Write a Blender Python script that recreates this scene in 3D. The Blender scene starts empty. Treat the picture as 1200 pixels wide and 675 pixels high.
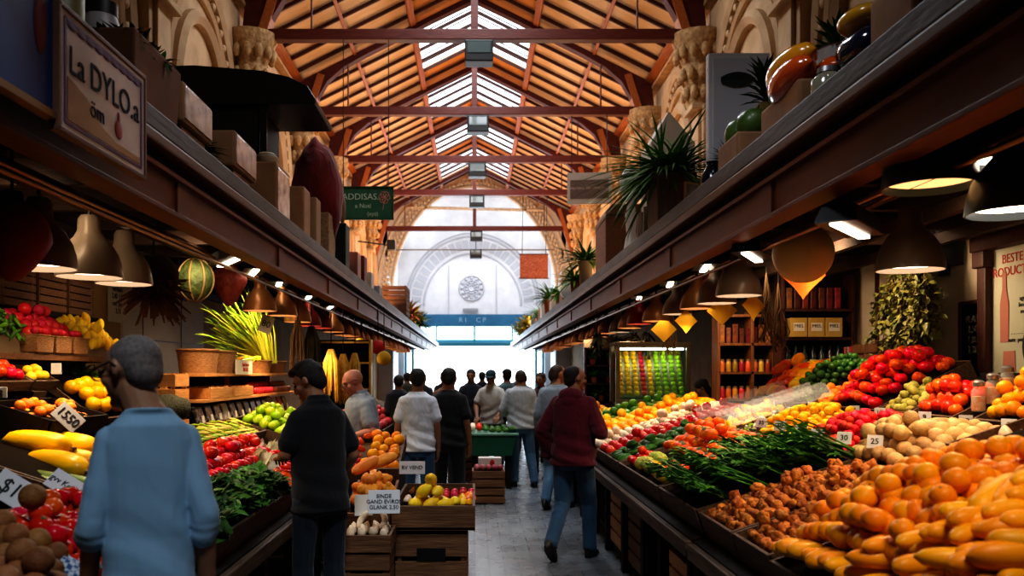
import bpy, math, random
import numpy as np
from mathutils import Vector, Matrix, Euler
rnd = random.Random(7)
PI = math.pi
C = bpy.context.scene.collection
EYE = 1.68
def R(d): return math.radians(d)
def at(u, v, Y):            # a point of the 1200x675 photograph at depth Y metres
    return Vector(((u-556)*Y/1000, Y, EYE-(v-437)*Y/1000))

# ------------------------------------------------------------------ materials
MATS = {}
def _nodes(name):
    m = bpy.data.materials.new(name); m.use_nodes = True
    nt = m.node_tree; b = nt.nodes['Principled BSDF']
    return m, nt, b
def rgba(c): return (c[0], c[1], c[2], 1)
def mat(name, col, rough=.6, metal=0, col2=None, nscale=8, stretch=(1,1,1), bump=0, bscale=40, rand=0, hue=0, emit=0, ecol=None, trans=0, alpha=1, coat=0, sss=0, detail=4, sharp=None, spec=None):
    if name in MATS: return MATS[name]
    m, nt, b = _nodes(name); N = nt.nodes; L = nt.links
    b.inputs['Roughness'].default_value = rough; b.inputs['Metallic'].default_value = metal
    b.inputs['Base Color'].default_value = rgba(col)
    b.inputs['Transmission Weight'].default_value = trans; b.inputs['Alpha'].default_value = alpha
    b.inputs['Coat Weight'].default_value = coat
    if spec is not None: b.inputs['Specular IOR Level'].default_value = spec
    if sss:
        b.inputs['Subsurface Weight'].default_value = sss; b.inputs['Subsurface Scale'].default_value = .01
    if emit:
        b.inputs['Emission Color'].default_value = rgba(ecol or col); b.inputs['Emission Strength'].default_value = emit
    tc = None
    def coords(st):
        nonlocal tc
        if tc is None: tc = N.new('ShaderNodeTexCoord')
        mp = N.new('ShaderNodeMapping'); mp.inputs['Scale'].default_value = st
        L.new(tc.outputs['Object'], mp.inputs['Vector']); return mp.outputs['Vector']
    last = None
    if col2 is not None:
        nz = N.new('ShaderNodeTexNoise'); nz.inputs['Scale'].default_value = nscale; nz.inputs['Detail'].default_value = detail
        L.new(coords(stretch), nz.inputs['Vector'])
        rp = N.new('ShaderNodeValToRGB'); lo, hi = sharp or (.35, .65)
        rp.color_ramp.elements[0].position = lo; rp.color_ramp.elements[1].position = hi
        rp.color_ramp.elements[0].color = rgba(col); rp.color_ramp.elements[1].color = rgba(col2)
        L.new(nz.outputs['Fac'], rp.inputs['Fac']); last = rp.outputs['Color']
    if rand or hue:
        oi = N.new('ShaderNodeObjectInfo'); hs = N.new('ShaderNodeHueSaturation')
        if last is None: hs.inputs['Color'].default_value = rgba(col)
        else: L.new(last, hs.inputs['Color'])
        mr = N.new('ShaderNodeMapRange'); mr.inputs['To Min'].default_value = 1-rand; mr.inputs['To Max'].default_value = 1+rand
        L.new(oi.outputs['Random'], mr.inputs['Value']); L.new(mr.outputs['Result'], hs.inputs['Value'])
        if hue:
            mul = N.new('ShaderNodeMath'); mul.operation = 'MULTIPLY'; mul.inputs[1].default_value = 7.31
            fr = N.new('ShaderNodeMath'); fr.operation = 'FRACT'
            L.new(oi.outputs['Random'], mul.inputs[0]); L.new(mul.outputs[0], fr.inputs[0])
            m2 = N.new('ShaderNodeMapRange'); m2.inputs['To Min'].default_value = .5-hue; m2.inputs['To Max'].default_value = .5+hue
            L.new(fr.outputs[0], m2.inputs['Value']); L.new(m2.outputs['Result'], hs.inputs['Hue'])
        last = hs.outputs['Color']
    if last is not None: L.new(last, b.inputs['Base Color'])
    if bump:
        nb = N.new('ShaderNodeTexNoise'); nb.inputs['Scale'].default_value = bscale; nb.inputs['Detail'].default_value = 3
        L.new(coords(stretch), nb.inputs['Vector'])
        bp = N.new('ShaderNodeBump'); bp.inputs['Strength'].default_value = bump; bp.inputs['Distance'].default_value = .02
        L.new(nb.outputs['Fac'], bp.inputs['Height']); L.new(bp.outputs['Normal'], b.inputs['Normal'])
    MATS[name] = m
    return m
def emat(name, col, s):
    if name in MATS: return MATS[name]
    m, nt, b = _nodes(name)
    e = nt.nodes.new('ShaderNodeEmission'); e.inputs['Color'].default_value = rgba(col); e.inputs['Strength'].default_value = s
    nt.links.new(e.outputs[0], nt.nodes['Material Output'].inputs['Surface']); MATS[name] = m
    return m
def wood(name, a, b, rough=.6, axis=0, s=3, bump=.25):
    st = [14, 14, 14]; st[axis] = 1.2
    return mat(name, a, rough, 0, b, s, tuple(st), bump, s*2)
def fabric(name, col, dark=.72, rough=.9, fold=.55, fs=5):
    if name in MATS: return MATS[name]
    m = mat(name, col, rough, 0, tuple(c*dark for c in col), 3.5, (1,1,.5))
    nt = m.node_tree; N = nt.nodes; L = nt.links; b = N['Principled BSDF']
    b.inputs['Sheen Weight'].default_value = .15
    tc = N.new('ShaderNodeTexCoord'); mp = N.new('ShaderNodeMapping'); mp.inputs['Scale'].default_value = (1.6,1.6,.7); mp.inputs['Rotation'].default_value = (0,.5,0)
    n1 = N.new('ShaderNodeTexNoise'); n1.inputs['Scale'].default_value = fs; n1.inputs['Detail'].default_value = 2; n1.inputs['Distortion'].default_value = 1.2
    L.new(tc.outputs['Object'], mp.inputs['Vector']); L.new(mp.outputs['Vector'], n1.inputs['Vector'])
    n2 = N.new('ShaderNodeTexNoise'); n2.inputs['Scale'].default_value = 260
    L.new(tc.outputs['Object'], n2.inputs['Vector'])
    b1 = N.new('ShaderNodeBump'); b1.inputs['Strength'].default_value = fold; b1.inputs['Distance'].default_value = .035
    b2 = N.new('ShaderNodeBump'); b2.inputs['Strength'].default_value = .15; b2.inputs['Distance'].default_value = .002
    L.new(n1.outputs['Fac'], b1.inputs['Height']); L.new(n2.outputs['Fac'], b2.inputs['Height'])
    L.new(b1.outputs['Normal'], b2.inputs['Normal']); L.new(b2.outputs['Normal'], b.inputs['Normal'])
    return m

# ------------------------------------------------------------------ mesh builder
def frame_from(d, up=(0,0,1)):
    d = Vector(d).normalized(); up = Vector(up)
    if abs(d.dot(up)) > .98: up = Vector((0,1,0))
    x = up.cross(d).normalized(); y = d.cross(x)
    return Matrix((x, y, d)).transposed()
class MB:
    def __init__(s): s.v = []; s.f = []; s.mi = []; s.cur = 0
    def add(s, vs, fs, M=None):
        b = len(s.v)
        s.v += [tuple(M @ Vector(p)) if M is not None else tuple(p) for p in vs]
        s.f += [tuple(b+i for i in f) for f in fs]; s.mi += [s.cur]*len(fs)
        return s
    def box(s, c, d, rz=0, rot=None, taper=1):
        x, y, z = d[0]/2, d[1]/2, d[2]/2; t = taper
        vs = [(-x,-y,-z),(x,-y,-z),(x,y,-z),(-x,y,-z),(-x*t,-y*t,z),(x*t,-y*t,z),(x*t,y*t,z),(-x*t,y*t,z)]
        M = Matrix.Translation(c) @ (Euler(rot).to_matrix().to_4x4() if rot else Matrix.Rotation(rz, 4, 'Z'))
        return s.add(vs, [(0,3,2,1),(4,5,6,7),(0,1,5,4),(1,2,6,5),(2,3,7,6),(3,0,4,7)], M)
    def bar(s, a, b, w, h=None, up=(0,0,1)):
        a = Vector(a); b = Vector(b); h = h or w; Fm = frame_from(b-a, up); l = (b-a).length
        M = Matrix.Translation((a+b)/2) @ Fm.to_4x4(); x, y, z = w/2, h/2, l/2
        vs = [(-x,-y,-z),(x,-y,-z),(x,y,-z),(-x,y,-z),(-x,-y,z),(x,-y,z),(x,y,z),(-x,y,z)]
        return s.add(vs, [(0,3,2,1),(4,5,6,7),(0,1,5,4),(1,2,6,5),(2,3,7,6),(3,0,4,7)], M)
    def tube(s, pts, rad, n=8, flat=1):
        pts = [Vector(p) for p in pts]; k = len(pts)
        rad = rad if hasattr(rad, '__len__') else [rad]*k
        vs = []; fs = []
        prev = None
        for i, p in enumerate(pts):
            d = (pts[min(i+1,k-1)]-pts[max(i-1,0)])
            F = frame_from(d, prev if prev is not None else (0,0,1)) if prev is not None else frame_from(d)
            prev = F.col[1]
            for j in range(n):
                a = 2*PI*j/n
                vs.append(tuple(p + F @ Vector((math.cos(a)*rad[i], math.sin(a)*rad[i]*flat, 0))))
        for i in range(k-1):
            for j in range(n):
                fs.append((i*n+j, i*n+(j+1)%n, (i+1)*n+(j+1)%n, (i+1)*n+j))
        fs.append(tuple(range(n-1,-1,-1))); fs.append(tuple((k-1)*n+j for j in range(n)))
        return s.add(vs, fs)
    def lathe(s, prof, n=20, M=None, caps=True):
        vs = []; fs = []; k = len(prof)
        for r, z in prof:
            for j in range(n):
                a = 2*PI*j/n; vs.append((math.cos(a)*r, math.sin(a)*r, z))
        for i in range(k-1):
            for j in range(n): fs.append((i*n+j, i*n+(j+1)%n, (i+1)*n+(j+1)%n, (i+1)*n+j))
        if caps: fs.append(tuple(range(n-1,-1,-1))); fs.append(tuple((k-1)*n+j for j in range(n)))
        return s.add(vs, fs, M)
    def ball(s, c, r, nu=12, nv=8, M=None, fn=None):
        r = r if hasattr(r, '__len__') else (r,r,r)
        vs = [(0,0,-1)]; fs = []
        for i in range(1, nv):
            t = -PI/2+PI*i/nv
            for j in range(nu):
                a = 2*PI*j/nu; vs.append((math.cos(a)*math.cos(t), math.sin(a)*math.cos(t), math.sin(t)))
        vs.append((0,0,1)); top = len(vs)-1
        for j in range(nu):
            fs.append((0, 1+(j+1)%nu, 1+j)); fs.append((top, 1+(nv-2)*nu+j, 1+(nv-2)*nu+(j+1)%nu))
        for i in range(nv-2):
            for j in range(nu): fs.append((1+i*nu+j, 1+i*nu+(j+1)%nu, 1+(i+1)*nu+(j+1)%nu, 1+(i+1)*nu+j))
        if fn: vs = [fn(Vector(p)) for p in vs]
        T = Matrix.Translation(c) @ (M.to_4x4() if M is not None else Matrix()) @ Matrix.Diagonal((*r,1))
        return s.add(vs, fs, T)
    def capsule(s, a, b, ra, rb, n=12):
        a = Vector(a); b = Vector(b); d = (b-a); l = d.length or 1e-6; prof = []
        for t in (-90,-55,-25,0): prof.append((max(ra*math.cos(R(t)),1e-4), ra*math.sin(R(t))))
        for t in (0,25,55,90): prof.append((max(rb*math.cos(R(t)),1e-4), l+rb*math.sin(R(t))))
        return s.lathe(prof, n, Matrix.Translation(a) @ frame_from(d).to_4x4())
    def prism(s, poly, y0, y1, axis='Y', M=None):
        n = len(poly)
        if axis == 'Y': vs = [(x,y0,z) for x,z in poly]+[(x,y1,z) for x,z in poly]
        elif axis == 'X': vs = [(y0,x,z) for x,z in poly]+[(y1,x,z) for x,z in poly]
        else: vs = [(x,z,y0) for x,z in poly]+[(x,z,y1) for x,z in poly]
        fs = [tuple(range(n-1,-1,-1)), tuple(range(n,2*n))]+[(i,(i+1)%n,n+(i+1)%n,n+i) for i in range(n)]
        return s.add(vs, fs, M)
    def quad(s, *p): return s.add(p, [tuple(range(len(p)))])
    def mesh(s, name='m'):
        me = bpy.data.meshes.new(name); me.from_pydata(s.v, [], s.f)
        if any(s.mi): me.polygons.foreach_set('material_index', s.mi)
        me.update(); return me
    def mdone(s, name, ms, smooth=None, bevel=0):
        me = s.mesh(name)
        for m in (ms if isinstance(ms, (list, tuple)) else [ms]): me.materials.append(m)
        if bevel or smooth is not None:
            import bmesh
            bm = bmesh.new(); bm.from_mesh(me)
            bmesh.ops.recalc_face_normals(bm, faces=bm.faces)
            if bevel:
                bmesh.ops.bevel(bm, geom=[e for e in bm.edges if len(e.link_faces)==2 and e.calc_face_angle(0) > .6], offset=bevel, segments=2, profile=.6, affect='EDGES', clamp_overlap=True)
            bm.to_mesh(me); bm.free()
        if smooth is not None:
            me.polygons.foreach_set('use_smooth', [True]*len(me.polygons))
            if smooth < 180: me.set_sharp_from_angle(angle=R(smooth))
        return me
    def obj(s, name, ms, parent=None, smooth=None, bevel=0, loc=None, rot=None):
        return link(name, s.mdone(name, ms, smooth, bevel), parent, loc, rot)
def link(name, me, parent=None, loc=None, rot=None, scale=None):
    o = bpy.data.objects.new(name, me); C.objects.link(o)
    if parent is not None: o.parent = parent
    if loc is not None: o.location = loc
    if rot is not None: o.rotation_euler = rot
    if scale is not None: o.scale = scale if hasattr(scale, '__len__') else (scale,)*3
    return o
def tag(o, label, cat, group=None):
    o['label'] = label; o['category'] = cat
    if group: o['group'] = group
    return o
def thing(name, label, cat, loc=(0,0,0), rz=0, group=None, rot=None):
    o = bpy.data.objects.new(name, None); C.objects.link(o); o.location = loc
    o.rotation_euler = rot or (0,0,rz); o.empty_display_size = .1
    return tag(o, label, cat, group)
def struct(name, mb, m, parent=None, smooth=None, bevel=0, loc=None):
    o = mb.obj(name, m, parent, smooth, bevel, loc)
    if parent is None: o['kind'] = 'structure'
    return o
def dup(o, loc=None, rot=None, label=None, group=None, scale=None):
    c = o.copy(); C.objects.link(c)
    if loc is not None: c.location = loc
    if rot is not None: c.rotation_euler = rot
    if scale is not None: c.scale = scale if hasattr(scale, '__len__') else (scale,)*3
    if label: c['label'] = label
    if group: c['group'] = group
    for ch in o.children:
        d = ch.copy(); C.objects.link(d); d.parent = c
        for g in ch.children:
            e = g.copy(); C.objects.link(e); e.parent = d
    return c
DG = None
def text_mesh(txt, size, m, align='CENTER', ext=.0015):
    cu = bpy.data.curves.new('lettering', 'FONT'); cu.body = txt; cu.size = size; cu.align_x = align; cu.align_y = 'CENTER'; cu.extrude = ext; cu.resolution_u = 3
    o = bpy.data.objects.new('lettering', cu); C.objects.link(o)
    dg = bpy.context.evaluated_depsgraph_get(); me = bpy.data.meshes.new_from_object(o.evaluated_get(dg))
    bpy.data.objects.remove(o); me.materials.clear(); me.materials.append(m); return me
def lettering(txt, size, m, parent, loc, rot, align='CENTER', name='lettering'):
    return link(name, text_mesh(txt, size, m, align), parent, loc, rot)
# ------------------------------------------------------------------ people
def remesh(mb, voxel, it=4, fac=.5):
    me = mb.mesh('tmp'); o = bpy.data.objects.new('tmp', me); C.objects.link(o)
    m = o.modifiers.new('r', 'REMESH'); m.mode = 'VOXEL'; m.voxel_size = voxel; m.use_smooth_shade = True
    s = o.modifiers.new('s', 'SMOOTH'); s.iterations = it; s.factor = fac
    dg = bpy.context.evaluated_depsgraph_get(); out = bpy.data.meshes.new_from_object(o.evaluated_get(dg))
    bpy.data.objects.remove(o); bpy.data.meshes.remove(me)
    return out
def folds(me, amp, hem, seed):
    n = len(me.vertices); co = np.empty(n*3); me.vertices.foreach_get('co', co); co = co.reshape(-1,3); no = np.empty(n*3); me.vertices.foreach_get('normal', no); no = no.reshape(-1,3)
    x, y, z = co.T; s = seed*37
    low = np.clip((1.30-z)/.30, .12, 1); d = np.sin(42*(z+.55*x+.12*y)+2.2*np.sin(7*x+s)+1.5*np.sin(5*z+s))*low
    d += .8*np.sin(26*(x*.9+.35*z)+2*np.sin(6*z+s*.3))*np.clip((1.42-z)/.5, 0, 1)*.7
    d += .25*np.sin(85*(z-.3*np.abs(x))+3*np.sin(9*x+s))*np.clip((np.abs(x)-.13)/.05, 0, 1)
    fade = np.clip((z-hem)/.04, .0, 1); co += no*(np.sign(d)*np.abs(d)**1.3*amp*fade)[:,None]
    me.vertices.foreach_set('co', co.ravel()); me.update()
def join_mb(me, mb, name):
    vs = [tuple(v.co) for v in me.vertices]; fs = [tuple(p.vertices) for p in me.polygons]; n = len(vs)
    out = bpy.data.meshes.new(name); out.from_pydata(vs+mb.v, [], fs+[tuple(n+i for i in f) for f in mb.f]); out.update()
    out.polygons.foreach_set('use_smooth', [True]*len(out.polygons)); return out
def loft(mb, rings, n=24, M=None, ex=2.3):
    """rings: (cx, cy, z, rx, ry) from bottom to top, closed"""
    vs = []; fs = []; k = len(rings)
    for cx, cy, z, rx, ry in rings:
        for j in range(n):
            a = 2*PI*j/n; ca, sa = math.cos(a), math.sin(a)
            vs.append((cx+rx*math.copysign(abs(ca)**(2/ex), ca), cy+ry*math.copysign(abs(sa)**(2/ex), sa), z))
    for i in range(k-1):
        for j in range(n): fs.append((i*n+j, i*n+(j+1)%n, (i+1)*n+(j+1)%n, (i+1)*n+j))
    fs.append(tuple(range(n-1,-1,-1))); fs.append(tuple((k-1)*n+j for j in range(n)))
    mb.add(vs, fs, M)
def hand(mb, w, d, nrm, side, curl=.35, k=1.0):
    """w wrist, d fingers direction, nrm palm direction; thumb leaves the side t"""
    d = Vector(d).normalized(); n = Vector(nrm); n = (n-d*n.dot(d)).normalized(); t = n.cross(d)*side
    w = Vector(w)
    mb.capsule(w-d*.03, w+d*.03, .027*k, .026*k, 10)
    for i in range(5):
        o = (i-2)*.0155*k
        mb.capsule(w+d*.015*k+t*o*.6, w+d*.085*k+t*o*1.15, .0155*k, .0125*k, 8)
    for i, (ln, off) in enumerate(((.072,.030),(.082,.010),(.077,-.010),(.060,-.029))):
        p = w+d*.083*k+t*off*k; a = curl*.6; dirv = d; r = .0095*k
        for sgm in range(3):
            dirv = (d*math.cos(a)+n*math.sin(a)).normalized(); q = p+dirv*ln*k*(.45,.32,.25)[sgm]
            mb.capsule(p, q, r, r*.9, 8); p = q; r *= .9; a += curl
    p = w+d*.02*k+t*.024*k; q = p+(d*.6+t*.62+n*.35).normalized()*.042*k; e = q+(d*.85+t*.25+n*.4).normalized()*.034*k
    mb.capsule(p, q, .0145*k, .0115*k, 8); mb.capsule(q, e, .0112*k, .0095*k, 8)
SKIN = {'tan': ((.30,.15,.085),(.36,.18,.10)), 'dark': ((.32,.17,.10),(.38,.21,.13)), 'pink': ((.45,.20,.13),(.52,.25,.17)), 'fair': ((.42,.22,.14),(.48,.26,.17))}
def person(label, loc, yaw, H=1.75, build=1.0, skin='tan', shirt=None, sleeve=.5, hem=.86, trousers=None, shoe=None, hair=None, hair_kind='short',
           lean=0, head=(0,0,0), arms=None, legs=None, voxel=.009, glasses=False, hood=False, collar=False, cap=None, group=None, loose=.016, cuff=False, legsoff=False, hairline=0, name='person', hshift=0, beard=None, longsleeve=False, skirt=False):
    s = H/1.75; b = build
    A = {'Ls': (-.152*b,-.005,1.395), 'Le': (-.215*b,-.03,1.13), 'Lw': (-.230*b,.05,.88), 'Rs': (.152*b,-.005,1.395), 'Re': (.215*b,-.03,1.13), 'Rw': (.230*b,.05,.88),
         'Ld': (0,.12,-1), 'Rd': (0,.12,-1), 'Ln': (1,.25,0), 'Rn': (-1,.25,0), 'curl': .4}
    A.update(arms or {})
    Lg = {'Lh': (-.095,0,.90), 'Lk': (-.105,.02,.50), 'La': (-.11,-.02,.09), 'Rh': (.095,0,.90), 'Rk': (.105,.02,.50), 'Ra': (.11,-.02,.09), 'Lf': 0, 'Rf': 0, 'Lt': 0, 'Rt': 0}
    Lg.update(legs or {})
    T = Matrix.Translation((0,0,.95)) @ Matrix.Rotation(R(-lean), 4, 'X') @ Matrix.Translation((0,0,-.95))
    hy, hp, hr = head
    Hm = T @ Matrix.Translation((0,-.005,1.52)) @ Euler((R(-hp), R(hr), R(hy)), 'XYZ').to_matrix().to_4x4() @ Matrix.Translation((0,.005,-1.52))
    if True:
        Hm = T @ Matrix.Translation((hshift,-.005,1.52)) @ Matrix.Rotation(R(hy),4,'Z') @ Matrix.Rotation(R(-hp),4,'X') @ Matrix.Rotation(R(hr),4,'Y') @ Matrix.Translation((0,.005,-1.545))
    def J(k):
        p = Vector(A[k]); return (T @ p) if k[1] == 's' else p
    tor = [(0,-.005,.83,.12,.10),(0,-.005,.90,.168,.122),(0,0,.97,.165,.12),(0,.005,1.08,.148,.11),(0,.008,1.20,.162,.12),(0,.005,1.31,.178,.124),(0,0,1.385,.176,.112),(0,-.005,1.435,.150,.092),(0,-.01,1.475,.098,.075),(0,-.01,1.505,.068,.064)]
    tor = [(x,y,z,rx*b,ry*b) for x,y,z,rx,ry in tor]
    # ---- body
    mb = MB()
    loft(mb, [(x,y,z,rx*.93,ry*.93) for x,y,z,rx,ry in tor], 20, T)
    mb.capsule(T @ Vector((0,-.012,1.44)), Hm @ Vector((0,.0,1.60)), (.064), (.060))
    def hb(c, r, **k): mb.ball((0,0,0), (1,1,1), 16, 12, Hm @ Matrix.Translation(c) @ Matrix.Diagonal((*r,1)), **k)
    class _: pass
    def ell(c, r, rot=None):
        M = Hm @ Matrix.Translation(c) @ (Euler(rot).to_matrix().to_4x4() if rot else Matrix()) @ Matrix.Diagonal((*r,1))
        t = MB(); t.ball((0,0,0), 1, 16, 12); mb.add(t.v, t.f, M)
    ell((0,-.008,1.668), (.077,.098,.086)); ell((0,.030,1.618), (.062,.066,.088)); ell((0,.046,1.558), (.038,.040,.030))
    ell((0,.072,1.682), (.052,.022,.014)); ell((0,.097,1.640), (.013,.020,.026)); ell((0,.106,1.626), (.017,.014,.012)); ell((0,.085,1.585), (.026,.016,.012)); ell((0,.083,1.556), (.022,.016,.018))
    for sx in (-1,1):
        ell((sx*.079,-.005,1.645), (.009,.018,.029), (0,0,sx*.35)); ell((sx*.045,.055,1.625), (.024,.026,.026))
    for a in 'LR':
        S, E, W = J(a+'s'), J(a+'e'), J(a+'w')
        mb.capsule(S, E, .052*b, .042*b); mid = E+(W-E)*.3; mb.capsule(E, mid, .042*b, .043*b); mb.capsule(mid, W, .043*b, .028)
    for a in 'LR':
        h, k, an = (Vector(Lg[a+c]) for c in 'hka')
        if not legsoff:
            mb.capsule(h, k, .074*b, .046*b); c = k+(an-k)*.35+Vector((0,-.012,0)); mb.capsule(k, c, .045*b, .048*b); mb.capsule(c, an, .048*b, .037)
            mb.capsule(an, an+Vector((0,.08,-.045)), .035, .03)
    body = remesh(mb, voxel, 3)
    hm = MB()
    for a, sd in (('L',1),('R',-1)):
        hand(hm, J(a+'w'), A[a+'d'], A[a+'n'], sd if a == 'L' else sd, A['curl'])
    body = join_mb(body, hm, name)
    c1, c2 = SKIN[skin]
    body.materials.append(mat('skin_'+skin, c1, .55, 0, c2, 9, bump=.06, bscale=120, sss=.12))
    o = link(name, body, None, (loc[0], loc[1], loc[2] if len(loc) > 2 else 0), (0,0,R(yaw)), s)
    tag(o, label, 'person', group)
    # ---- shirt
    if shirt is not None:
        mb = MB(); g = loose
        rings = []
        zz = [r for r in tor if r[2] >= hem+.02]
        x,y,z,rx,ry = next(r for r in tor if r[2] >= hem-.04)
        rings.append((0,0,hem, (.172*b+g*1.3), (.126*b+g*1.3)))
        rings.append((0,0,hem+.012, (.174*b+g*1.3), (.128*b+g*1.3)))
        for (x,y,z,rx,ry) in zz[:-2]:
            f = 1.0 if z > 1.25 else 1.35
            rings.append((x,y,z, max(rx, .155*b)+g*f*(1 if z<1.4 else .5), max(ry,.112*b)+g*f*(1 if z<1.4 else .6)))
        rings.append((0,-.008,1.472, .100*b+.010, .078*b+.010)); rings.append((0,-.010,1.492, .078*b+.012, .074+.008))
        loft(mb, rings, 28, T)
        for a in 'LR':
            S, E, W = J(a+'s'), J(a+'e'), J(a+'w')
            if sleeve <= 1:
                e = S+(E-S)*(.35+.65*sleeve); mb.capsule(S+Vector((0,0,-.01)), e, .050*b+g*.7, .050*b+g*1.1)
                if sleeve >= 1: mb.capsule(E, E+(W-E)*.04, .052*b+g, .05*b+g)
            else:
                e = E+(W-E)*(sleeve-1); mb.capsule(S, E, .050*b+g*.7, .046*b+g*.8); mb.capsule(E, e, .046*b+g*.8, .036*b+g*.8)
                if cuff:
                    for q in (.0,.13):
                        pp = E+(W-E)*(sleeve-1-q*.9); mb.capsule(pp, pp+(W-E)*.02, .044*b+g, .044*b+g)
        if hood:
            mb.ball(T @ Vector((0,-.075,1.475)), (.115,.075,.065), 16, 10); mb.ball(T @ Vector((0,-.02,1.49)), (.098,.085,.04), 16, 10)
            mb.ball(T @ Vector((0,-.105,1.42)), (.085,.05,.07), 16, 10)
        if collar: mb.lathe([(.067,1.47),(.073,1.49),(.070,1.525),(.060,1.527)], 20, T @ Matrix.Translation((0,-.012,0)))
        me = remesh(mb, voxel, 5 if not cuff else 3); folds(me, .0062 if cuff or hood else .0048, hem, H); me.materials.append(shirt); link('hoodie' if hood else 'shirt', me, o)
    if trousers is not None:
        mb = MB()
        loft(mb, [(0,-.01,.80,.12*b,.115*b),(0,-.008,.86,.172*b,.137*b),(0,-.004,.93,.178*b,.136*b),(0,0,1.02,.165*b,.126*b)], 24, T if lean < 20 else None)
        for a in 'LR':
            h, k, an = (Vector(Lg[a+c]) for c in 'hka')
            mb.capsule(h+Vector((0,-.01,0)), k, .098*b, .076*b); mb.capsule(k, an+(k-an)*.02, .076*b, .062)
            mb.capsule(an+(k-an)*.12, an+(k-an)*.0, .064, .066)
        me = remesh(mb, voxel, 5); me.materials.append(trousers); link('trousers', me, o)
    if shoe is not None:
        for a in 'LR':
            an = Vector(Lg[a+'a']); M = Matrix.Translation(an) @ Matrix.Rotation(R(Lg[a+'t']),4,'Z') @ Matrix.Rotation(R(Lg[a+'f']),4,'X')
            mb = MB(); loft(mb, [(0,.055,-.09,.042,.135),(0,.055,-.075,.046,.14),(0,.05,-.055,.045,.132),(0,.02,-.03,.042,.095),(0,-.005,.0,.040,.058),(0,-.01,.03,.038,.048)], 20, M, 2.2)
            mb.obj('shoe', shoe, o, 60)
    # ---- hair
    if hair is not None:
        mb = MB()
        def e2(c, r):
            t = MB(); t.ball((0,0,0), 1, 24, 16, fn=lambda p: p*(1+.035*math.sin(p.x*17+p.y*9)*math.sin(p.z*13+p.y*21)) if hair_kind != 'shaved' else p)
            mb.add(t.v, t.f, Hm @ Matrix.Translation(c) @ Matrix.Diagonal((*r,1)))
        e2((0,-.050,1.628), (.066,.056,.062))
        if hair_kind == 'shaved': e2((0,-.022-hairline,1.679), (.0785,.0885,.0785)); e2((0,-.045,1.652), (.072,.062,.062))
        elif hair_kind == 'full': e2((0,-.022,1.688), (.0805,.094,.081)); e2((0,.042,1.742), (.060,.058,.032)); e2((0,-.01,1.755), (.064,.074,.030)); e2((0,-.044,1.648), (.077,.066,.066)); e2((.040,-.012,1.668), (.040,.055,.052)); e2((-.040,-.012,1.668), (.040,.055,.052))
        elif hair_kind == 'long': e2((0,-.02,1.69), (.09,.105,.088)); e2((0,-.06,1.58), (.085,.06,.13))
        else: e2((0,-.018-hairline,1.685), (.0825,.097,.082)); e2((0,-.045,1.645), (.078,.068,.068))
        me = remesh(mb, min(voxel,.008), 2); me.materials.append(hair); link('hair', me, o)
    if cap is not None:
        mb = MB(); t = MB(); t.ball((0,0,0), 1, 24, 12, fn=lambda p: Vector((p.x,p.y,max(p.z,-.1)))); mb.add(t.v, t.f, Hm @ Matrix.Translation((0,-.01,1.70)) @ Matrix.Diagonal((.087,.107,.075,1)))
        t = MB(); t.ball((0,0,0), 1, 16, 8); mb.add(t.v, t.f, Hm @ Matrix.Translation((0,.10,1.698)) @ Matrix.Diagonal((.07,.07,.009,1)))
        mb.obj('cap', cap, o, 60)
    if beard is not None:
        mb = MB(); t = MB(); t.ball((0,0,0), 1, 16, 10); mb.add(t.v, t.f, Hm @ Matrix.Translation((0,.040,1.572)) @ Matrix.Diagonal((.058,.05,.046,1)))
        mb.obj('beard', beard, o, 180)
    for sx in (-1,1):
        mb = MB(); t = MB(); t.ball((0,0,0), 1, 10, 8); mb.add(t.v, t.f, Hm @ Matrix.Translation((sx*.031,.083,1.657)) @ Matrix.Diagonal((.013,.010,.008,1)))
        mb.obj('eye', mat('eye_dark', (.02,.012,.01), .2), o, 180)
    mb = MB(); t = MB(); t.ball((0,0,0), 1, 10, 8); mb.add(t.v, t.f, Hm @ Matrix.Translation((0,.096,1.585)) @ Matrix.Diagonal((.024,.008,.006,1)))
    mb.obj('mouth', mat('lips', (.28,.09,.07), .5), o, 180)
    if glasses:
        mb = MB()
        for sx in (-1,1):
            ring = [Hm @ Vector((sx*.034+math.cos(q*PI/8)*.027, .112, 1.655+math.sin(q*PI/8)*.020)) for q in range(17)]
            mb.tube(ring, .0028, 6); mb.tube([Hm @ Vector((sx*.061,.110,1.66)), Hm @ Vector((sx*.082,.07,1.662)), Hm @ Vector((sx*.0885,0,1.668)), Hm @ Vector((sx*.088,-.02,1.65))], .0032, 6)
        mb.tube([Hm @ Vector((-.008,.115,1.66)), Hm @ Vector((.008,.115,1.66))], .0025, 6)
        mb.obj('glasses', mat('glasses_frame', (.015,.012,.01), .3), o, 60)
    return o
BLUE = fabric('blue_jersey', (.27,.45,.62), .85, .9, .35, 3.2)
BLACK = fabric('black_cotton', (.009,.010,.013), .7, .92, .3)
NAVY = fabric('navy_cotton', (.012,.016,.026), .7, .9)
WHITE = fabric('white_cotton', (.66,.69,.74), .85, .9)
GREY = fabric('grey_jersey', (.40,.42,.44), .82, .9)
GREYBLUE = fabric('greyblue_cotton', (.26,.31,.36), .8, .9)
CREAM = fabric('cream_polo', (.62,.60,.56), .85, .9)
MAROON = fabric('maroon_fleece', (.13,.008,.022), .7, .95, .6)
DENIM = fabric('blue_denim', (.035,.10,.19), .62, .9, .7)
DENIMLIGHT = fabric('washed_denim', (.10,.20,.32), .6, .9, .7)
DENIMDARK = fabric('dark_denim', (.018,.030,.048), .65, .9, .6)
SHOE = mat('dark_shoe', (.012,.010,.010), .5)
HBLACK = mat('black_hair', (.010,.008,.007), .6, 0, (.02,.015,.012), 60, bump=.5, bscale=160)
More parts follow.
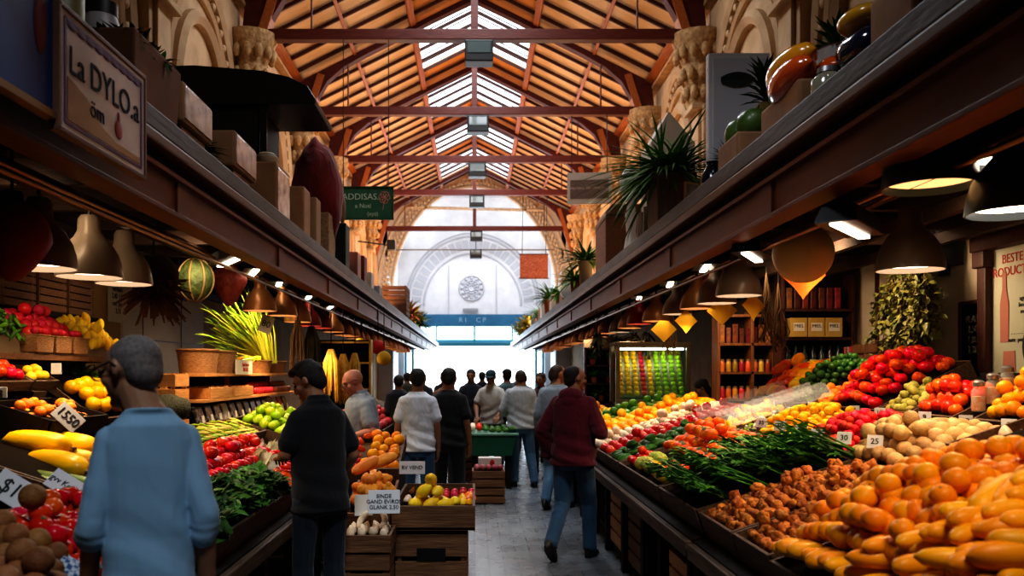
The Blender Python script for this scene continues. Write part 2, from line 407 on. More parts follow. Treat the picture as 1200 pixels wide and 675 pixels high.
HBROWN = mat('brown_hair', (.035,.02,.012), .6, 0, (.06,.035,.02), 60, bump=.5, bscale=160)
HGREY = mat('grey_stubble', (.13,.115,.115), .75, 0, (.22,.19,.18), 90, bump=.2, bscale=300)

person('man from behind in pale blue pushed-up sleeve sweater and glasses, closest to camera', (-1.09,2.86), 24, 1.83, .75, 'dark', BLUE, 1.18, .72, DENIMDARK, SHOE, HGREY, 'shaved',
       head=(44,10,0), voxel=.006, glasses=True, cuff=True, loose=.014, lean=5, hshift=-.035,
       arms={'Le': (-.168,-.01,1.14), 'Lw': (-.178,.09,.90), 'Re': (.168,-.05,1.14), 'Rw': (.180,.02,.88)})
person('dark haired man in black polo shirt looking down at the left stall', (-.95,5.25), 38, 1.77, .88, 'tan', BLACK, .55, .82, DENIMDARK, SHOE, HBLACK, 'full',
       head=(40,26,0), voxel=.007, collar=True, lean=4, loose=.022,
       arms={'Le': (-.215,.03,1.17), 'Lw': (-.12,.28,1.13), 'Ld': (.35,.9,-.1), 'Ln': (.2,0,-1), 'Re': (.215,-.03,1.15), 'Rw': (.21,.17,.98), 'Rd': (-.1,.6,-.8), 'Rn': (-1,0,0)})
person('bald man in grey polo shirt and glasses behind the man in black', (-.99,7.85), 112, 1.75, 1.04, 'pink', GREYBLUE, .55, .85, DENIMDARK, SHOE, None,
       head=(0,22,0), voxel=.008, collar=True, glasses=True, lean=8, loose=.02,
       arms={'Le': (-.27,.02,1.16), 'Lw': (-.18,.26,1.08), 'Ld': (.3,.9,-.3), 'Ln': (0,0,-1), 'Re': (.25,.05,1.15), 'Rw': (.12,.28,1.15), 'Rd': (-.3,.9,0), 'Rn': (0,0,-1)})
person('man from behind in white t-shirt and jeans beside the man in black t-shirt', (-.60,9.0), 2, 1.74, .95, 'tan', WHITE, .5, .86, DENIM, SHOE, HBLACK, 'short', head=(-3,4,0), voxel=.008, loose=.024)
person('man from behind in black t-shirt and black trousers near centre of aisle', (-.28,9.5), -14, 1.75, .97, 'tan', BLACK, .55, .86, BLACK, SHOE, HBLACK, 'short', head=(0,2,0), voxel=.009, loose=.02)
person('walking man in maroon hoodie and blue jeans beside the right stall', (.90,7.75), -28, 1.76, .98, 'tan', MAROON, 1.93, .84, DENIM, SHOE, HBLACK, 'shaved', head=(-42,8,0), voxel=.007, hood=True, loose=.032, hairline=.01,
       arms={'Le': (-.27,-.09,1.15), 'Lw': (-.24,-.01,.93), 'Ld': (.3,.35,-.8), 'Ln': (.3,1,0), 'Re': (.27,-.05,1.15), 'Rw': (.19,.22,1.12), 'Rd': (-.3,.9,.1), 'Rn': (-.7,0,-.6), 'curl': .5},
       legs={'Lk': (-.10,-.02,.49), 'La': (-.10,-.28,.175), 'Lf': -42, 'Rk': (.10,.13,.49), 'Ra': (.11,.12,.09)})
person('man from behind in pale grey sweater and washed jeans at the green table', (.68,12.6), 6, 1.74, 1.05, 'tan', GREY, 1.55, .86, DENIMLIGHT, SHOE, HBROWN, 'shaved', head=(8,6,0), voxel=.011, loose=.026,
       arms={'Le': (-.26,.02,1.15), 'Lw': (-.16,.24,1.06), 'Ld': (.2,.9,-.3), 'Ln': (0,0,-1)}, legs={'Rk': (.15,.03,.5), 'Ra': (.2,-.06,.09), 'Lk': (-.09,.02,.5), 'La': (-.08,.05,.09)})
person('tall man in blue grey shirt and jeans walking behind the maroon hoodie', (1.03,10.6), -20, 1.80, 1.05, 'tan', GREYBLUE, 1.8, .86, DENIMLIGHT, SHOE, HBROWN, 'shaved', head=(-50,6,0), voxel=.011, loose=.026,
       legs={'Lk': (-.10,.06,.5), 'La': (-.10,-.16,.12), 'Lf': -20, 'Rk': (.1,.08,.5), 'Ra': (.12,.12,.09)})
person('man in cream polo shirt and dark cap facing camera behind the green table', (.28,13.9), 168, 1.74, 1.02, 'tan', CREAM, .55, .86, DENIMDARK, SHOE, HBLACK, 'short', head=(0,14,0), voxel=.011, collar=True, cap=mat('dark_cap', (.01,.035,.045), .8), lean=4,
       arms={'Le': (-.25,.08,1.16), 'Lw': (-.15,.28,1.0), 'Ld': (.1,.8,-.6), 'Ln': (0,-.3,-1), 'Re': (.25,.06,1.16), 'Rw': (.2,.22,.98), 'Rd': (0,.7,-.7), 'Rn': (-.3,-.3,-1)})
person('man in black shirt facing camera left of the cream polo man', (-.06,15.2), 175, 1.76, 1.0, 'tan', NAVY, .55, .86, DENIMDARK, SHOE, HBLACK, 'short', head=(0,12,0), voxel=.012)
person('man in teal shirt and dark cap behind the cream polo man', (.60,15.8), 20, 1.76, 1.0, 'tan', fabric('teal_cotton', (.14,.23,.25)), .55, .86, DENIMDARK, SHOE, HBLACK, 'short', voxel=.012, cap=mat('black_cap', (.012,.018,.022), .8))
CR = [  # the crowd further down the aisle
 (-1.20,13.5,20,1.66,NAVY,HBLACK,'man in dark navy jacket at far left edge of the crowd'),
 (-.98,16.0,-160,1.70,fabric('charcoal', (.03,.03,.035)),HBLACK,'person in charcoal jacket facing camera at left of the crowd'),
 (-.80,12.2,-10,1.64,fabric('brown_coat', (.06,.035,.025)),HBROWN,'person in brown coat between the left stall and white t-shirt'),
 (-.62,17.5,170,1.72,NAVY,HBLACK,'distant person whose head shows right of the white t-shirt man'),
 (-.42,12.6,25,1.72,fabric('rust_shirt', (.20,.075,.035)),HBLACK,'man in rust shirt beyond the white t-shirt man'),
 (.18,20.0,0,1.72,NAVY,HBLACK,'distant person in navy left of the doorway centre'),
 (1.06,13.6,150,1.70,fabric('plum', (.07,.03,.04)),HBROWN,'person in plum top facing camera right of the grey sweater man'),
 (1.22,13.0,-30,1.76,BLACK,HBLACK,'dark haired person beside the blue grey shirt man'),
 (1.05,18.2,0,1.66,fabric('slate', (.10,.13,.15)),HBROWN,'distant person in slate top in front of bright doorway'),
 (-1.5,19.0,30,1.70,fabric('olive', (.06,.06,.04)),HBLACK,'distant person in olive jacket by the left stall end'),
 (1.22,24.0,0,1.70,fabric('slate', (.10,.13,.15)),HBLACK,'furthest person silhouetted against the bright doorway'),
]
for x, y, yw, h, sh, hr_, lb in CR:
    person(lb, (x,y), yw, h, 1.0, 'tan', sh, 1.85, .84, DENIMDARK, SHOE, hr_, 'short', head=(rnd.uniform(-15,15),rnd.uniform(0,12),0), voxel=.014)
person('vendor in dark dress tending the right stall beside the bookcase', (3.12,11.2), 60, 1.62, .92, 'tan', NAVY, 1.8, .70, BLACK, SHOE, HBLACK, 'long', head=(20,20,0), voxel=.012, lean=10)
# ------------------------------------------------------------------ the hall
W = 4.2; YE = 43.0; Y0 = -3.0; ZR = 10.5; SL = .5
def roofz(x): return ZR-SL*abs(x)
def floor_mat():
    m, nt, b = _nodes('grey_paving'); N = nt.nodes; L = nt.links
    tc = N.new('ShaderNodeTexCoord'); br = N.new('ShaderNodeTexBrick'); mp = N.new('ShaderNodeMapping'); mp.inputs['Rotation'].default_value = (0,0,PI/2)
    L.new(tc.outputs['Object'], mp.inputs['Vector']); L.new(mp.outputs['Vector'], br.inputs['Vector'])
    br.inputs['Color1'].default_value = (.115,.13,.15,1); br.inputs['Color2'].default_value = (.155,.175,.20,1); br.inputs['Mortar'].default_value = (.09,.10,.11,1)
    br.inputs['Scale'].default_value = 1; br.inputs['Brick Width'].default_value = .42; br.inputs['Row Height'].default_value = .13; br.inputs['Mortar Size'].default_value = .006
    nz = N.new('ShaderNodeTexNoise'); nz.inputs['Scale'].default_value = 3; nz.inputs['Detail'].default_value = 5; L.new(tc.outputs['Object'], nz.inputs['Vector'])
    mx = N.new('ShaderNodeMix'); mx.data_type = 'RGBA'; mx.blend_type = 'MULTIPLY'; mx.inputs['Factor'].default_value = .3
    L.new(br.outputs['Color'], mx.inputs['A']); L.new(nz.outputs['Fac'], mx.inputs['B']); 
    gm = N.new('ShaderNodeBrightContrast'); gm.inputs['Bright'].default_value = .04; L.new(mx.outputs['Result'], gm.inputs['Color']); L.new(gm.outputs['Color'], b.inputs['Base Color'])
    rr = N.new('ShaderNodeMapRange'); rr.inputs['To Min'].default_value = .16; rr.inputs['To Max'].default_value = .40; L.new(nz.outputs['Fac'], rr.inputs['Value']); L.new(rr.outputs['Result'], b.inputs['Roughness'])
    bp = N.new('ShaderNodeBump'); bp.inputs['Strength'].default_value = .2; bp.inputs['Distance'].default_value = .006; L.new(br.outputs['Fac'], bp.inputs['Height']); bp.invert = True; L.new(bp.outputs['Normal'], b.inputs['Normal'])
    return m
PLASTER = mat('warm_plaster', (.45,.31,.18), .85, 0, (.55,.40,.25), 2.5, bump=.15, bscale=12)
PLASTERD = mat('ochre_plaster', (.36,.22,.11), .85, 0, (.52,.34,.18), 5, bump=.3, bscale=20)
STONE = mat('carved_stone', (.38,.24,.12), .85, 0, (.60,.42,.22), 14, bump=1, bscale=22)
WHITEP = mat('white_plaster', (.72,.73,.76), .8, 0, (.80,.81,.83), 2)
WHITEG = mat('white_relief', (.54,.56,.61), .8)
BEAMRED = wood('red_beam', (.085,.012,.007), (.13,.022,.011), .5, 0)
RAFTER = wood('dark_rafter', (.050,.013,.008), (.08,.020,.011), .55, 0)
ORANGEW = wood('orange_purlin', (.34,.10,.025), (.46,.16,.04), .5, 1)
BOARD = mat('roof_boards', (.70,.51,.31), .75, 0, (.80,.62,.41), 1.6, (1,3,1), .1, 10)
BOARDO = mat('roof_boards_orange', (.62,.28,.08), .7, 0, (.72,.36,.12), 2)
mb = MB(); mb.quad((-W-.3,Y0,0),(W+.3,Y0,0),(W+.3,YE+12,0),(-W-.3,YE+12,0))
fl = struct('floor', mb, floor_mat())
for sx, nm in ((-1,'left'),(1,'right')):
    mb = MB(); mb.box((sx*(W+.12),(Y0+YE)/2,4.3),(.24,YE-Y0,8.6)); w = struct('wall_'+nm, mb, PLASTER)
    # blind arches and a string course: relief of the wall
    mb = MB(); mb.box((sx*(W-.04),(Y0+36.5)/2,8.32),(.10,36.5-Y0,.16)); mb.box((sx*(W-.07),(Y0+36.5)/2,8.2),(.16,36.5-Y0,.07)); mb.obj('cornice', PLASTERD, w)
mb = MB(); mb.box((0,Y0-.1,5.3),(9.2,.2,10.8)); struct('wall_back', mb, PLASTER)
TR = [6.4, 10.8, 15.2, 19.6, 24.0, 28.4, 32.6, 36.0]
k = 0
for sx in (-1,1):
    for i, y in enumerate(TR[:-1]):
        k += 1; mb = MB()
        mb.box((sx*(W-.14),y,4.75),(.28,.46,3.3)); mb.box((sx*(W-.10),y,4.75),(.24,.72,3.2)); mb.box((sx*(W-.2),y,6.35),(.4,.6,.10))
        t = struct('trim_%d' % k, mb, PLASTER, bevel=.02)
        mb = MB()   # leafy capital and corbel
        prof = [(.16,6.3),(.22,6.5),(.20,6.75),(.30,7.05),(.27,7.15),(.40,7.45),(.46,7.58),(.46,7.68)]
        mb.lathe(prof, 18, Matrix.Translation((sx*(W-.22),y,0)))
        for ring, (zz, rr, n) in enumerate(((6.62,.24,9),(6.95,.30,10),(7.32,.38,12))):
            for j in range(n):
                a = 2*PI*j/n+ring*.3; mb.ball((sx*(W-.22)+math.cos(a)*rr, y+math.sin(a)*rr, zz), (.07,.07,.13), 8, 6)
        mb.obj('capital', STONE, t, 60)
        ym = (y+TR[i+1])/2   # arch between this pilaster and the next
        k += 1; mb = MB()
        for r, th in ((1.75,.10),(1.45,.07),(1.15,.12)):
            pts = [(sx*(W-.03), ym-math.cos(R(a))*r, 5.6+math.sin(R(a))*r*1.25) for a in range(0,181,9)]
            pts = [(sx*(W-.03), ym-r, 3.2)]+pts+[(sx*(W-.03), ym+r, 3.2)]
            mb.tube(pts, th, 6)
        for a in range(6,180,8):
            mb.ball((sx*(W-.04), ym-math.cos(R(a))*1.6, 5.6+math.sin(R(a))*2.0), (.06,.07,.07), 6, 5)
        struct('trim_%d' % k, mb, PLASTER, smooth=50)
# roof: boards, rafters, purlins, skylights
ceil = bpy.data.objects.new('ceiling', None); C.objects.link(ceil); ceil['kind'] = 'structure'
SKX = 1.42
bays = [(a+.55, a+3.35) for a in TR[1:-1]]
ob = MB(); ib = MB(); og = MB(); rf = MB(); gb = MB()
def slab(mb, sx, x0, x1, y0, y1, t=.05, off=.02):
    vs = [(sx*x0,y0,roofz(x0)+off),(sx*x1,y0,roofz(x1)+off),(sx*x1,y1,roofz(x1)+off),(sx*x0,y1,roofz(x0)+off)]
    vs += [(x,y,z+t) for x,y,z in vs]
    mb.add(vs, [(0,1,2,3),(7,6,5,4),(0,4,5,1),(1,5,6,2),(2,6,7,3),(3,7,4,0)])
glass = mat('skylight_glass', (.9,.95,1), .4, trans=0)
nt = glass.node_tree; N = nt.nodes; tr = N.new('ShaderNodeBsdfTransparent'); tl = N.new('ShaderNodeBsdfTranslucent'); mx = N.new('ShaderNodeMixShader'); mx.inputs[0].default_value = .35
tl.inputs['Color'].default_value = (.95,.97,1,1); nt.links.new(tr.outputs[0], mx.inputs[1]); nt.links.new(tl.outputs[0], mx.inputs[2]); nt.links.new(mx.outputs[0], N['Material Output'].inputs['Surface'])
nwin = 0
for sx in (-1,1):
    slab(ob, sx, SKX, W+.25, Y0, 37.2); prev = Y0
    for a, b in bays:
        slab(og, sx, 0, SKX, prev, a); prev = b
        nwin += 1; g = MB(); slab(g, sx, .06, SKX, a, b, .012, .05); wn = struct('window_%d' % nwin, g, glass)
        fr = MB()
        for j in range(1,6):
            yy = a+(b-a)*j/6; fr.bar((sx*.06,yy,roofz(.06)+.03),(sx*SKX,yy,roofz(SKX)+.03),.022,.022)
        fr.obj('glazing_bars', RAFTER, wn)
    slab(og, sx, 0, SKX, prev, 37.2)
    y = Y0+.3
    while y < 37:
        rf.bar((sx*.02,y,roofz(.02)-.05),(sx*(W+.05),y,roofz(W+.05)-.04),.05,.07); y += .73
ob.obj('roof_boards', BOARD, ceil); og.obj('ridge_boards', BOARDO, ceil); rf.obj('rafters', RAFTER, ceil)
pl = MB()
for sx in (-1,1):
    for x, w_ in ((SKX,.13),(2.75,.07),(4.02,.2)): pl.box((sx*x,(Y0+37.2)/2,roofz(x)-.13),(w_,37.2-Y0,.12),rot=(0,sx*.46,0))
pl.box((0,(Y0+37.2)/2,ZR-.12),(.14,37.2-Y0,.2)); pl.obj('purlins', ORANGEW, ceil)
# arched-brace trusses
RED2 = mat('red_brace', (.075,.010,.007), .55, 0, (.11,.018,.010), 6)
for i, y in enumerate(TR[1:-2]+[35.5]):
    t = bpy.data.objects.new('roof_truss', None); C.objects.link(t); t['kind'] = 'structure'; t.location = (0,y,0)
    mb = MB(); mb.box((0,0,7.68),(8.2,.2,.19)); mb.obj('tie_beam', BEAMRED, t, bevel=.015)
    for sx in (-1,1):
        out = [(0,ZR-.16),(2.4,ZR-.16-1.2),(3.3,ZR-.16-1.65),(4.05,ZR-.16-2.03),(4.15,7.3),(4.12,6.75)]
        inn = [(4.0,6.75),(3.82,7.3),(3.62,7.9),(3.36,8.35),(2.98,8.68),(2.5,8.95),(1.9,9.25),(1.0,9.72),(0,10.2)]
        poly = [(sx*x,z) for x,z in out+inn]
        if sx > 0: poly = poly[::-1]
        mb = MB(); mb.prism(poly, -.11, .11); mb.obj('arched_brace', RED2, t)
        mb = MB(); mb.bar((sx*4.1,-.0,6.6),(sx*3.5,0,8.5),.16,.3,(0,1,0)); mb.obj('strut', ORANGEW, t)
    mb = MB(); mb.box((0,0,9.0),(.13,.13,2.6)); mb.tube([(-2.9,0,7.7),(-2.9,0,8.75)],.018,6); mb.tube([(2.9,0,7.7),(2.9,0,8.75)],.018,6); mb.obj('king_post', BEAMRED, t)
# black floodlight boxes under the ties
BLK = mat('black_metal', (.012,.013,.014), .45)
for i, y in enumerate(TR[2:-2]+[35.5]):
    lb = ['black floodlight box under the nearest visible roof tie beam','black floodlight box under the second roof tie beam','black floodlight box under the third roof tie beam','black floodlight box under the fourth roof tie beam','black floodlight box under the fifth roof tie beam','smallest black floodlight box, lowest in the row down the ridge'][i]
    t = thing('floodlight', lb, 'light', (0.08,y-.02,7.58), group='floodlights along the roof ridge')
    mb = MB(); mb.box((0,0,-.22),(.50,.34,.38)); mb.obj('housing', BLK, t, bevel=.02)
    mb = MB(); mb.box((0,-.175,-.17),(.40,.015,.19)); mb.obj('glass_panel', mat('lamp_glass', (.10,.13,.13), .2, coat=.5), t)
    mb = MB(); mb.bar((-.2,0,-.03),(-.2,0,.0),.04); mb.bar((.2,0,-.03),(.2,0,0),.04); mb.obj('bracket', BLK, t)
t = dup(t, (0.06,36.3,6.95), None, 'smallest black floodlight box, lowest in the row down the ridge', 'floodlights along the roof ridge')
MB().tube([(0,0,0),(0,0,2.9)], .015, 6).obj('stem', BLK, t)
# chancel arch with its lacy plaster band
mb = MB(); ya = 37.2
arc = [(math.cos(R(a))*3.55, 5.0+math.sin(R(a))*4.75*(1-.0)) for a in range(0,181,6)]
vs = []; fs = []
for i, (x,z) in enumerate(arc):
    vs += [(x,ya,z),(x,ya+.35,z)]
for i in range(len(arc)-1): fs.append((2*i,2*i+1,2*i+3,2*i+2))
mb.add(vs, fs)
top = []
for (x,z) in arc: top.append((x*1.35 if abs(x) > 3 else x*1.22, 0))
vs = []; fs = []
for (x,z) in arc:
    X = max(-W,min(W,x*1.22)); vs += [(x,ya,z),(X,ya,max(roofz(X)+.1, z))]
for i in range(len(arc)-1): fs.append((2*i,2*i+2,2*i+3,2*i+1))
mb.add(vs, fs)
for sx in (-1,1): mb.box((sx*(3.55+.35),ya+.17,2.5),(.7,.35,5.0))
ar = struct('wall_chancel_arch', mb, WHITEP)
mb = MB()
for r1 in (.0,.62):
    pts = [(math.cos(R(a))*(3.6+r1), ya-.05, 5.0+math.sin(R(a))*(4.78+r1)) for a in range(4,177,5)]; pts = [p for p in pts if p[2] < roofz(p[0])-.1]; mb.tube(pts, .07, 6)
for a in np.arange(5,176,2.6):
    for q, rr in ((.18,.085),(.40,.085)):
        x = math.cos(R(a))*(3.6+q); z = 5.0+math.sin(R(a))*(4.78+q)
        if z < roofz(x)-.12: mb.ball((x,ya-.06,z),(rr,.07,rr),7,5)
    x = math.cos(R(a+1.3))*3.90; z = 5.0+math.sin(R(a+1.3))*5.08
    if z < roofz(x)-.12: mb.ball((x,ya-.05,z),(.05,.05,.12),6,5)
mb.obj('lace_moulding', mat('cream_stucco', (.86,.80,.70), .8, 0, (.74,.65,.52), 9), ar, 60)
mb = MB()
for sx in (-1,1): mb.box((sx*(W-.2),40.3,4.3),(.4,6.2,8.6))
mb.box((0,40.3,10.6),(8.8,6.2,.2)); struct('ceiling_far_bay', mb, WHITEP)
# end wall with blind arch, medallion, blue frieze
DW, DH = 3.55, 4.05
mb = MB(); mb.box((0,YE+.15,(DH+11)/2),(8.6,.3,11-DH))
for sx in (-1,1): mb.box((sx*(DW+.6),YE+.15,DH/2),(1.2,.3,DH))
ew = struct('wall_end', mb, WHITEP)
mb = MB(); zc = 5.05
for r, th in ((2.45,.05),(3.25,.05),(3.4,.04)):
    mb.tube([(math.cos(R(a))*r-.1, YE-.02, zc+math.sin(R(a))*r*1.08) for a in range(0,181,6)], th, 6)
for a in range(6,180,7):
    c = (math.cos(R(a))*2.85-.1, YE, zc+math.sin(R(a))*2.85*1.08); mb.box(c, (.28,.06,.5), rot=(0,-R(a-90),0))
for x in (-1.3,1.1): mb.box((x,YE-.01,5.8),(.05,.05,2.6))
mb.obj('blind_arch', WHITEG, ew, 40)
mb = MB()
for rr in (.62,.38,.16): mb.tube([(math.cos(R(a))*rr-.15, YE-.03, 5.95+math.sin(R(a))*rr) for a in range(0,361,15)], .04, 6)
for a in range(0,360,30): mb.ball((math.cos(R(a))*.5-.15,YE-.03,5.95+math.sin(R(a))*.5),(.09,.05,.09),8,6); mb.ball((math.cos(R(a+15))*.27-.15,YE-.03,5.95+math.sin(R(a+15))*.27),(.07,.05,.07),8,6)
mb.obj('medallion', WHITEG, ew, 50)
BLUE_P = mat('blue_frieze', (.03,.16,.30), .5, 0, (.04,.21,.36), 3)
TEAL = mat('teal_frame', (.04,.22,.28), .45)
dr = thing('entrance_screen', 'blue framed glazed entrance screen under the white end wall', 'entrance', (0,YE-.08,0))
mb = MB(); mb.box((0,0,4.32),(7.1,.14,.60)); mb.obj('frieze', BLUE_P, dr)
lettering('R I     C P', .34, mat('pale_letter', (.35,.5,.6), .5), dr, (-.1,-.075,4.33), (PI/2,0,0))
for x in (-3.45,-3.1,3.1,3.45): MB().box((x,0,2.0),(.12,.14,4.0)).obj('post', TEAL, dr)
mb = MB(); mb.box((0,0,3.12),(7.0,.12,.14)); mb.obj('transom', TEAL, dr)
mb = MB(); mb.box((0,0,3.6),(.08,.1,.9)); mb.box((-1.9,0,3.6),(.06,.1,.9)); mb.box((1.9,0,3.6),(.06,.1,.9)); mb.obj('mullions', TEAL, dr)
cg = mat('clear_pane', (.8,.92,.95), .1); nt = cg.node_tree; N = nt.nodes; t1 = N.new('ShaderNodeBsdfTransparent'); t1.inputs[0].default_value = (.82,.95,.97,1); g1 = N.new('ShaderNodeBsdfGlossy'); g1.inputs['Roughness'].default_value = .05; m1 = N.new('ShaderNodeMixShader'); m1.inputs[0].default_value = .06
nt.links.new(t1.outputs[0], m1.inputs[1]); nt.links.new(g1.outputs[0], m1.inputs[2]); nt.links.new(m1.outputs[0], N['Material Output'].inputs['Surface'])
MB().box((0,0,3.6),(6.9,.02,.85)).obj('glass', cg, dr)
t = thing('tube_lamp', 'small white strip lamp above the blue frieze on end wall', 'light', (-.2,YE-.1,4.86)); MB().box((0,0,0),(.75,.12,.14)).obj('casing', mat('grey_casing', (.35,.37,.4), .5), t, bevel=.02); MB().box((0,-.01,-.09),(.65,.06,.04)).obj('tube', WHITEG, t)
# exterior
mb = MB(); mb.quad((-40,YE+.3,-.02),(40,YE+.3,-.02),(40,YE+60,-.02),(-40,YE+60,-.02)); struct('ground_outside', mb, mat('pale_paving', (.55,.57,.58), .8))
mb = MB(); mb.box((0,YE+3.2,3.3),(9,.06,.35)); mb.box((-4.2,YE+3.2,1.6),(.14,.14,3.2)); mb.box((4.2,YE+3.2,1.6),(.14,.14,3.2)); tag(mb.obj('awning', mat('pale_blue_awning', (.10,.28,.40), .6)), 'pale blue awning strip outside the entrance', 'awning')
# long tie wire under the last truss
mb = MB(); mb.tube([(-3.4,36.2,6.9),(3.4,36.2,6.9)], .03, 6); mb.obj('tension_rod', mat('grey_rod', (.2,.22,.25), .4), ar)
# ------------------------------------------------------------------ stall canopies, lamps
STEEL = mat('weathered_steel', (.06,.068,.072), .5, .2, (.10,.11,.115), 3, (3,.6,3), .15, 10)
MOULD = mat('brown_moulding', (.10,.045,.022), .45, 0, (.14,.065,.03), 4)
GIRDER = mat('oxide_girder', (.125,.030,.013), .5, 0, (.18,.050,.022), 2.2, (2,.5,2), .12, 8)
DARKTIMB = mat('dark_timber', (.016,.011,.009), .75, 0, (.030,.019,.014), 5)  # very dark brown timber, mottled at random
BRASS = mat('brass_rail', (.42,.22,.08), .35, .8)
CY0, CY1 = -1.6, 42.3
for sx, nm in ((-1,'left'),(1,'right')):
    t = thing('stall_canopy', 'long dark canopy running over the %s row of stalls' % nm, 'canopy', (sx*1.8,(CY0+CY1)/2,3.1)); hy = (CY1-CY0)/2
    mb = MB(); mb.box((sx*.02,0,0.0),(.08,2*hy,.12)); mb.box((sx*1.2,0,.03),(2.4,2*hy,.05)); mb.obj('metal_lip', STEEL, t, bevel=.008)
    mb = MB(); mb.box((sx*.03,0,-.10),(.12,2*hy,.07)); mb.obj('moulding', MOULD, t, bevel=.015)
    mb = MB(); mb.box((sx*.14,0,-.18),(.10,2*hy,.10)); mb.obj('recess_board', DARKTIMB, t)
    mb = MB(); mb.box((sx*.08,0,-.34),(.05,2*hy,.24)); mb.box((sx*.08,0,-.46),(.16,2*hy,.03)); mb.box((sx*.08,0,-.22),(.13,2*hy,.03))
    for j in range(16): mb.box((sx*.055,-hy+1.5+j*2.75,-.34),(.03,.22,.26))
    mb.obj('girder', GIRDER, t, bevel=.006)
    mb = MB(); mb.box((sx*1.25,0,-.06),(2.2,2*hy,.03)); mb.obj('soffit', DARKTIMB, t)
    mb = MB(); y = -hy+.4
    while y < hy: mb.box((sx*1.25,y,-.20),(2.25,.07,.16)); y += .8
    for x in (.7,1.35,2.0): mb.box((sx*x,0,-.33),(.07,2*hy,.09))
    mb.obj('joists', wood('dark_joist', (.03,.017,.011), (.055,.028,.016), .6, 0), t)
    mb = MB(); mb.tube([(sx*.30,-hy,-.52),(sx*.30,hy,-.52)], .016, 8); mb.tube([(sx*.50,-hy,-.40),(sx*.50,hy,-.40)], .02, 8); mb.obj('brass_rail', BRASS, t, 60)
# -- bell lamps
def bell(r, n=24):
    prof = [(r,0),(r*.99,.025*r/.2),(r*.95,.08*r/.2),(r*.86,.14*r/.2),(r*.68,.20*r/.2),(r*.46,.25*r/.2),(r*.36,.285*r/.2),(r*.34,.36*r/.2),(r*.26,.385*r/.2)]
    mb = MB(); mb.lathe(prof, n, caps=False)
    inner = [(p[0]-.008, p[1]) for p in prof]; mb.lathe(inner, n, caps=False); mb.lathe([(r,0),(r-.008,0)], n, caps=False)
    return mb
LGREY = mat('grey_enamel', (.30,.245,.19), .4, .1, coat=.2)
LDARK = mat('black_enamel', (.035,.050,.060), .38, coat=.2)
LBRONZE = mat('bronze_enamel', (.42,.20,.075), .35, .35)
LRED = mat('red_enamel', (.26,.028,.014), .35)
GLOW = emat('lamp_glow', (1,.80,.62), 5.5); GLOWW = emat('warm_lamp_glow', (1,.55,.22), 1.3)
lampmesh = {}
def lamp(x, y, z, r, m, label, group, glow=None, ztop=2.72, power=0):
    key = (round(r,3), m.name)
    if key not in lampmesh:
        lampmesh[key] = (bell(r).mdone('shade', m, 40), MB().lathe([(.001,.035*r/.2),(r*.93,.035*r/.2)], 24, caps=False).mdone('diffuser', GLOW))
    sm, dm = lampmesh[key]
    if glow: dm = MB().lathe([(.001,.035*r/.2),(r*.93,.035*r/.2)], 24, caps=False).mdone('diffuser', glow)
    t = thing('pendant_lamp', label, 'lamp', (x,y,z), group=group)
    sh = link('shade', sm, t); link('diffuser', dm, sh)
    h = ztop-z
    if h > .39*r/.2+.02: MB().tube([(0,0,.38*r/.2),(0,0,h)], .012, 6).obj('cord', BLK, t)
    return t
lamp(-2.38,4.66,2.25,.20,LGREY,'grey bell lamp, nearest of the three over the left stall','bell lamps over the left stall')
lamp(-2.40,5.32,2.275,.20,LGREY,'grey bell lamp, middle of the three over the left stall','bell lamps over the left stall')
lamp(-2.53,6.16,2.32,.20,LGREY,'grey bell lamp, furthest of the three over the left stall','bell lamps over the left stall')
lamp(2.48,3.92,2.645,.21,LDARK,'dark lamp at the right picture edge with bright white underside','bell lamps over the right stall', ztop=3.0)
lamp(2.36,3.72,2.375,.20,LDARK,'dark bell lamp at the right picture edge beneath another lamp','bell lamps over the right stall')
lamp(2.09,3.92,2.53,.205,LDARK,'black bell lamp with warm amber underside, largest on the right','bell lamps over the right stall', GLOWW, ztop=2.8)
lamp(2.68,5.25,2.31,.20,LGREY,'grey bell lamp hanging before the trailing ivy','bell lamps over the right stall')
lamp(2.2,7.1,2.32,.19,LGREY,'wide grey bell lamp left of the paper globe','bell lamps over the right stall')
lamp(2.2,7.75,2.31,.18,LGREY,'grey bell lamp tucked behind the wide one left of the globe','bell lamps over the right stall')
cols = [LBRONZE,LGREY,LBRONZE,LRED,LBRONZE,LGREY]
for i in range(20):
    y = 8.45+i*.93; c = cols[i] if i < 6 else LBRONZE
    lb = 'small bronze bell lamp in the long receding row over the right stall' if c is LBRONZE else ('small grey bell lamp among the bronze ones in the right row' if c is LGREY else 'red bell lamp in the right row of small bell lamps')
    lamp(2.2+.03*math.sin(i*1.7), y, 2.315+.012*math.sin(i*2.3), .165, c, lb, 'bell lamps receding over the right stall' if c is LBRONZE else ('grey bell lamps in the right row' if c is LGREY else None))
for i in range(21):
    y = 8.75+i*.9; c = (LRED if i in (3,4) else (LGREY if i == 12 else LBRONZE))
    lb = 'small bronze bell lamp in the long receding row over the left stall'
    if c is LRED: lb = ['nearer','further'][i-3]+' of the two red bell lamps in the left row'
    if c is LGREY: lb = 'small grey bell lamp far down the left bronze row'
    lamp(-2.2+.03*math.sin(i*1.3), y, 2.315+.012*math.sin(i*1.9), .17, c, lb, 'bell lamps receding over the left stall' if c is LBRONZE else None)
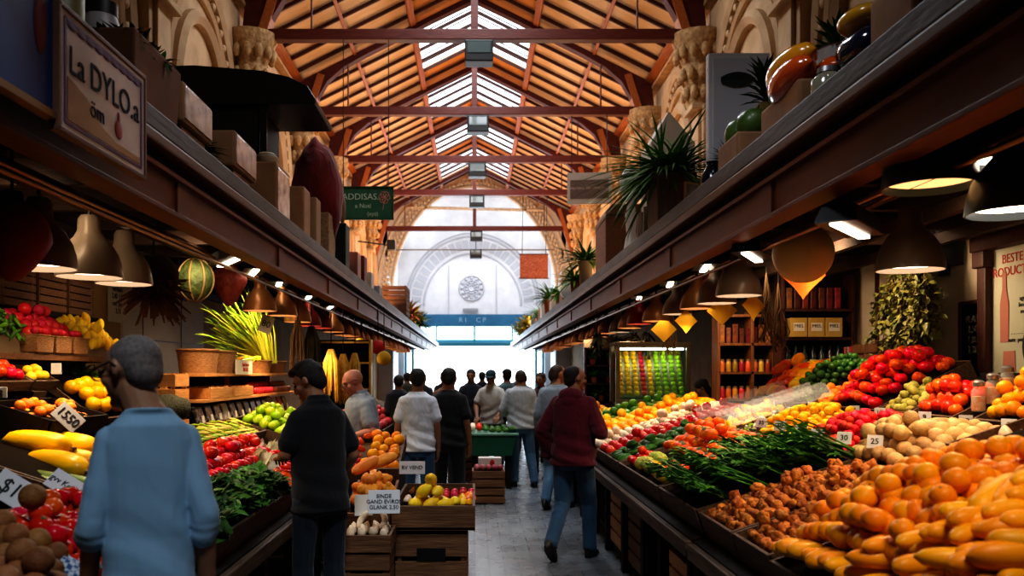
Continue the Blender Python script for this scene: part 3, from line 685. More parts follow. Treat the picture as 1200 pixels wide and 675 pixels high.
# -- strip lights under the canopies
def strip(p, L, rz, label, tilt=0):
    t = thing('strip_light', label, 'light', p, rz, 'dark strip lights under the canopies')
    mb = MB(); mb.box((0,0,.05),(L,.22,.10),taper=.8); mb.obj('casing', mat('strip_casing', (.018,.025,.03), .4), t, bevel=.01)
    MB().box((0,0,-.008),(L*.94,.06,.012)).obj('tube', GLOW, t)
    MB().tube([(0,0,.1),(0,0,2.95-p[2])], .012, 6).obj('stem', BLK, t)
strip((2.05,4.65,2.46), .62, R(52), 'dark strip light right of the paper globe')
strip((2.1,6.45,2.56), .60, R(62), 'dark strip light between the wide bell lamp and the globe')
strip((2.15,7.95,2.66), .55, R(80), 'small dark strip light above the wide grey bell lamp')
strip((2.2,9.6,2.68), .55, R(80), 'small dark strip light second left of the wide grey lamp')
strip((2.2,11.4,2.68), .55, R(80), 'small dark strip light far along the right lamp row')
strip((-2.15,7.5,2.66), .75, R(-60), 'dark strip light above the hanging red bundle on the left')
strip((-2.15,8.3,2.66), .6, R(-70), 'dark strip light just right of the hanging red bundle')
strip((-2.2,9.6,2.68), .5, R(-75), 'small dark strip light above the bronze lamps on the left')
strip((-2.2,11.3,2.68), .5, R(-75), 'small dark strip light above the red lamps on the left')
strip((-2.2,13.0,2.68), .5, R(-75), 'smallest dark strip light far along the left lamp row')
# flush amber lamp in the left soffit, another at right
for p, lb in (((-2.26,6.95,2.93),'flush amber lamp in the underside of the left canopy'),((2.2,4.75,2.93),'flush amber lamp in the underside of the right canopy')):
    t = thing('ceiling_lamp', lb, 'lamp', p); mb = MB(); mb.lathe([(.16,0),(.15,-.03)], 20); mb.obj('rim', BRASS, t); MB().lathe([(.001,-.034),(.12,-.034)], 20, caps=False).obj('lens', emat('amber_lens', (1,.6,.3), 1.2), t)
# ------------------------------------------------------------------ stalls, trays, crates
TIMB = wood('stall_timber', (.055,.028,.014), (.10,.052,.026), .6, 1)
TIMBX = wood('tray_timber', (.075,.042,.022), (.15,.085,.045), .65, 1, 4)
TIMBC = wood('crate_timber', (.13,.060,.026), (.22,.11,.05), .65, 0, 4)
TIMBL = wood('pale_crate_timber', (.48,.23,.075), (.62,.33,.12), .6, 1, 4)
DARKW = mat('dark_stall_paint', (.012,.008,.006), .7, 0, (.024,.015,.010), 4, spec=.2)
GAPSHADE = mat('gap_shade', (.014,.009,.006), .9, spec=.08)  # near-black filler colour gives the shaded gaps under a single layer of produce
WRAP = mat('foil_wrap', (.55,.56,.58), .25, .6, bump=.8, bscale=30)
PR1 = (1.25,.85,.323); PR3 = (2.85,1.36,.5); PL1 = (1.22,.85,.323)
def zp(pl, x): return pl[1]+pl[2]*(x-pl[0])
def stall(nm, label, sx, y0, y1, pl, x1, posts, back=None):
    x0 = pl[0]; t = thing('market_stall', label, 'market stall', (sx*x0,(y0+y1)/2,0)); L = y1-y0; o = -(y0+y1)/2
    mb = MB(); z0, z1 = zp(pl,x0)-.13, zp(pl,x1)-.13
    poly = [(0,z0),(sx*(x1-x0),z1),(sx*(x1-x0),z1-.04),(0,z0-.04)]
    mb.prism(poly if sx < 0 else poly[::-1], -L/2, L/2); mb.obj('display_board', DARKW, t)
    MB().box((-sx*.005,0,.665),(.07,L,.09)).obj('front_rail', wood('worn_rail', (.085,.05,.03), (.17,.11,.07), .55, 1), t, bevel=.01)
    for y in posts: MB().box((sx*.03,y+o,.31),(.075,.09,.62)).obj('post', DARKW, t, bevel=.006)
    MB().box((sx*.55,0,.10),(.9,L-.1,.03)).obj('bottom_shelf', TIMB, t)
    MB().box((sx*(x1-x0-.05),0,(z1-.04)/2),(.04,L,z1-.06)).obj('back_panel', DARKW, t)
    return t
stall('r1','dark wooden produce stall at right front holding squash and brown roots',1,1.95,4.86,PR1,2.86,(2.4,3.3,4.1,4.8))
stall('r2','long dark wooden produce stall on the right beyond the brown roots',1,4.9,20.0,PR1,2.86,(4.95,5.75,6.35,7.2,8.1,9.0,10,11,12,13.2,14.5,16,17.5,19))
stall('l1','dark wooden produce stall at left front holding tomatoes and marrows',-1,2.2,7.5,PL1,3.1,(2.4,3.2,4.1,4.9,5.8,6.7))
stall('l2','long wooden produce stall on the left beyond the man in black polo',-1,7.55,20.0,PL1,2.42,(7.7,8.6,9.6,11,13,15,17,19))
# back counter of the right stall
t = thing('back_counter', 'stepped back counter of tomatoes and oranges on the right', 'counter', (2.88,6.4,0))
MB().prism([(0,.02),(0,1.21),(.95,1.68),(.95,.02)][::-1], -2.1, 2.6).obj('counter_body', DARKW, t)
MB().box((-.012,.25,1.17),(.03,4.7,.10)).obj('edge_board', TIMB, t, bevel=.008)
def trayrim(sx, y0, y1, x0, x1, pl, h, m, label, group=None, H=.05, lin=None, front=None, top=.03):
    """a shallow wooden tray lying on the sloping stall; H is how far its added dark liner bulges"""
    cx, cy = (x0+x1)/2, (y0+y1)/2; n = Vector((-sx*pl[2],0,1)).normalized(); al = math.atan(pl[2])*-sx
    t = thing('produce_tray', label, 'tray', (sx*cx, cy, zp(pl,cx)), group=group, rot=(0,al,0))
    w = (x1-x0)*math.sqrt(1+pl[2]**2); L = y1-y0; b = .018
    fh = front or h
    zz = top
    mb = MB(); mb.box((-sx*(w/2-b/2),0,zz-fh/2),(b,L,fh)); mb.obj('front_board', m, t, bevel=.004)
    mb = MB(); mb.box((sx*(w/2-b/2),0,zz-h/2),(b,L,h)); mb.box((0,-L/2+b/2,zz-h/2),(w,b,h)); mb.box((0,L/2-b/2,zz-h/2),(w,b,h)); mb.obj('side_boards', m, t)
    N = 8; vs = []; fs = []
    for i in range(N+1):
        for j in range(N+1):
            a, c = i/N, j/N; vs.append((-w/2+b+(w-2*b)*a, -L/2+b+(L-2*b)*c, zz-.045+H*dome(a,c)))
    for i in range(N):
        for j in range(N): fs.append((i*(N+1)+j,(i+1)*(N+1)+j,(i+1)*(N+1)+j+1,i*(N+1)+j+1))
    MB().add(vs, fs).obj('filler', lin or GAPSHADE, t, 180)
    return t
def dome(a, c): return (max(0,math.sin(PI*a))*max(0,math.sin(PI*c)))**.6
def inst(name, proto, loc, rot, sc, label, cat, group):
    o = link(name, proto[0], None, loc, rot, sc)
    for nm, me in proto[1]: link(nm, me, o)
    return tag(o, label, cat, group)
def fill(sx, y0, y1, x0, x1, pl, r, name, protos, label, cat, group, H=.05, base=0, second=.3, jit=.26, rot='any', sp=2.06, sv=.08, gap=.03, keep=None, level=False, dm=None):
    k = math.sqrt(1+pl[2]**2); n = Vector((-sx*pl[2],0,1)).normalized(); tx = Vector((sx,0,pl[2]))/k
    d = r*sp; T = (x1-x0-2*gap)*k; L = y1-y0-2*gap; cnt = 0
    org = Vector((sx*(x0+gap), y0+gap, zp(pl,x0+gap)))
    def put(t, y, lift, p=None):
        nonlocal cnt
        if keep and not keep(x0+gap+t/k, y0+gap+y): return
        h = H*(dome(t/T, y/L) if dm is None else dome((x0+gap+t/k-dm[0])/(dm[1]-dm[0]), (y0+gap+y-dm[2])/(dm[3]-dm[2])))+lift; q = org+tx*t+Vector((0,y,0))+n*(h+base+r*.8)
        if rot == 'any': e = Euler((rnd.uniform(-.6,.6), rnd.uniform(-.6,.6), rnd.uniform(0,6.3)))
        elif rot == 'tumble': e = Euler((rnd.uniform(0,6.3), rnd.uniform(0,6.3), rnd.uniform(0,6.3)))
        else:
            a = rot+rnd.uniform(-.35,.35); e = Euler((rnd.uniform(-.2,.2), rnd.uniform(-.15,.15)-(0 if level else sx*math.atan(pl[2])*math.cos(a)**2), a))
        pr = protos(x0+gap+t/k, y0+gap+y) if callable(protos) else rnd.choice(protos)
        inst(name, pr, q, e, 1+rnd.uniform(-sv,sv), label, cat, group); cnt += 1
    i = 0; t = r
    while t <= T-r*.8:
        y = r+(d/2 if i % 2 else 0)
        while y <= L-r*.8:
            put(t+rnd.uniform(-jit,jit)*r, y+rnd.uniform(-jit,jit)*r, 0)
            if rnd.random() < second and r*1.6 < t < T-r*2.4 and r*1.6 < y < L-r*2.4: put(t+d*.29, y+d/2, r*1.5)
            y += d
        t += d*.87; i += 1
    return cnt
def crate(label, loc, d, m, slats=4, rz=0, group=None, hole=False, name='wooden_crate'):
    t = thing(name, label, 'crate', loc, rz, group); x, y, z = d
    for sy, nm in ((-1,'front_slats'),(1,'back_slats')):
        mb = MB(); hh = z/slats
        for i in range(slats): mb.box((0,sy*(y/2-.009),hh*(i+.5)),(x,.018,hh*.82))
        mb.obj(nm, m, t, bevel=.003)
    for sx in (-1,1):
        mb = MB(); hh = z/slats
        for i in range(slats): mb.box((sx*(x/2-.009),0,hh*(i+.5)),(.018,y-.04,hh*.82))
        mb.obj('side_slats', m, t)
    mb = MB()
    for sx in (-1,1):
        for sy in (-1,1): mb.box((sx*(x/2-.03),sy*(y/2-.03),z/2),(.03,.03,z))
    mb.box((0,0,.012),(x-.02,y-.02,.02)); mb.obj('corner_posts', m, t)
    if hole: MB().box((0,-y/2-.001,z*.72),(x*.4,.006,z*.16)).obj('hand_hole', mat('hole_dark', (.004,.003,.003), .9), t)
    return t
# crates stored under the right stall
for i, (x,y,z,dx,dy,dz,lb) in enumerate(((1.50,5.32,.115,.45,.55,.42,'crate under the right stall nearest the brown roots'),(1.50,6.78,.115,.45,.6,.48,'crate under the right stall below the orange persimmons'),(1.50,7.65,.115,.45,.7,.5,'slatted crate under the right stall beside the maroon hoodie man'),(1.50,4.45,.115,.45,.5,.3,'low crate under the squash stall at right'),
    (-1.6,4.5,.115,.45,.6,.42,'crate under the left stall below the dark greens'),(-1.6,5.4,.115,.45,.6,.35,'crate under the left stall beside the man in black polo'))):
    crate(lb, (x,y,z), (dx,dy,dz), TIMBC if i % 2 else TIMBL, 4)
# ---- the crate display standing in the aisle on the left
crate('tall slatted box with hand hole carrying the lemons, front right of the crate display', (-.30,6.15,.015), (.50,.46,.56), TIMBC, 3, hole=True)
t = thing('produce_tray', 'deep wooden tray of lemons and radishes on the crate display', 'tray', (-.285,6.5,.60))
MB().box((0,0,.0),(.58,1.2,.02)).obj('bottom', TIMBC, t); mb = MB(); mb.box((0,-.59,.075),(.58,.02,.17)); mb.obj('front_board', TIMBC, t, bevel=.004)
mb = MB(); mb.box((0,.59,.075),(.58,.02,.17)); mb.box((-.28,0,.075),(.02,1.16,.17)); mb.box((.28,0,.075),(.02,1.16,.17)); mb.obj('side_boards', TIMBC, t)
MB().box((0,0,.09),(.53,1.14,.02)).obj('filler', GAPSHADE, t)
crate('second slatted box behind the one with the hand hole', (-.30,6.75,.015), (.50,.6,.56), TIMBC, 3)
crate('wooden box under the heap of orange gourds', (-.745,6.25,.015), (.28,.6,.62), TIMBC, 3)
t = thing('produce_tray', 'sloping wooden tray under the heap of orange gourds', 'tray', (-.745,6.28,.66), rot=(R(10),0,0))
MB().box((0,0,0),(.32,.8,.02)).obj('bottom', TIMBC, t); mb = MB(); mb.box((0,-.39,.06),(.32,.02,.13)); mb.obj('front_board', TIMBC, t); mb = MB(); mb.box((-.15,0,.06),(.02,.76,.13)); mb.box((.15,0,.06),(.02,.76,.13)); mb.obj('side_boards', TIMBC, t)
crate('slatted crate of garlic at foot of the crate display', (-.70,5.70,.015), (.30,.36,.50), TIMBC, 4)
t = thing('produce_tray', 'shallow wooden tray of garlic on the low front crate', 'tray', (-.70,5.70,.53))
MB().box((0,0,.0),(.32,.38,.02)).obj('bottom', TIMBC, t); mb = MB(); mb.box((0,-.18,.05),(.32,.018,.10)); mb.obj('front_board', TIMBC, t, bevel=.003); mb = MB(); mb.box((0,.18,.05),(.32,.018,.10)); mb.box((-.15,0,.05),(.018,.34,.10)); mb.box((.15,0,.05),(.018,.34,.10)); mb.obj('side_boards', TIMBC, t)
MB().box((0,0,.06),(.28,.33,.02)).obj('filler', GAPSHADE, t)
# ---- draped tray stand in front of the bald man
t = thing('display_stand', 'black draped tray stand of oranges and red chillies beside the bald man', 'stand', (-.86,7.15,0))
MB().box((0,0,.42),(.5,.8,.82)).obj('drape', mat('black_drape', (.008,.008,.009), .6, bump=.6, bscale=9), t, bevel=.03)
mb = MB(); mb.box((0,0,.93),(.52,.84,.03),rot=(R(16),0,0)); mb.box((0,-.41,.87),(.52,.02,.12),rot=(R(16),0,0)); mb.box((-.25,0,.97),(.02,.84,.10),rot=(R(16),0,0)); mb.box((.25,0,.97),(.02,.84,.10),rot=(R(16),0,0)); mb.obj('tray', TIMBX, t)
# ---- green table in the middle of the hall with its crates
t = thing('vegetable_table', 'green trough table of vegetables in the middle of the hall', 'table', (.20,12.75,0))
mb = MB(); mb.prism([(-.38,.78),(.42,.78),(.34,.48),(-.22,.48)], -.45, .45); mb.obj('trough', mat('green_enamel', (.012,.09,.05), .4), t, bevel=.012)
mb = MB(); mb.box((.02,0,.79),(.84,.94,.035)); mb.obj('rim', mat('pale_green_rim', (.14,.28,.20), .4), t, bevel=.01)
for x in (-.2,.3):
    for y in (-.35,.35): MB().box((x,y,.235),(.07,.07,.47)).obj('leg', DARKW, t)
crate('stacked crate top of the pair in front of the green table', (.18,11.1,.215), (.42,.45,.22), TIMBC, 2)
crate('stacked crate bottom of the pair in front of the green table', (.18,11.1,.012), (.42,.45,.2), TIMBC, 2)
crate('slatted crate left of the green table, on top of another', (-.16,13.3,.33), (.5,.5,.3), TIMBC, 3)
crate('slatted crate left of the green table, on the floor', (-.16,13.3,.012), (.5,.5,.3), TIMBC, 3)
t = thing('carton', 'small white carton with a red mark on the crate pair', 'box', (.20,11.18,.44)); MB().box((0,0,.07),(.30,.2,.13)).obj('box_body', mat('white_card', (.62,.58,.54), .7), t, bevel=.006); MB().ball((.03,-.102,.075),(.03,.004,.04),10,8).obj('red_mark', mat('red_print', (.5,.03,.03), .5), t, 180)
# ------------------------------------------------------------------ fruit and vegetable shapes
def M_(n, c, c2=None, rough=.38, rand=.16, hue=.008, ns=9, bump=0, bs=60, coat=.04, sss=.05): return mat(n, c, rough, 0, c2, ns, (1,1,1), bump, bs, rand, hue, coat=coat, sss=sss, spec=.28)
MO = M_('orange_skin', (.86,.30,.004), (.92,.40,.008), .45, .10, .012, 6, .08, 220)
MSQ = M_('squash_skin', (.84,.33,.008), (.90,.44,.014), .42, .10, .012, 5, .04, 40)
MTOM = M_('tomato_skin', (.58,.016,.008), (.70,.035,.010), .25, .2, .012, 5)
MTOM2 = M_('tomato_ripe', (.64,.022,.008), (.76,.055,.010), .28, .2, .02, 5)
MKIWI = M_('brown_fruit_skin', (.24,.10,.035), (.34,.16,.06), .6, .25, .01, 14, .3, 90)
MROOT = M_('brown_root_skin', (.36,.11,.018), (.52,.20,.04), .6, .3, .01, 18, .7, 60)
MYEL = M_('yellow_skin', (.88,.45,.006), (.92,.56,.012), .35, .12, .012, 8)
MMAR = M_('marrow_skin', (.88,.50,.006), (.92,.60,.012), .35, .08, .006, 3, .05, 30)
MCUC = M_('cucumber_skin', (.07,.16,.03), (.20,.30,.07), .4, .2, .01, 12)
MRED = M_('red_fruit_skin', (.56,.012,.016), (.68,.030,.024), .35, .22, .015, 18, .3, 120)
MRAD = M_('radish_skin', (.58,.015,.045), (.72,.06,.09), .3, .2, .012, 7)
MBEIGE = M_('beige_fruit_skin', (.50,.31,.13), (.62,.42,.20), .6, .2, .01, 14, .25, 90)
MPALE = M_('pale_garlic_skin', (.72,.56,.40), (.82,.68,.52), .6, .15, .008, 12)
MGRN = M_('green_fruit_skin', (.07,.22,.008), (.14,.32,.015), .4, .3, .02, 8)
MLIME = M_('lime_skin', (.28,.48,.010), (.45,.60,.02), .4, .2, .02, 8)
MDGRN = M_('dark_green_skin', (.03,.10,.015), (.07,.17,.03), .4, .35, .02, 9)
MOLIV = M_('olive_skin', (.36,.34,.07), (.50,.46,.13), .45, .25, .015, 10)
MPEPR = M_('red_pepper_skin', (.62,.03,.012), (.72,.10,.012), .25, .15, .015, 4)
MPEPO = M_('orange_pepper_skin', (.86,.24,.01), (.90,.38,.015), .27, .15, .02, 4)
MAPR = M_('apricot_skin', (.86,.22,.02), (.90,.38,.04), .45, .15, .015, 8)
MLEMON = M_('lemon_skin', (.90,.58,.02), (.93,.68,.05), .4, .1, .01, 8, .1, 160)
MCAB = M_('white_cabbage_leaf', (.66,.66,.42), (.78,.76,.56), .5, .08, .01, 6, .4, 14)
MLEAF = M_('leaf_green', (.06,.20,.02), (.12,.32,.04), .5, .3, .02, 8)
MLEAFD = M_('leaf_dark_green', (.018,.08,.012), (.045,.15,.025), .5, .3, .02, 8)
MLEAFY = M_('leaf_yellow_green', (.30,.42,.03), (.48,.56,.06), .5, .2, .02, 8)
MSTEM = mat('stem_green', (.10,.13,.03), .6); MSTEMB = mat('stem_brown', (.14,.08,.03), .7); MCALYX = mat('calyx', (.10,.12,.03), .6)
def ballmesh(r, m, nu=12, nv=8, fn=None, sc=(1,1,1), name='fruit'):
    return MB().ball((0,0,0), tuple(r*s for s in sc), nu, nv, fn=fn).mdone(name, m, 180)
def dimple(p, k=.22, w=.35):
    d = math.hypot(p.x, p.y)
    return Vector((p.x, p.y, p.z-(k*math.exp(-(d/w)**2) if p.z > 0 else -.5*k*math.exp(-(d/w)**2))))
def lobes(n, a): return lambda p: dimple(Vector((p.x, p.y, p.z))*(1+a*math.cos(n*math.atan2(p.y,p.x))*(1-p.z*p.z)), .2, .4)
def pr(*m): return [(x, []) for x in m]
def fruit_orange(r, m, hi=True):
    me = ballmesh(r, m, 22 if hi else 12, 14 if hi else 8, lambda p: dimple(p,.10,.22), (1,1,.93))
    if not hi: return [(me, [])]
    c = MB(); c.lathe([(.001,r*.80),(r*.10,r*.83),(r*.13,r*.845),(r*.05,r*.87),(.001,r*.875)], 7, caps=False)
    return [(me, [('calyx', c.mdone('calyx', MCALYX, 60))])]
def squash(r, L, m, bend=.12, hi=True):
    out = []
    for sd in (1,-1,.3):
        mb = MB(); n = 12; pts = []; rad = []
        for i in range(n+1):
            t = i/n; x = (t-.5)*L; b = bend*L*sd*math.sin(PI*t)
            q = max(0,1-abs(2*t-1)**5)**.5; rr = r*(.80+.20*math.sin(PI*min(1,max(0,(1.02-t)*1.05))**.8)*(1.0 if t > .0 else 0))*q
            pts.append((x, b, 0)); rad.append(max(rr, .004))
        mb.tube(pts, rad, 14); me = mb.mdone('squash', m, 180)
        st = MB(); st.tube([(L*.49, pts[-1][1], 0),(L*.545, pts[-1][1]+.003*sd, .006)], [r*.18, r*.13], 7)
        out.append((me, [('stem', st.mdone('stem', MSTEMB, 60))] if hi else []))
    return out
def lemon(r, m): return pr(ballmesh(r, m, 14, 10, lambda p: Vector((p.x*.82, p.y*.82, p.z*(1+.28*abs(p.z)**6))), (1,1,1.1)))
def pepper(r, m, hi=True):
    me = ballmesh(r, m, 16, 12, lambda p: Vector((p.x, p.y, p.z))*(1+.10*math.cos(3*math.atan2(p.y,p.z))), (1.5,.82,.78))
    return [(me, [])]
def lump(r, m, seed):
    q = random.Random(seed); mb = MB(); ph = [q.uniform(0,6) for _ in range(6)]
    f = lambda p: p*(1+.16*math.sin(3*p.x+ph[0])*math.sin(4*p.y+ph[1])+.13*math.sin(6*p.z+ph[2]+2*p.x))
    mb.ball((0,0,0), (r*1.15,r*.85,r*.85), 11, 8, fn=f)
    for _ in range(2):
        a = q.uniform(0,6.3); mb.ball((math.cos(a)*r*.9, math.sin(a)*r*.6, q.uniform(-.2,.4)*r), r*q.uniform(.4,.55), 8, 6)
    return (mb.mdone('root', m, 180), [])
def chili(L, r, m):
    mb = MB(); mb.tube([(-L/2,0,0),(-L/4,L*.05,0),(0,L*.07,0),(L/4,L*.05,0),(L/2,-.01*L,0)], [r*.7,r,r*.95,r*.7,r*.15], 7)
    return (mb.mdone('pod', m, 180), [])
def leaf(mb, base, d, up, L, w, curl=.3, n=3):
    d = Vector(d).normalized(); up = Vector(up); s = d.cross(up).normalized(); up = s.cross(d); vs = []; fs = []
    for i in range(n+1):
        t = i/n; ww = w*math.sin(PI*(.12+.86*t))**.8*(1 if t < 1 else .1); c = Vector(base)+d*L*t-up*curl*L*t*t
        vs += [tuple(c-s*ww+up*ww*.35), tuple(c), tuple(c+s*ww+up*ww*.35)]
    for i in range(n):
        for j in range(2): a = i*3+j; fs.append((a,a+1,a+4,a+3))
    mb.add(vs, fs)
def sprig(n, L, w, m, seed, spread=.5, up=.5, stem=True):
    """a leafy bunch lying along +x, origin in its middle"""
    q = random.Random(seed); mb = MB(); st = MB()
    for i in range(n):
        a = q.uniform(-spread,spread); e = q.uniform(-.1,up); d = Vector((math.cos(a), math.sin(a), e)); b = Vector((-L/2+q.uniform(0,L*.7), q.uniform(-.3,.3)*L*.3, q.uniform(0,.03)))
        if stem and i % 3 == 0: st.tube([(-L/2,q.uniform(-.01,.01),0), tuple(b+d*L*.3)], .0035, 5)
        leaf(mb, b, (d.x, d.y+q.uniform(-.5,.5), d.z), (q.uniform(-.3,.3),q.uniform(-.4,.4),1), L*q.uniform(.3,.5), w*q.uniform(.7,1.2), q.uniform(0,.5))
    ch = [('stems', st.mdone('stems', MSTEM, 60))] if st.v else []
    return (mb.mdone('leaves', m, 180), ch)
def stalks(n, L, r, m, tip, seed, fan=.15):
    q = random.Random(seed); mb = MB(); lf = MB()
    for i in range(n):
        a = q.uniform(-fan,fan); y = q.uniform(-.04,.04); z = q.uniform(0,.05); e = Vector((L*q.uniform(.42,.55), y+math.tan(a)*L, z+q.uniform(-.01,.04)))
        mb.tube([(-L/2,y*.5,z*.6),(0,y+math.tan(a)*L*.4,z+.01),tuple(e)], [r,r*.9,r*.6], 6)
        for _ in range(3): leaf(lf, e-Vector((q.uniform(0,.10),0,0)), (1,q.uniform(-.9,.9),q.uniform(-.2,.5)), (0,0,1), q.uniform(.05,.09), .013, .3)
    return (mb.mdone('stalks', m, 180), [('leaf_tips', lf.mdone('tips', tip, 180))])
T = lambda *a, **k: trayrim(*a, **k)
def tray_of(sx, y0, y1, x0, x1, pl, r, name, protos, label, cat, traylabel, H=.05, **k):
    T(sx, y0, y1, x0, x1, pl, k.pop('h', .13), k.pop('m', TIMBX), traylabel, H=H, top=k.pop('top', .03), front=k.pop('front', None))
    return fill(sx, y0, y1, x0, x1, pl, r, name, protos, label, cat, k.pop('group', label), H=H, base=-.02, **k)
CNT = {}
# ================================================================== right stall, nearest trays
OR_ = fruit_orange(.044, MO); SQ_ = squash(.034, .155, MSQ)+squash(.036, .14, MSQ, .06); SB_ = squash(.042, .23, MSQ, .10)+squash(.038, .26, MSQ, .16)
DM = (1.27,2.34,2.0,3.66); HH = .27
T(1, 2.0, 3.66, 1.27, 2.34, PR1, .13, TIMBX, 'wooden tray of orange squash and oranges at bottom right', H=HH, top=.02)
split = lambda x, y: x < 1.39 or y < 2.66
fill(1, 2.0, 3.66, 1.27, 2.34, PR1, .044, 'orange', OR_, 'plump orange in the heap above the squash at bottom right', 'orange', 'oranges in the big heap', H=HH, base=.01, second=.45, sv=.14, dm=DM, keep=lambda x, y: not split(x, y) and y > 2.4)
fill(1, 2.2, 3.66, 1.27, 2.2, PR1, .036, 'squash', SQ_, 'small orange squash in the front rows at bottom right', 'squash', 'squashes in the big heap', H=HH, base=.01, second=.6, rot=.0, sv=.15, sp=2.45, level=True, dm=DM, keep=lambda x, y: split(x, y))
def on_heap(u, v, r):
    Y = 2.0
    while Y < 3.66:
        q = at(u, v, Y); a, c = (q.x-DM[0])/(DM[1]-DM[0]), (q.y-DM[2])/(DM[3]-DM[2])
        if 0 < a < 1 and 0 < c < 1 and q.z <= zp(PR1,q.x)+HH*dome(a,c)+.085+r*.7: return q
        Y += .01
    return None
for (u, v, a, el, s_) in ((1140,588,.75,.35,1.15),(1172,582,.5,.30,1.2),(1190,612,.2,.15,1.1),(1165,628,.08,.05,1.0),(1095,636,.0,.0,.9),(1120,652,.0,0,.95),(1050,640,.1,0,.9),(1182,648,.1,.05,1.1),(1078,542,1.9,.5,.9),(1085,562,.9,.4,.8),(1150,606,.3,.1,1.0),(1030,652,.05,0,.9),(1160,662,.0,0,1.0),(1085,664,.1,0,.9),(1195,575,.6,.3,1.1),(1120,625,.1,0,.9)):
    q = on_heap(u, v, .04)
    if q: inst('squash', rnd.choice(SB_), q, (0,-el,a), s_, 'larger curved orange squash lying on top of the heap at bottom right', 'squash', 'big squashes on top')
for (u, v, s_) in ((1100,588,1.1),(1072,582,1.0),(1120,556,1.15),(1058,556,1.1),(1135,612,1.1),(1020,577,1.1),(1000,592,1.05),(1092,570,1.1),(1110,604,1.1),(1046,580,1.1),(1062,602,1.05),(1148,560,1.1)):
    q = on_heap(u, v, .045)
    if q: inst('orange', OR_[0], q, (rnd.uniform(.2,.9),rnd.uniform(-.4,.4),rnd.uniform(0,6)), s_, 'plump orange in the heap above the squash at bottom right', 'orange', 'oranges in the big heap')
ROOT = [lump(.033, MROOT, i) for i in range(6)]
tray_of(1, 3.70, 4.22, 1.28, 2.2, PR1, .033, 'brown_root', ROOT, 'knobbly brown root in the tray beside the squash', 'root vegetable', 'dark wooden tray of brown roots nearest the squash', .05, second=.12, rot='tumble', front=.14)
tray_of(1, 4.24, 4.84, 1.28, 2.2, PR1, .033, 'brown_root', ROOT, 'knobbly brown root in the tray beside the green stalks', 'root vegetable', 'dark wooden tray of brown roots beside the green stalks', .06, second=.15, rot='tumble', front=.14)
# greens
T(1, 4.92, 5.9, 1.28, 2.2, PR1, .13, TIMBX, 'wooden tray of green stalks and leaves on the right', H=.06, front=.14)
GS = [stalks(9, .36, .006, MLEAF, MLEAF, i, .25) for i in range(5)]
for i in range(40):
    x = 1.36+.19*(i % 5)+rnd.uniform(-.04,.04); y = 4.99+.112*(i//5)+rnd.uniform(-.03,.03)
    inst('green_stalk_bunch', GS[i % 5], (x, y, zp(PR1,x)+.06+.05*dome((x-1.28)/.92,(y-4.92)/.98)), (rnd.uniform(-.2,.2),-.3,rnd.uniform(2.6,4.0)), rnd.uniform(.9,1.15), 'bunch of thin green stalks with leafy tips on the right stall', 'greens', 'green stalk bunches')
SPR = [sprig(26, .20, .018, MLEAF, i) for i in range(4)]
for i in range(52):
    x = 1.36+.80*((i*.618)%1); y = 4.97+.86*i/52; inst('herb_bunch', SPR[i % 4], (x, y, zp(PR1,x)+.10), (0,-.2,rnd.uniform(0,6.3)), 1, 'leafy herb bunch among the green stalks on the right', 'herbs', 'herb bunches among the stalks')
# persimmons, peppers, cauliflower
ROM = [(ballmesh(.06, M_('romanesco_skin', (.42,.46,.06), (.60,.55,.12), .6, .15, .02, 30, .9, 70), 14, 10, lambda p: p*(1+.08*math.sin(9*p.x)*math.sin(9*p.y)*math.sin(8*p.z+1))), [])]
T(1, 5.94, 7.55, 1.28, 2.2, PR1, .13, TIMBX, 'wooden tray of persimmons and peppers on the right', H=.05, front=.14)
PER = [(ballmesh(.055, M_('persimmon_skin', (.84,.12,.005), (.88,.20,.008), .3, .14, .012, 5), 16, 10, lobes(4,.05), (1,1,.82)), [('calyx', MB().lathe([(.001,.040),(.022,.043),(.001,.048)], 5, caps=False).mdone('calyx', MCALYX, 60))])]
fill(1, 5.96, 7.5, 1.62, 2.18, PR1, .055, 'persimmon', PER, 'round orange persimmon behind the peppers on the right stall', 'persimmon', 'persimmons', H=.08, second=.25)
fill(1, 6.55, 7.0, 1.30, 1.62, PR1, .056, 'romanesco', ROM, 'yellow green romanesco head at the front of the right stall', 'romanesco', 'romanesco heads', H=.03, second=.2)
fill(1, 6.05, 6.52, 1.42, 1.62, PR1, .05, 'red_pepper', pepper(.05, MPEPR), 'dark red pepper beside the long yellow squash on the right', 'pepper', 'dark red peppers', H=.02, rot=.4)
fill(1, 7.02, 7.5, 1.30, 1.60, PR1, .04, 'red_tomato', pr(ballmesh(.04, MTOM, 12, 8, lobes(5,.04))), 'small red tomato beside the romanesco heads', 'tomato', 'tomatoes by the romanesco', H=.02)
for i, (x,y,a) in enumerate(((1.37,6.05,1.9),(1.38,6.32,1.75))): inst('long_squash', squash(.055,.36,MMAR,.05)[0], (x,y,zp(PR1,x)+.06), (0,-.2,a), 1, ['nearer','further'][i]+' long yellow squash lying at the front edge of the right stall', 'squash', None)
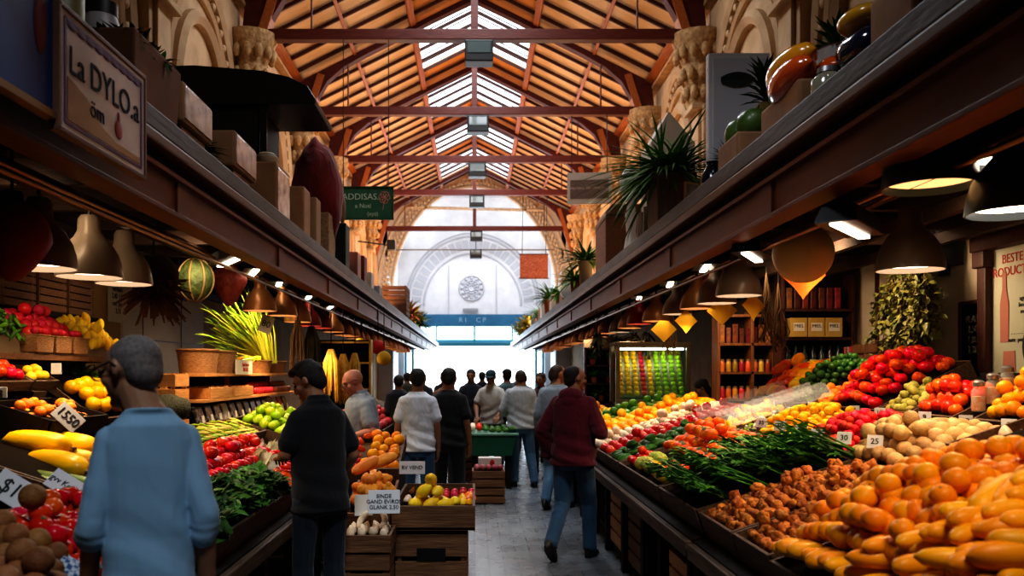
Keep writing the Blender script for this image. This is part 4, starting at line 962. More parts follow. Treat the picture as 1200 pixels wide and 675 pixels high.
# far strips of the right stall
SM = lambda r, m: pr(ballmesh(r, m, 10, 7, lambda p: dimple(p,.12,.35)))
strips = [
 (7.6,8.25,.05,'dark_green_pepper',pepper(.045,MDGRN),'dark green pepper in the strip beyond the persimmons','pepper'),
 (8.28,8.9,.05,'red_tomato',SM(.05,MTOM),'red tomato in the strip beyond the dark green peppers','tomato'),
 (8.93,9.5,.05,'pale_bulb',SM(.05,MPALE),'pale onion bulb in the strip beyond the red tomatoes','onion'),
 (9.53,10.2,.055,'orange',SM(.055,MO),'small orange in the strip left of the pale bulbs','orange'),
 (10.23,10.9,.055,'yellow_plum',SM(.055,MYEL),'yellow plum in the strip beyond the small oranges','plum'),
 (10.93,11.6,.055,'green_apple',SM(.055,MGRN),'green apple in the strip below the glass case','apple'),
 (11.63,12.3,.06,'lemon',lemon(.06,MLEMON),'lemon in the strip just left of the glass case','lemon'),
 (12.33,13.1,.065,'mandarin',SM(.065,MO),'orange in a far strip right of the maroon hoodie','mandarin'),
 (13.13,14.0,.065,'grapefruit',SM(.065,MAPR),'grapefruit in a far strip beside the maroon hoodie','grapefruit'),
 (14.03,15.0,.07,'yellow_melon',SM(.07,MMAR),'yellow melon in the furthest strip of the right stall','melon')]
for i, (a,b,r,nm,prt,lb,ct) in enumerate(strips):
    tray_of(1, a, b, 1.28, 2.75, PR1, r, nm, prt, lb, ct, 'sloping wooden tray holding the %s strip on the right stall' % ('pepper tomato bulb orange plum apple lemon far-orange grapefruit melon'.split()[i]), .04, second=.12, rot='any', keep=(lambda x, y: (x < 2.12 or y > 8.3) and (x < 1.95 or y < 11.6)))
# long orange trays and plastic covers of the second tier
PAS = [(chili(.12,.026,MYEL)), (chili(.10,.028,MYEL))]
tray_of(1, 7.38, 7.80, 2.2, 2.8, PR1, .036, 'yellow_pod', PAS, 'yellow pod in the sloping tray between two clear covers', 'pod', 'sloping tray of yellow pods between two clear covers', .05, second=.5, rot='tumble')
PG = [chili(.06,.012,MLIME), chili(.05,.014,M_('white_bean', (.62,.62,.44), (.72,.72,.55)))]
tray_of(1, 6.95, 7.3, 2.2, 2.8, PR1, .028, 'pale_bean_pod', PG, 'pale green bean pod in the covered tray beside the yellow plums', 'bean pod', 'sloping tray of pale bean pods beside the yellow plums', .05, second=.3, rot='tumble')
PLAS = mat('clear_plastic', (.92,.95,1), .3, trans=.0)
nt = PLAS.node_tree; N = nt.nodes; t1 = N.new('ShaderNodeBsdfTransparent'); m1 = N.new('ShaderNodeMixShader'); m1.inputs[0].default_value = .2
nt.links.new(t1.outputs[0], m1.inputs[1]); nt.links.new(N['Principled BSDF'].outputs[0], m1.inputs[2]); nt.links.new(m1.outputs[0], N['Material Output'].inputs['Surface'])
for i, (y, w, lb) in enumerate(((8.02,.28,'clear plastic cover left of the yellow pods'),(7.02,.24,'clear plastic cover over the pale bean pods'),(7.36,.08,'narrow clear plastic divider beside the yellow pods'))):
    mb = MB(); N_ = 8; vs = []; fs = []
    for a in range(N_+1):
        for c in range(5):
            x = 2.08+.82*a/N_; vs.append((x, y+w*(c/4-.5), zp(PR1,x)+.12+.10*c/4+.03*math.sin(PI*c/4)))
    for a in range(N_):
        for c in range(4): fs.append((a*5+c,(a+1)*5+c,(a+1)*5+c+1,a*5+c+1))
    o = mb.add(vs, fs).obj('plastic_cover', PLAS, None, 180); tag(o, lb, 'plastic cover')
tray_of(1, 6.0, 6.88, 2.24, 2.82, PR1, .034, 'yellow_plum', SM(.034,MYEL), 'yellow plum in the second tier tray left of the red fruit', 'plum', 'second tier tray of yellow plums', .09, second=.35, front=.12)
tray_of(1, 5.18, 5.97, 2.22, 2.82, PR1, .032, 'red_lychee', SM(.032,MRED), 'small rough red fruit in the second tier tray', 'lychee', 'second tier tray of small red fruit', .09, second=.35, front=.12)
tray_of(1, 4.36, 5.15, 2.18, 2.82, PR1, .046, 'beige_fruit', pr(ballmesh(.046,MBEIGE,12,9,None,(1,1,1.15)),ballmesh(.046,MBEIGE,12,9,None,(1,.95,1))), 'round beige fruit in the second tier tray right of the red fruit', 'fruit', 'second tier tray of beige fruit', .09, second=.35, front=.12, rot='tumble')
tray_of(1, 3.52, 4.33, 2.42, 2.84, PR1, .032, 'garlic_bulb', pr(ballmesh(.032,MPALE,12,9,lambda p: Vector((p.x,p.y,p.z*(1+.5*max(0,p.z)**4)))*(1+.05*math.cos(6*math.atan2(p.y,p.x))))), 'pale garlic bulb in the tray at the right picture edge', 'garlic', 'weathered tray of pale garlic at the right picture edge', .04, second=.2, top=.10, h=.2, front=.26, m=wood('rust_tray', (.07,.03,.015), (.16,.07,.03), .6, 1))
# third tier
tray_of(1, 4.2, 4.96, 2.9, 3.45, PR3, .045, 'orange', fruit_orange(.045,MO,False), 'orange in the heap beside the glass jars at far right', 'orange', 'back counter tray of oranges beside the jars', .12, second=.5, front=.11)
tray_of(1, 5.16, 5.7, 2.9, 3.3, PR3, .045, 'red_apple', SM(.045,MPEPR), 'shiny red apple on the back counter left of the jars', 'apple', 'back counter tray of red apples', .07, second=.35, front=.11)
tray_of(1, 5.73, 6.15, 2.9, 3.32, PR3, .03, 'green_fig', pr(ballmesh(.03,MOLIV,10,8,None,(1,1,1.3))), 'small olive green fig on the back counter between apples and tomatoes', 'fig', 'back counter tray of green figs', .06, second=.3, front=.11, rot='tumble')
tray_of(1, 6.18, 7.02, 2.9, 3.62, PR3, .05, 'tomato', [(ballmesh(.05,MTOM2,14,9,lobes(5,.04),(1,1,.88)),[('stem', MB().lathe([(.001,.032),(.016,.036),(.001,.04)],5,caps=False).mdone('stem',MSTEM,60))])], 'large red tomato in the heap on the back counter', 'tomato', 'back counter tray of large red tomatoes', .16, second=.5, front=.11)
tray_of(1, 7.05, 7.38, 2.9, 3.35, PR3, .034, 'apricot', SM(.034,MAPR), 'small apricot on the back counter left of the tomatoes', 'apricot', 'back counter tray of apricots', .05, second=.3, front=.11)
tray_of(1, 7.41, 7.95, 2.9, 3.62, PR3, .034, 'brussels_sprout', SM(.034,MDGRN), 'small dark green sprout in the heap on the back counter', 'sprout', 'back counter tray of dark green sprouts', .18, second=.4, front=.11)
tray_of(1, 7.98, 8.9, 2.9, 3.6, PR3, .072, 'mango', [pepper(.07,MYEL)[0],pepper(.07,MPEPO)[0],pepper(.065,MPEPR)[0]], 'large red and yellow mango on the back counter left of the sprouts', 'mango', 'back counter tray of mangoes', .10, second=.4, front=.11, rot=.5)
# ================================================================== left stall
tray_of(-1, 2.98, 3.95, 1.26, 1.95, PL1, .044, 'tomato', [(ballmesh(.044,MTOM,16,11,lobes(5,.03),(1,1,.9)),[('stem', MB().lathe([(.001,.030),(.013,.034),(.001,.038)],5,caps=False).mdone('stem',MSTEM,60))]),(ballmesh(.044,MTOM2,16,11,lobes(5,.03),(1,1,.9)),[])], 'red tomato in the heap at the left front, below the marrows', 'tomato', 'wooden tray of red tomatoes at the left front', .06, second=.4)
tray_of(-1, 2.35, 2.94, 1.26, 1.68, PL1, .044, 'brown_fruit', pr(ballmesh(.044,MKIWI,14,10,None,(1,1,1.1))), 'round brown fruit in the heap at bottom left corner', 'fruit', 'wooden tray of brown fruit at bottom left corner', .10, second=.3, rot='tumble', group='brown fruit in the corner')
for (u,v,Y,r) in ((38,582,3.30,1.15),(18,628,2.98,1.05),(44,634,3.02,1.05),(3,612,3.05,1.05),(24,650,2.86,1.05),(6,652,2.86,1.05),(48,655,2.92,1.0),(36,669,2.80,1.0),(12,671,2.76,1.0),(60,668,2.88,.95),(4,630,2.98,1.0),(66,648,2.98,.9)):
    inst('brown_fruit', (ballmesh(.044,MKIWI,16,11,lambda p: dimple(p,.08,.3),(1,1,1.0)),[]), at(u,v,Y), (rnd.uniform(-1,1),rnd.uniform(-1,1),u), r, 'round brown fruit in the heap at bottom left corner', 'fruit', 'brown fruit in the corner')
mb = MB(); vs = []; fs = []
for i in range(9):
    for j in range(7): vs.append((-.10+.025*i, -.08+.025*j, .012*math.sin(i*1.3+j)+.012*math.cos(j*1.7)))
for i in range(8):
    for j in range(6): k = i*7+j; fs.append((k,k+7,k+8,k+1))
CHK2, nt, b_ = _nodes('blue_check'); N = nt.nodes; cb = N.new('ShaderNodeTexChecker'); cb.inputs['Scale'].default_value = 60; cb.inputs['Color1'].default_value = (.03,.09,.25,1); cb.inputs['Color2'].default_value = (.5,.55,.6,1); tc_ = N.new('ShaderNodeTexCoord'); nt.links.new(tc_.outputs['Object'], cb.inputs['Vector']); nt.links.new(cb.outputs['Color'], b_.inputs['Base Color'])
tag(mb.add(vs, fs).obj('checked_cloth', CHK2, None, 180, loc=tuple(at(80,664,2.95)), rot=(.35,.3,0)), 'blue and white checked cloth tucked below the tomatoes', 'cloth')
MG = squash(.070,.36,MMAR,.10)
for i, (u,v,Y,a,s,lb) in enumerate(((44,521,4.75,.15,1.05,'bright yellow marrow leftmost of the pile'),(88,519,5.05,-.25,1.0,'bright yellow marrow at the back by the sweater'),(64,546,4.6,-.22,1.1,'bright yellow marrow at the front of the pile'),(90,537,4.85,-.2,.9,'bright yellow marrow wedged in the middle of the pile'))):
    inst('yellow_marrow', MG[i % 2], at(u,v,Y), (.1,.15,a), s, lb, 'marrow', None)
T(-1, 4.12, 5.5, 2.0, 2.72, PL1, .14, TIMBX, 'wooden tray of yellow marrows and cucumbers', H=.02)
CU = squash(.04,.40,MCUC,.04)
for i, (u,v,Y,a,lb) in enumerate(((20,552,4.50,-.25,'striped green cucumber left below the marrows'),(52,560,4.40,-.30,'striped green cucumber touching the front marrow'),(30,563,4.35,-.2,'striped green cucumber in the middle of the row below the marrows'),(80,565,4.36,-.3,'striped green cucumber at the right end of the row below the marrows'),(8,560,4.42,-.2,'striped green cucumber cut by the left picture edge'))): inst('cucumber', CU[i%3], at(u,v,Y), (0,.1,a), 1, lb, 'cucumber', None)
T(-1, 3.98, 4.1, 1.4, 2.6, PL1, .10, TIMBX, 'narrow wooden divider tray below the cucumbers', H=.0)
for i, (u,v,Y,lb) in enumerate(((78,574,4.05,'yellow orange melon half hidden under a price card'),(88,586,3.98,'yellow orange melon touching the blue sweater'),(66,590,3.95,'yellow orange melon lying above the tomatoes'),(30,577,4.2,'yellow melon behind the large dollar price card'))): inst('melon', (ballmesh(.062,MYEL,16,10,lobes(8,.03),(1.25,1,.9)),[]), at(u,v,Y), (0,.2,rnd.uniform(0,3)), 1, lb, 'melon', None)
tray_of(-1, 4.85, 5.6, 2.42, 2.80, (2.42,1.33,.3), .034, 'apricot', pr(ballmesh(.034,MAPR,11,8,None,(1.3,1,.9))), 'small orange apricot in the dark tray left of the oranges', 'apricot', 'dark tray of small apricots at the left edge', .05, second=.3, m=DARKW, h=.16, top=.08)
fill(-1, 6.15, 6.9, 2.74, 3.12, (2.72,1.32,.75), .058, 'orange', SM(.058,MYEL), 'golden orange in the stacked rows beside the bald head', 'orange', 'golden oranges', H=.05, second=.25)
T(-1, 6.13, 6.93, 2.72, 3.15, (2.72,1.32,.75), .05, TIMBX, 'steep wooden tray of golden oranges on the left', H=.03)
HB = [sprig(60, .24, .010, MLEAF, 20+i, 1.2, 1.0) for i in range(4)]
T(-1, 5.95, 6.95, 3.08, 3.5, (3.08,1.52,.4), .12, TIMBX, 'wooden tray of fine dark herbs under the left shelf', H=.08)
for i in range(26): 
    y = 6.0+.9*((i*.618) % 1); x = 3.15+.25*((i*.377) % 1); inst('herb_bunch', HB[i % 4], (-x, y, 1.60+.10*dome((x-3.05)/.45,(y-5.9)/1.1)), (rnd.uniform(-.4,.4),rnd.uniform(-.6,0),rnd.uniform(0,6.3)), 1.1, 'fine dark green herb bunch in the heap under the left shelf', 'herbs', 'herbs under the left shelf')
# wall shelf with chillies, radishes, lemons
t = thing('wall_shelf', 'dark wooden wall shelf of radishes and lemons at upper left', 'shelf', (-3.55,6.35,1.79))
MB().box((0,0,0),(1.1,2.7,.045)).obj('board', TIMBC, t, bevel=.006); mb = MB(); mb.box((-.5,0,-.3),(.06,2.6,.6)); mb.obj('back_panel', DARKW, t); mb = MB()
for y in (-1.2,0,1.2): mb.bar((.45,y,-.02),(-.48,y,-.5),.05)
mb.obj('bracket', DARKW, t)
PS = (3.04,1.84,.62)
CH = [chili(.085,.014,MGRN), chili(.075,.016,MGRN), chili(.08,.014,MDGRN)]
fill(-1, 5.1, 5.92, 3.04, 3.5, PS, .03, 'green_chilli', CH, 'fat green chilli in the heap at the left end of the shelf', 'chilli', 'green chillies', H=.12, second=.5, rot='tumble')
fill(-1, 5.96, 6.72, 3.10, 3.46, PS, .046, 'radish', SM(.046,MRAD), 'round pink radish in the stack above the little baskets', 'radish', 'pink radishes', H=.05, second=.35)
fill(-1, 6.55, 6.78, 3.02, 3.2, PS, .03, 'small_tomato', SM(.03,MTOM2), 'tiny red tomato between radishes and lemons on the shelf', 'tomato', 'tiny tomatoes on the shelf', H=.02)
fill(-1, 6.80, 7.4, 3.04, 3.48, PS, .043, 'lemon', lemon(.043,MLEMON), 'yellow lemon at the right end of the shelf above the bald head', 'lemon', 'lemons on the shelf', H=.05, second=.35)
BASK = mat('basket_cane', (.30,.15,.06), .7, 0, (.46,.26,.11), 30, (1,1,4), .9, 60)
for i, y in enumerate((5.93,6.2,6.47)):
    t = thing('punnet', ['leftmost','middle','rightmost'][i]+' small cane punnet under the pink radishes', 'punnet', (-3.04,y,1.815)); mb = MB(); mb.box((0,0,.065),(.12,.23,.12),taper=1.06); mb.obj('basket_wall', BASK, t, bevel=.012); MB().tube([(-.062,-.118,.125),(.062,-.118,.125),(.062,.118,.125),(-.062,.118,.125),(-.062,-.118,.125)],.007,6).obj('rim', BASK, t)
    fill(-1, y-.1, y+.1, 2.99, 3.09, (3.0,1.95,.1), .027, 'radish', SM(.027,MRAD), 'small radish poking out of a cane punnet', 'radish', 'radishes in punnets', H=.0, second=0, gap=.005)
# tomato and corn stand at the left edge
PT = (2.84,1.60,.5)
tray_of(-1, 5.05, 5.48, 2.84, 3.06, PT, .04, 'tomato', SM(.04,MTOM2), 'red tomato on the raised tray at the left picture edge', 'tomato', 'raised tray of tomatoes at the left picture edge', .06, second=.4, h=.07)
tray_of(-1, 5.5, 5.82, 2.84, 3.06, PT, .035, 'yellow_pear', SM(.035,MLEMON), 'small yellow pear right of the tomatoes at the left edge', 'pear', 'raised tray of yellow pears at the left edge', .05, second=.3, h=.07)
t = thing('riser', 'dark wooden riser carrying the raised tomato tray on the left', 'riser', (-2.96,5.42,1.28)); MB().box((0,0,.08),(.2,.80,.24)).obj('box_body', DARKW, t)
# right of the blue sweater: greens, tomatoes, cabbages, beans, pears
T(-1, 4.05, 5.85, 1.24, 1.56, PL1, .15, TIMBX, 'long wooden tray of dark leafy greens along the left stall front', H=.04, front=.17)
LB = [sprig(30, .20, .026, MLEAFD, 40+i, .9, .8) for i in range(3)]+[sprig(30, .20, .026, MLEAF, 50+i, .9, .8) for i in range(2)]
for i in range(78):
    y = 4.12+1.66*i/78; x = 1.275+.24*((i*.618) % 1); inst('leafy_green', LB[i % 5], (-x, y, zp(PL1,x)+.04+.04*dome((x-1.24)/.32,(y-4.05)/1.8)), (rnd.uniform(-.5,.5),rnd.uniform(-.5,.1),rnd.uniform(0,6.3)), 1, 'bunch of dark leafy greens at the front of the left stall', 'greens', 'dark leafy greens on the left')
tray_of(-1, 4.3, 7.1, 1.57, 1.98, PL1, .046, 'tomato', [(ballmesh(.046,MTOM,14,9,lobes(5,.04),(1,1,.88)),[])], 'red tomato in the long tray behind the dark leafy greens', 'tomato', 'long wooden tray of red tomatoes on the left', .07, second=.35)
tray_of(-1, 5.9, 7.1, 1.24, 1.55, PL1, .04, 'red_pepper', pepper(.034,MPEPR), 'small red pepper at the stall front beside the man in black polo', 'pepper', 'tray of small red peppers beside the man in black polo', .03, second=.3, rot=.5, front=.17)
def cabbage(r, seed):
    q = random.Random(seed); mb = MB(); mb.ball((0,0,0), (r*.9,r*.9,r*.8), 16, 12)
    for i in range(11):
        a = i*2.4; e = q.uniform(.1,1.1); c = Vector((math.cos(a)*math.cos(e),math.sin(a)*math.cos(e),math.sin(e)*.8)); leaf(mb, c*r*.65-Vector((0,0,.02)), (c.x*.6-math.sin(a)*.3,c.y*.6+math.cos(a)*.3,.8), c, r*1.2, r*.55, .35, 4)
    return (mb.mdone('cabbage', MCAB, 180), [])
for i, (u,v,Y,s,lb) in enumerate(((290,529,6.9,1.05,'white cabbage leftmost on the left stall, behind tomatoes'),(312,545,6.35,1.0,'white cabbage in front, touching the red tomatoes'),(326,531,7.1,.95,'white cabbage partly behind the man in black polo'))): inst('cabbage', cabbage(.115,i), at(u,v,Y)-Vector((0,0,.04)), (.2,.3,i), s, lb, 'cabbage', None)
BE = [chili(.09,.009,M_('wax_bean',(.72,.62,.10),(.80,.70,.2))), chili(.08,.01,MLIME)]
tray_of(-1, 5.7, 8.2, 2.0, 2.36, PL1, .026, 'wax_bean', BE, 'yellow wax bean in the tray behind the cabbages', 'bean', 'wooden tray of yellow wax beans on the left', .04, second=.3, rot=.6, sp=2.5)
tray_of(-1, 8.25, 9.5, 1.85, 2.36, PL1, .046, 'green_pear', pr(ballmesh(.046,MLIME,12,9,lambda p: Vector((p.x*(1-.3*max(0,p.z)),p.y*(1-.3*max(0,p.z)),p.z*1.25)))), 'bright green pear in the tray below the packet shelf', 'pear', 'wooden tray of bright green pears', .10, second=.35, rot='tumble')
tray_of(-1, 7.6, 9.5, 1.26, 1.8, PL1, .05, 'pale_bulb', SM(.05,MPALE), 'pale onion in the tray behind the man in black polo', 'onion', 'wooden tray of pale onions on the left', .03, second=.1)
tray_of(-1, 9.6, 10.3, 1.26, 2.0, PL1, .06, 'orange', SM(.06,MO), 'orange in the far left tray behind the bald man', 'orange', 'far left tray of oranges', .03, second=.1)
tray_of(-1, 11.7, 14.0, 1.26, 2.0, PL1, .06, 'red_plum', SM(.06,M_('plum_skin',(.28,.02,.03),(.38,.04,.04))), 'dark red plum in the furthest left tray', 'plum', 'furthest left tray of dark red plums', .05, second=.2)
# ================================================================== the crate display and the middle table
GO = [(ballmesh(.055,M_('gourd_skin',(.78,.27,.03),(.88,.40,.07),.45,.15,.012,10,.3,40),14,10,lobes(7,.05),(1,1,.9)),[('stem',MB().tube([(0,0,.035),(.004,0,.065)],[.008,.005],6).mdone('stem',MSTEMB,60))]), (lump(.05,MATS['gourd_skin'],5)[0],[])]
for i in range(30):
    a = i*2.4; rr = .150*math.sqrt(((i*.618)%1)); lay = i//13
    inst('orange_gourd', GO[i % 2], (-.745+rr*math.cos(a)*(1-.2*lay), 6.25+rr*1.9*math.sin(a)*(1-.2*lay), .75+.075*lay+.10*(1-rr/.13)*.4), (rnd.uniform(-.6,.6),rnd.uniform(-.6,.6),a), rnd.uniform(.9,1.2), 'knobbly orange gourd heaped left on the crate display', 'gourd', 'orange gourds')
for i, (x,y,z,a) in enumerate(((-.82,6.45,.98,.9),(-.72,6.55,1.0,.5))): inst('long_gourd', squash(.045,.30,MATS['gourd_skin'],.03)[0], (x,y,z), (0,-.3,a), 1, ['left','right'][i]+' long orange gourd lying across the top of the gourd heap', 'gourd', None)
LE = lemon(.052, MLEMON)
for i, (x,y,z) in enumerate([(-.42,6.02,.755),(-.31,6.0,.755),(-.20,6.02,.755),(-.37,6.12,.755),(-.25,6.12,.755),(-.36,6.06,.84),(-.26,6.05,.84),(-.31,6.14,.85),(-.14,6.12,.755),(-.31,6.08,.92)]): inst('lemon', LE[0], (x,y,z), (rnd.uniform(.8,2),rnd.uniform(0,1),rnd.uniform(0,6)), rnd.uniform(.95,1.1), 'yellow lemon heaped at the front of the crate display tray', 'lemon', 'lemons on the crate display')
for i in range(16): inst('radish', (SM(.03,MRAD)[0][0],[]), (-.22+.065*(i%4), 6.55+.062*(i//4), .73+.01*(i%3)), (0,0,i), 1, 'pink radish behind the lemons on the crate display', 'radish', 'radishes on the crate display')
for i in range(12): inst('mushroom', (ballmesh(.028,MPALE,10,7,lambda p: Vector((p.x,p.y,max(p.z,-.3)))),[]), (-.50+.07*(i%4), 6.3+.07*(i//4), .735), (rnd.uniform(-.4,.4),0,i), 1, 'pale mushroom left of the lemons on the crate display', 'mushroom', 'mushrooms on the crate display')
for i in range(20): inst('brown_nut', ROOT[i % 6], (-.50+.055*(i%5), 6.75+.06*(i//5), .73), (i,i*.7,i), .6, 'small brown nut at the back of the crate display', 'nut', 'nuts on the crate display')
for i in range(10): inst('yellow_pepper', pepper(.035,[MYEL,MPEPO][i%2])[0], (-.09+.05*(i%2), 6.22+.09*(i//2), .735), (0,0,i*1.3), 1, 'small yellow or orange pepper along the right rim of the crate display', 'pepper', 'small peppers on the crate display')
for i in range(16): inst('garlic_bulb', (ballmesh(.028,MPALE,10,8,lambda p: Vector((p.x,p.y,p.z*(1+.6*max(0,p.z)**4)))),[]), (-.81+.072*(i%4), 5.58+.075*(i//4), .625+.006*(i%3)), (rnd.uniform(-.5,.5),rnd.uniform(-.5,.5),i), 1, 'garlic bulb in the low front tray', 'garlic', 'garlic in the low tray')
for i, x in enumerate((-.74,-.63)): inst('ginger_root', (squash(.022,.13,MPALE,.25)[i][0],[]), (x,5.70,.70), (0,-.9,.6+i), 1, ['left','right'][i]+' curved pale root standing out of the garlic tray', 'root vegetable', None)
for i in range(30):
    fx, fy = (i%5)/4-.5, (i//5)/5-.5; z = .955+fy*.72*math.tan(R(16))
    inst(['orange','red_chilli'][i%5 < 2], [(SM(.05,MO)[0]), (pepper(.035,MPEPR)[0])][i%5 < 2], (-.86+fx*.40+rnd.uniform(-.03,.03), 7.15+fy*.70+rnd.uniform(-.03,.03), z+.055+rnd.uniform(0,.03)), (rnd.uniform(-.5,.5),rnd.uniform(-.5,.5),i), rnd.uniform(.85,1.1), ['orange on the black draped stand beside the bald man','red pepper on the black draped stand beside the bald man'][i%5 < 2], ['orange','pepper'][i%5 < 2], ['oranges on the draped stand','peppers on the draped stand'][i%5 < 2])
TV = [SM(.045,MPALE)[0], SM(.045,MTOM2)[0], SM(.045,MGRN)[0]]
for i in range(40):
    fx, fy = (i%8), (i//8); k = 0 if fx < 2 else (1 if fx == 2 else 2)
    nm, lb, ct = (('white_turnip','white turnip at left on the green table','turnip'),('tomato','tomato on the green table beside the turnips','tomato'),('green_pepper','green pepper on the green table','pepper'))[k]
    inst(nm, TV[k] if k < 2 else pepper(.04,MDGRN)[0], (-.12+.095*fx, 12.42+.16*fy, .86+.02*math.sin(fx)), (0,0,i), 1, lb, ct, ct+'s on the green table')
for i in range(15): inst('red_onion', SM(.035,M_('red_onion_skin',(.34,.03,.05),(.5,.18,.2)))[0], (.03+.075*(i%5), 10.95+.075*(i//5), .465), (0,0,i), 1, 'red onion on the crate pair before the green table', 'onion', 'onions on the crate pair')
# ------------------------------------------------------------------ behind the right stall
PAPER = mat('paper', (.66,.62,.54), .75, 0, (.72,.69,.62), 4); INK = mat('ink', (.03,.03,.035), .8); INKR = mat('red_ink', (.45,.04,.03), .7)
BOOKW = wood('bookcase_wood', (.15,.055,.018), (.25,.10,.035), .5, 2)
DKW = wood('dark_panel_wood', (.045,.014,.010), (.08,.024,.014), .5, 2)
GLASS = mat('jar_glass', (.85,.9,.9), .08); nt = GLASS.node_tree; N = nt.nodes; t1 = N.new('ShaderNodeBsdfTransparent'); m1 = N.new('ShaderNodeMixShader'); m1.inputs[0].default_value = .22
nt.links.new(t1.outputs[0], m1.inputs[1]); nt.links.new(N['Principled BSDF'].outputs[0], m1.inputs[2]); nt.links.new(m1.outputs[0], N['Material Output'].inputs['Surface'])
def shelfcase(name, label, loc, w, h, d, zs, m, uprights=(0,), rz=0):
    t = thing(name, label, 'shelves', loc, rz)
    MB().box((0,d/2,h/2),(w,.02,h)).obj('back_panel', DARKW, t)
    for x in [-w/2+.02, w/2-.02]+[u*w for u in uprights if u]: MB().box((x,0,h/2),(.035,d,h)).obj('upright', m, t, bevel=.004)
    for z in zs: MB().box((0,0,z),(w-.03,d,.03)).obj('shelf_board', m, t)
    return t
# bookcase of jars and packets
shelfcase('bookcase', 'brown wooden bookcase of jars and packets between glass case and bottles', (3.23,10.25,0), .70, 2.42, .26, (.3,.7,1.1,1.36,1.68,2.02,2.36), BOOKW, (.10,))
jar = MB().lathe([(.001,0),(.032,0),(.034,.01),(.034,.11),(.026,.13)], 12).mdone('jar', mat('preserve', (.40,.11,.02), .3, 0, (.55,.22,.04), 8, rand=.5, hue=.06, coat=.5), 40)
lid = MB().lathe([(.028,.13),(.029,.155),(.001,.157)], 12, caps=False).mdone('lid', mat('jar_lid', (.35,.25,.12), .4, .5), 40)
pk = MB().box((0,0,.10),(.055,.03,.20)).mdone('packet', mat('red_packet', (.26,.05,.018), .5, 0, (.10,.03,.015), 20, rand=.7, hue=.05), None, .006)
for z, kind, lb, gp in ((1.375,'jar','small preserve jar on the lowest visible bookcase shelf','jars low in the bookcase'),(1.695,'jar','small preserve jar on the middle bookcase shelf','jars in the middle of the bookcase'),(2.035,'pack','tall thin packet on the top bookcase shelf','packets at the top of the bookcase')):
    for i in range(8):
        x = 2.95+.078*i
        if kind == 'jar': o = link('preserve_jar', jar, None, (x,10.17,z), (0,0,i), .95); link('lid', lid, o); tag(o, lb, 'jar', gp)
        else: tag(link('packet', pk, None, (x,10.17,z), (0,0,rnd.uniform(-.2,.2)), 1+rnd.uniform(-.15,.15)), lb, 'packet', gp)
# bottle shelves on the right
shelfcase('bottle_shelf', 'dark wooden shelves of bottles right of the bookcase', (3.72,9.35,1.5), .80, 1.30, .24, (.2,.55,.86,1.28), DKW)
bot = MB().lathe([(.001,0),(.034,0),(.036,.01),(.036,.15),(.014,.20),(.013,.25),(.016,.255),(.001,.257)], 12, caps=False).mdone('bottle', mat('dark_bottle', (.03,.045,.05), .12, rand=.5, hue=.2, coat=1), 40)
blab = MB().lathe([(.0366,.04),(.0366,.11)], 12, caps=False).mdone('label', mat('bottle_label', (.45,.40,.30), .7, rand=.5, hue=.15), 40)
for i in range(7): o = link('bottle', bot, None, (3.40+.092*i,9.27,1.717)); link('bottle_label', blab, o); tag(o, 'clear dark bottle on the lower shelf behind the mangoes', 'bottle', 'bottles on the lower shelf')
for i in range(7): tag(link('book', pk, None, (3.42+.088*i,9.3,2.378), (0,0,0), (1.2,2.5,1.15)), 'dark upright book or packet on the upper bottle shelf', 'packet', 'upright packets over the yellow cartons')
for i in range(3):
    o = thing('carton', ['leftmost','middle','rightmost'][i]+' of three yellow cartons on the shelf above the bottles', 'carton', (3.50+.19*i,9.28,2.066)); MB().box((0,0,.105),(.18,.16,.21)).obj('box_body', mat('yellow_card', (.46,.30,.07), .6, 0, (.52,.36,.10), 6), o, bevel=.008); MB().box((0,-.082,.11),(.12,.003,.09)).obj('printed_label', PAPER, o); lettering('MIEL', .05, INK, o, (0,-.085,.12), (PI/2,0,0))
# wooden boxes and books on a ledge behind the tomatoes
t = thing('ledge', 'dark ledge behind the heap of tomatoes', 'shelf', (3.95,7.9,1.74)); MB().box((0,0,0),(.42,1.7,.04)).obj('board', DKW, t); MB().box((.17,0,-.5),(.04,1.6,1.0)).obj('back_panel', DARKW, t)
for i, (y,lb) in enumerate(((8.05,'plain brown wooden box on the ledge, nearer one'),(8.4,'plain brown wooden box on the ledge, further one'))): crate(lb, (3.93,y,1.765), (.30,.28,.2), TIMBC, 2, name='wooden_box')
for i, c in enumerate(((.45,.03,.04),(.35,.25,.2),(.08,.12,.2),(.5,.08,.05))): tag(MB().box((0,0,.09),(.14,.03,.18)).obj('book', mat('book_cover_%d' % i, c, .5), None, None, .003, (3.86,8.62+.04*i,1.765)), ['red book nearest the wooden box on the ledge','tan book second from the wooden box','dark blue book third from the wooden box','red book furthest from the wooden box'][i], 'book')
# wall hangings at right
WX = W-.005
t = thing('wall_panel', 'pale cream panel on the right wall behind the grey lamp', 'panel', (WX-.02,8.05,2.35)); MB().box((0,0,0),(.03,2.2,1.5)).obj('panel_board', mat('cream_panel', (.50,.44,.34), .7), t); MB().box((-.02,.35,0),(.02,.05,1.5)).obj('strip', DKW, t); MB().box((-.02,.75,0),(.02,.07,1.5)).obj('strip', DKW, t)
GARM = fabric('dark_garment', (.010,.010,.011))
for i, (y,l) in enumerate(((7.72,.52),(7.45,.62),(7.25,.55))):
    mb = MB(); mb.tube([(0,0,0),(.0,.0,-.06),(.0,.02,-.25),(0,0,-l)], [.03,.11,.13,.10], 10, .5); o = mb.obj('dark_coat', GARM, None, 180, loc=(WX-.14,y,3.15)); tag(o, ['leftmost','middle','rightmost'][i]+' dark cloth hanging high on the right wall', 'garment', None)
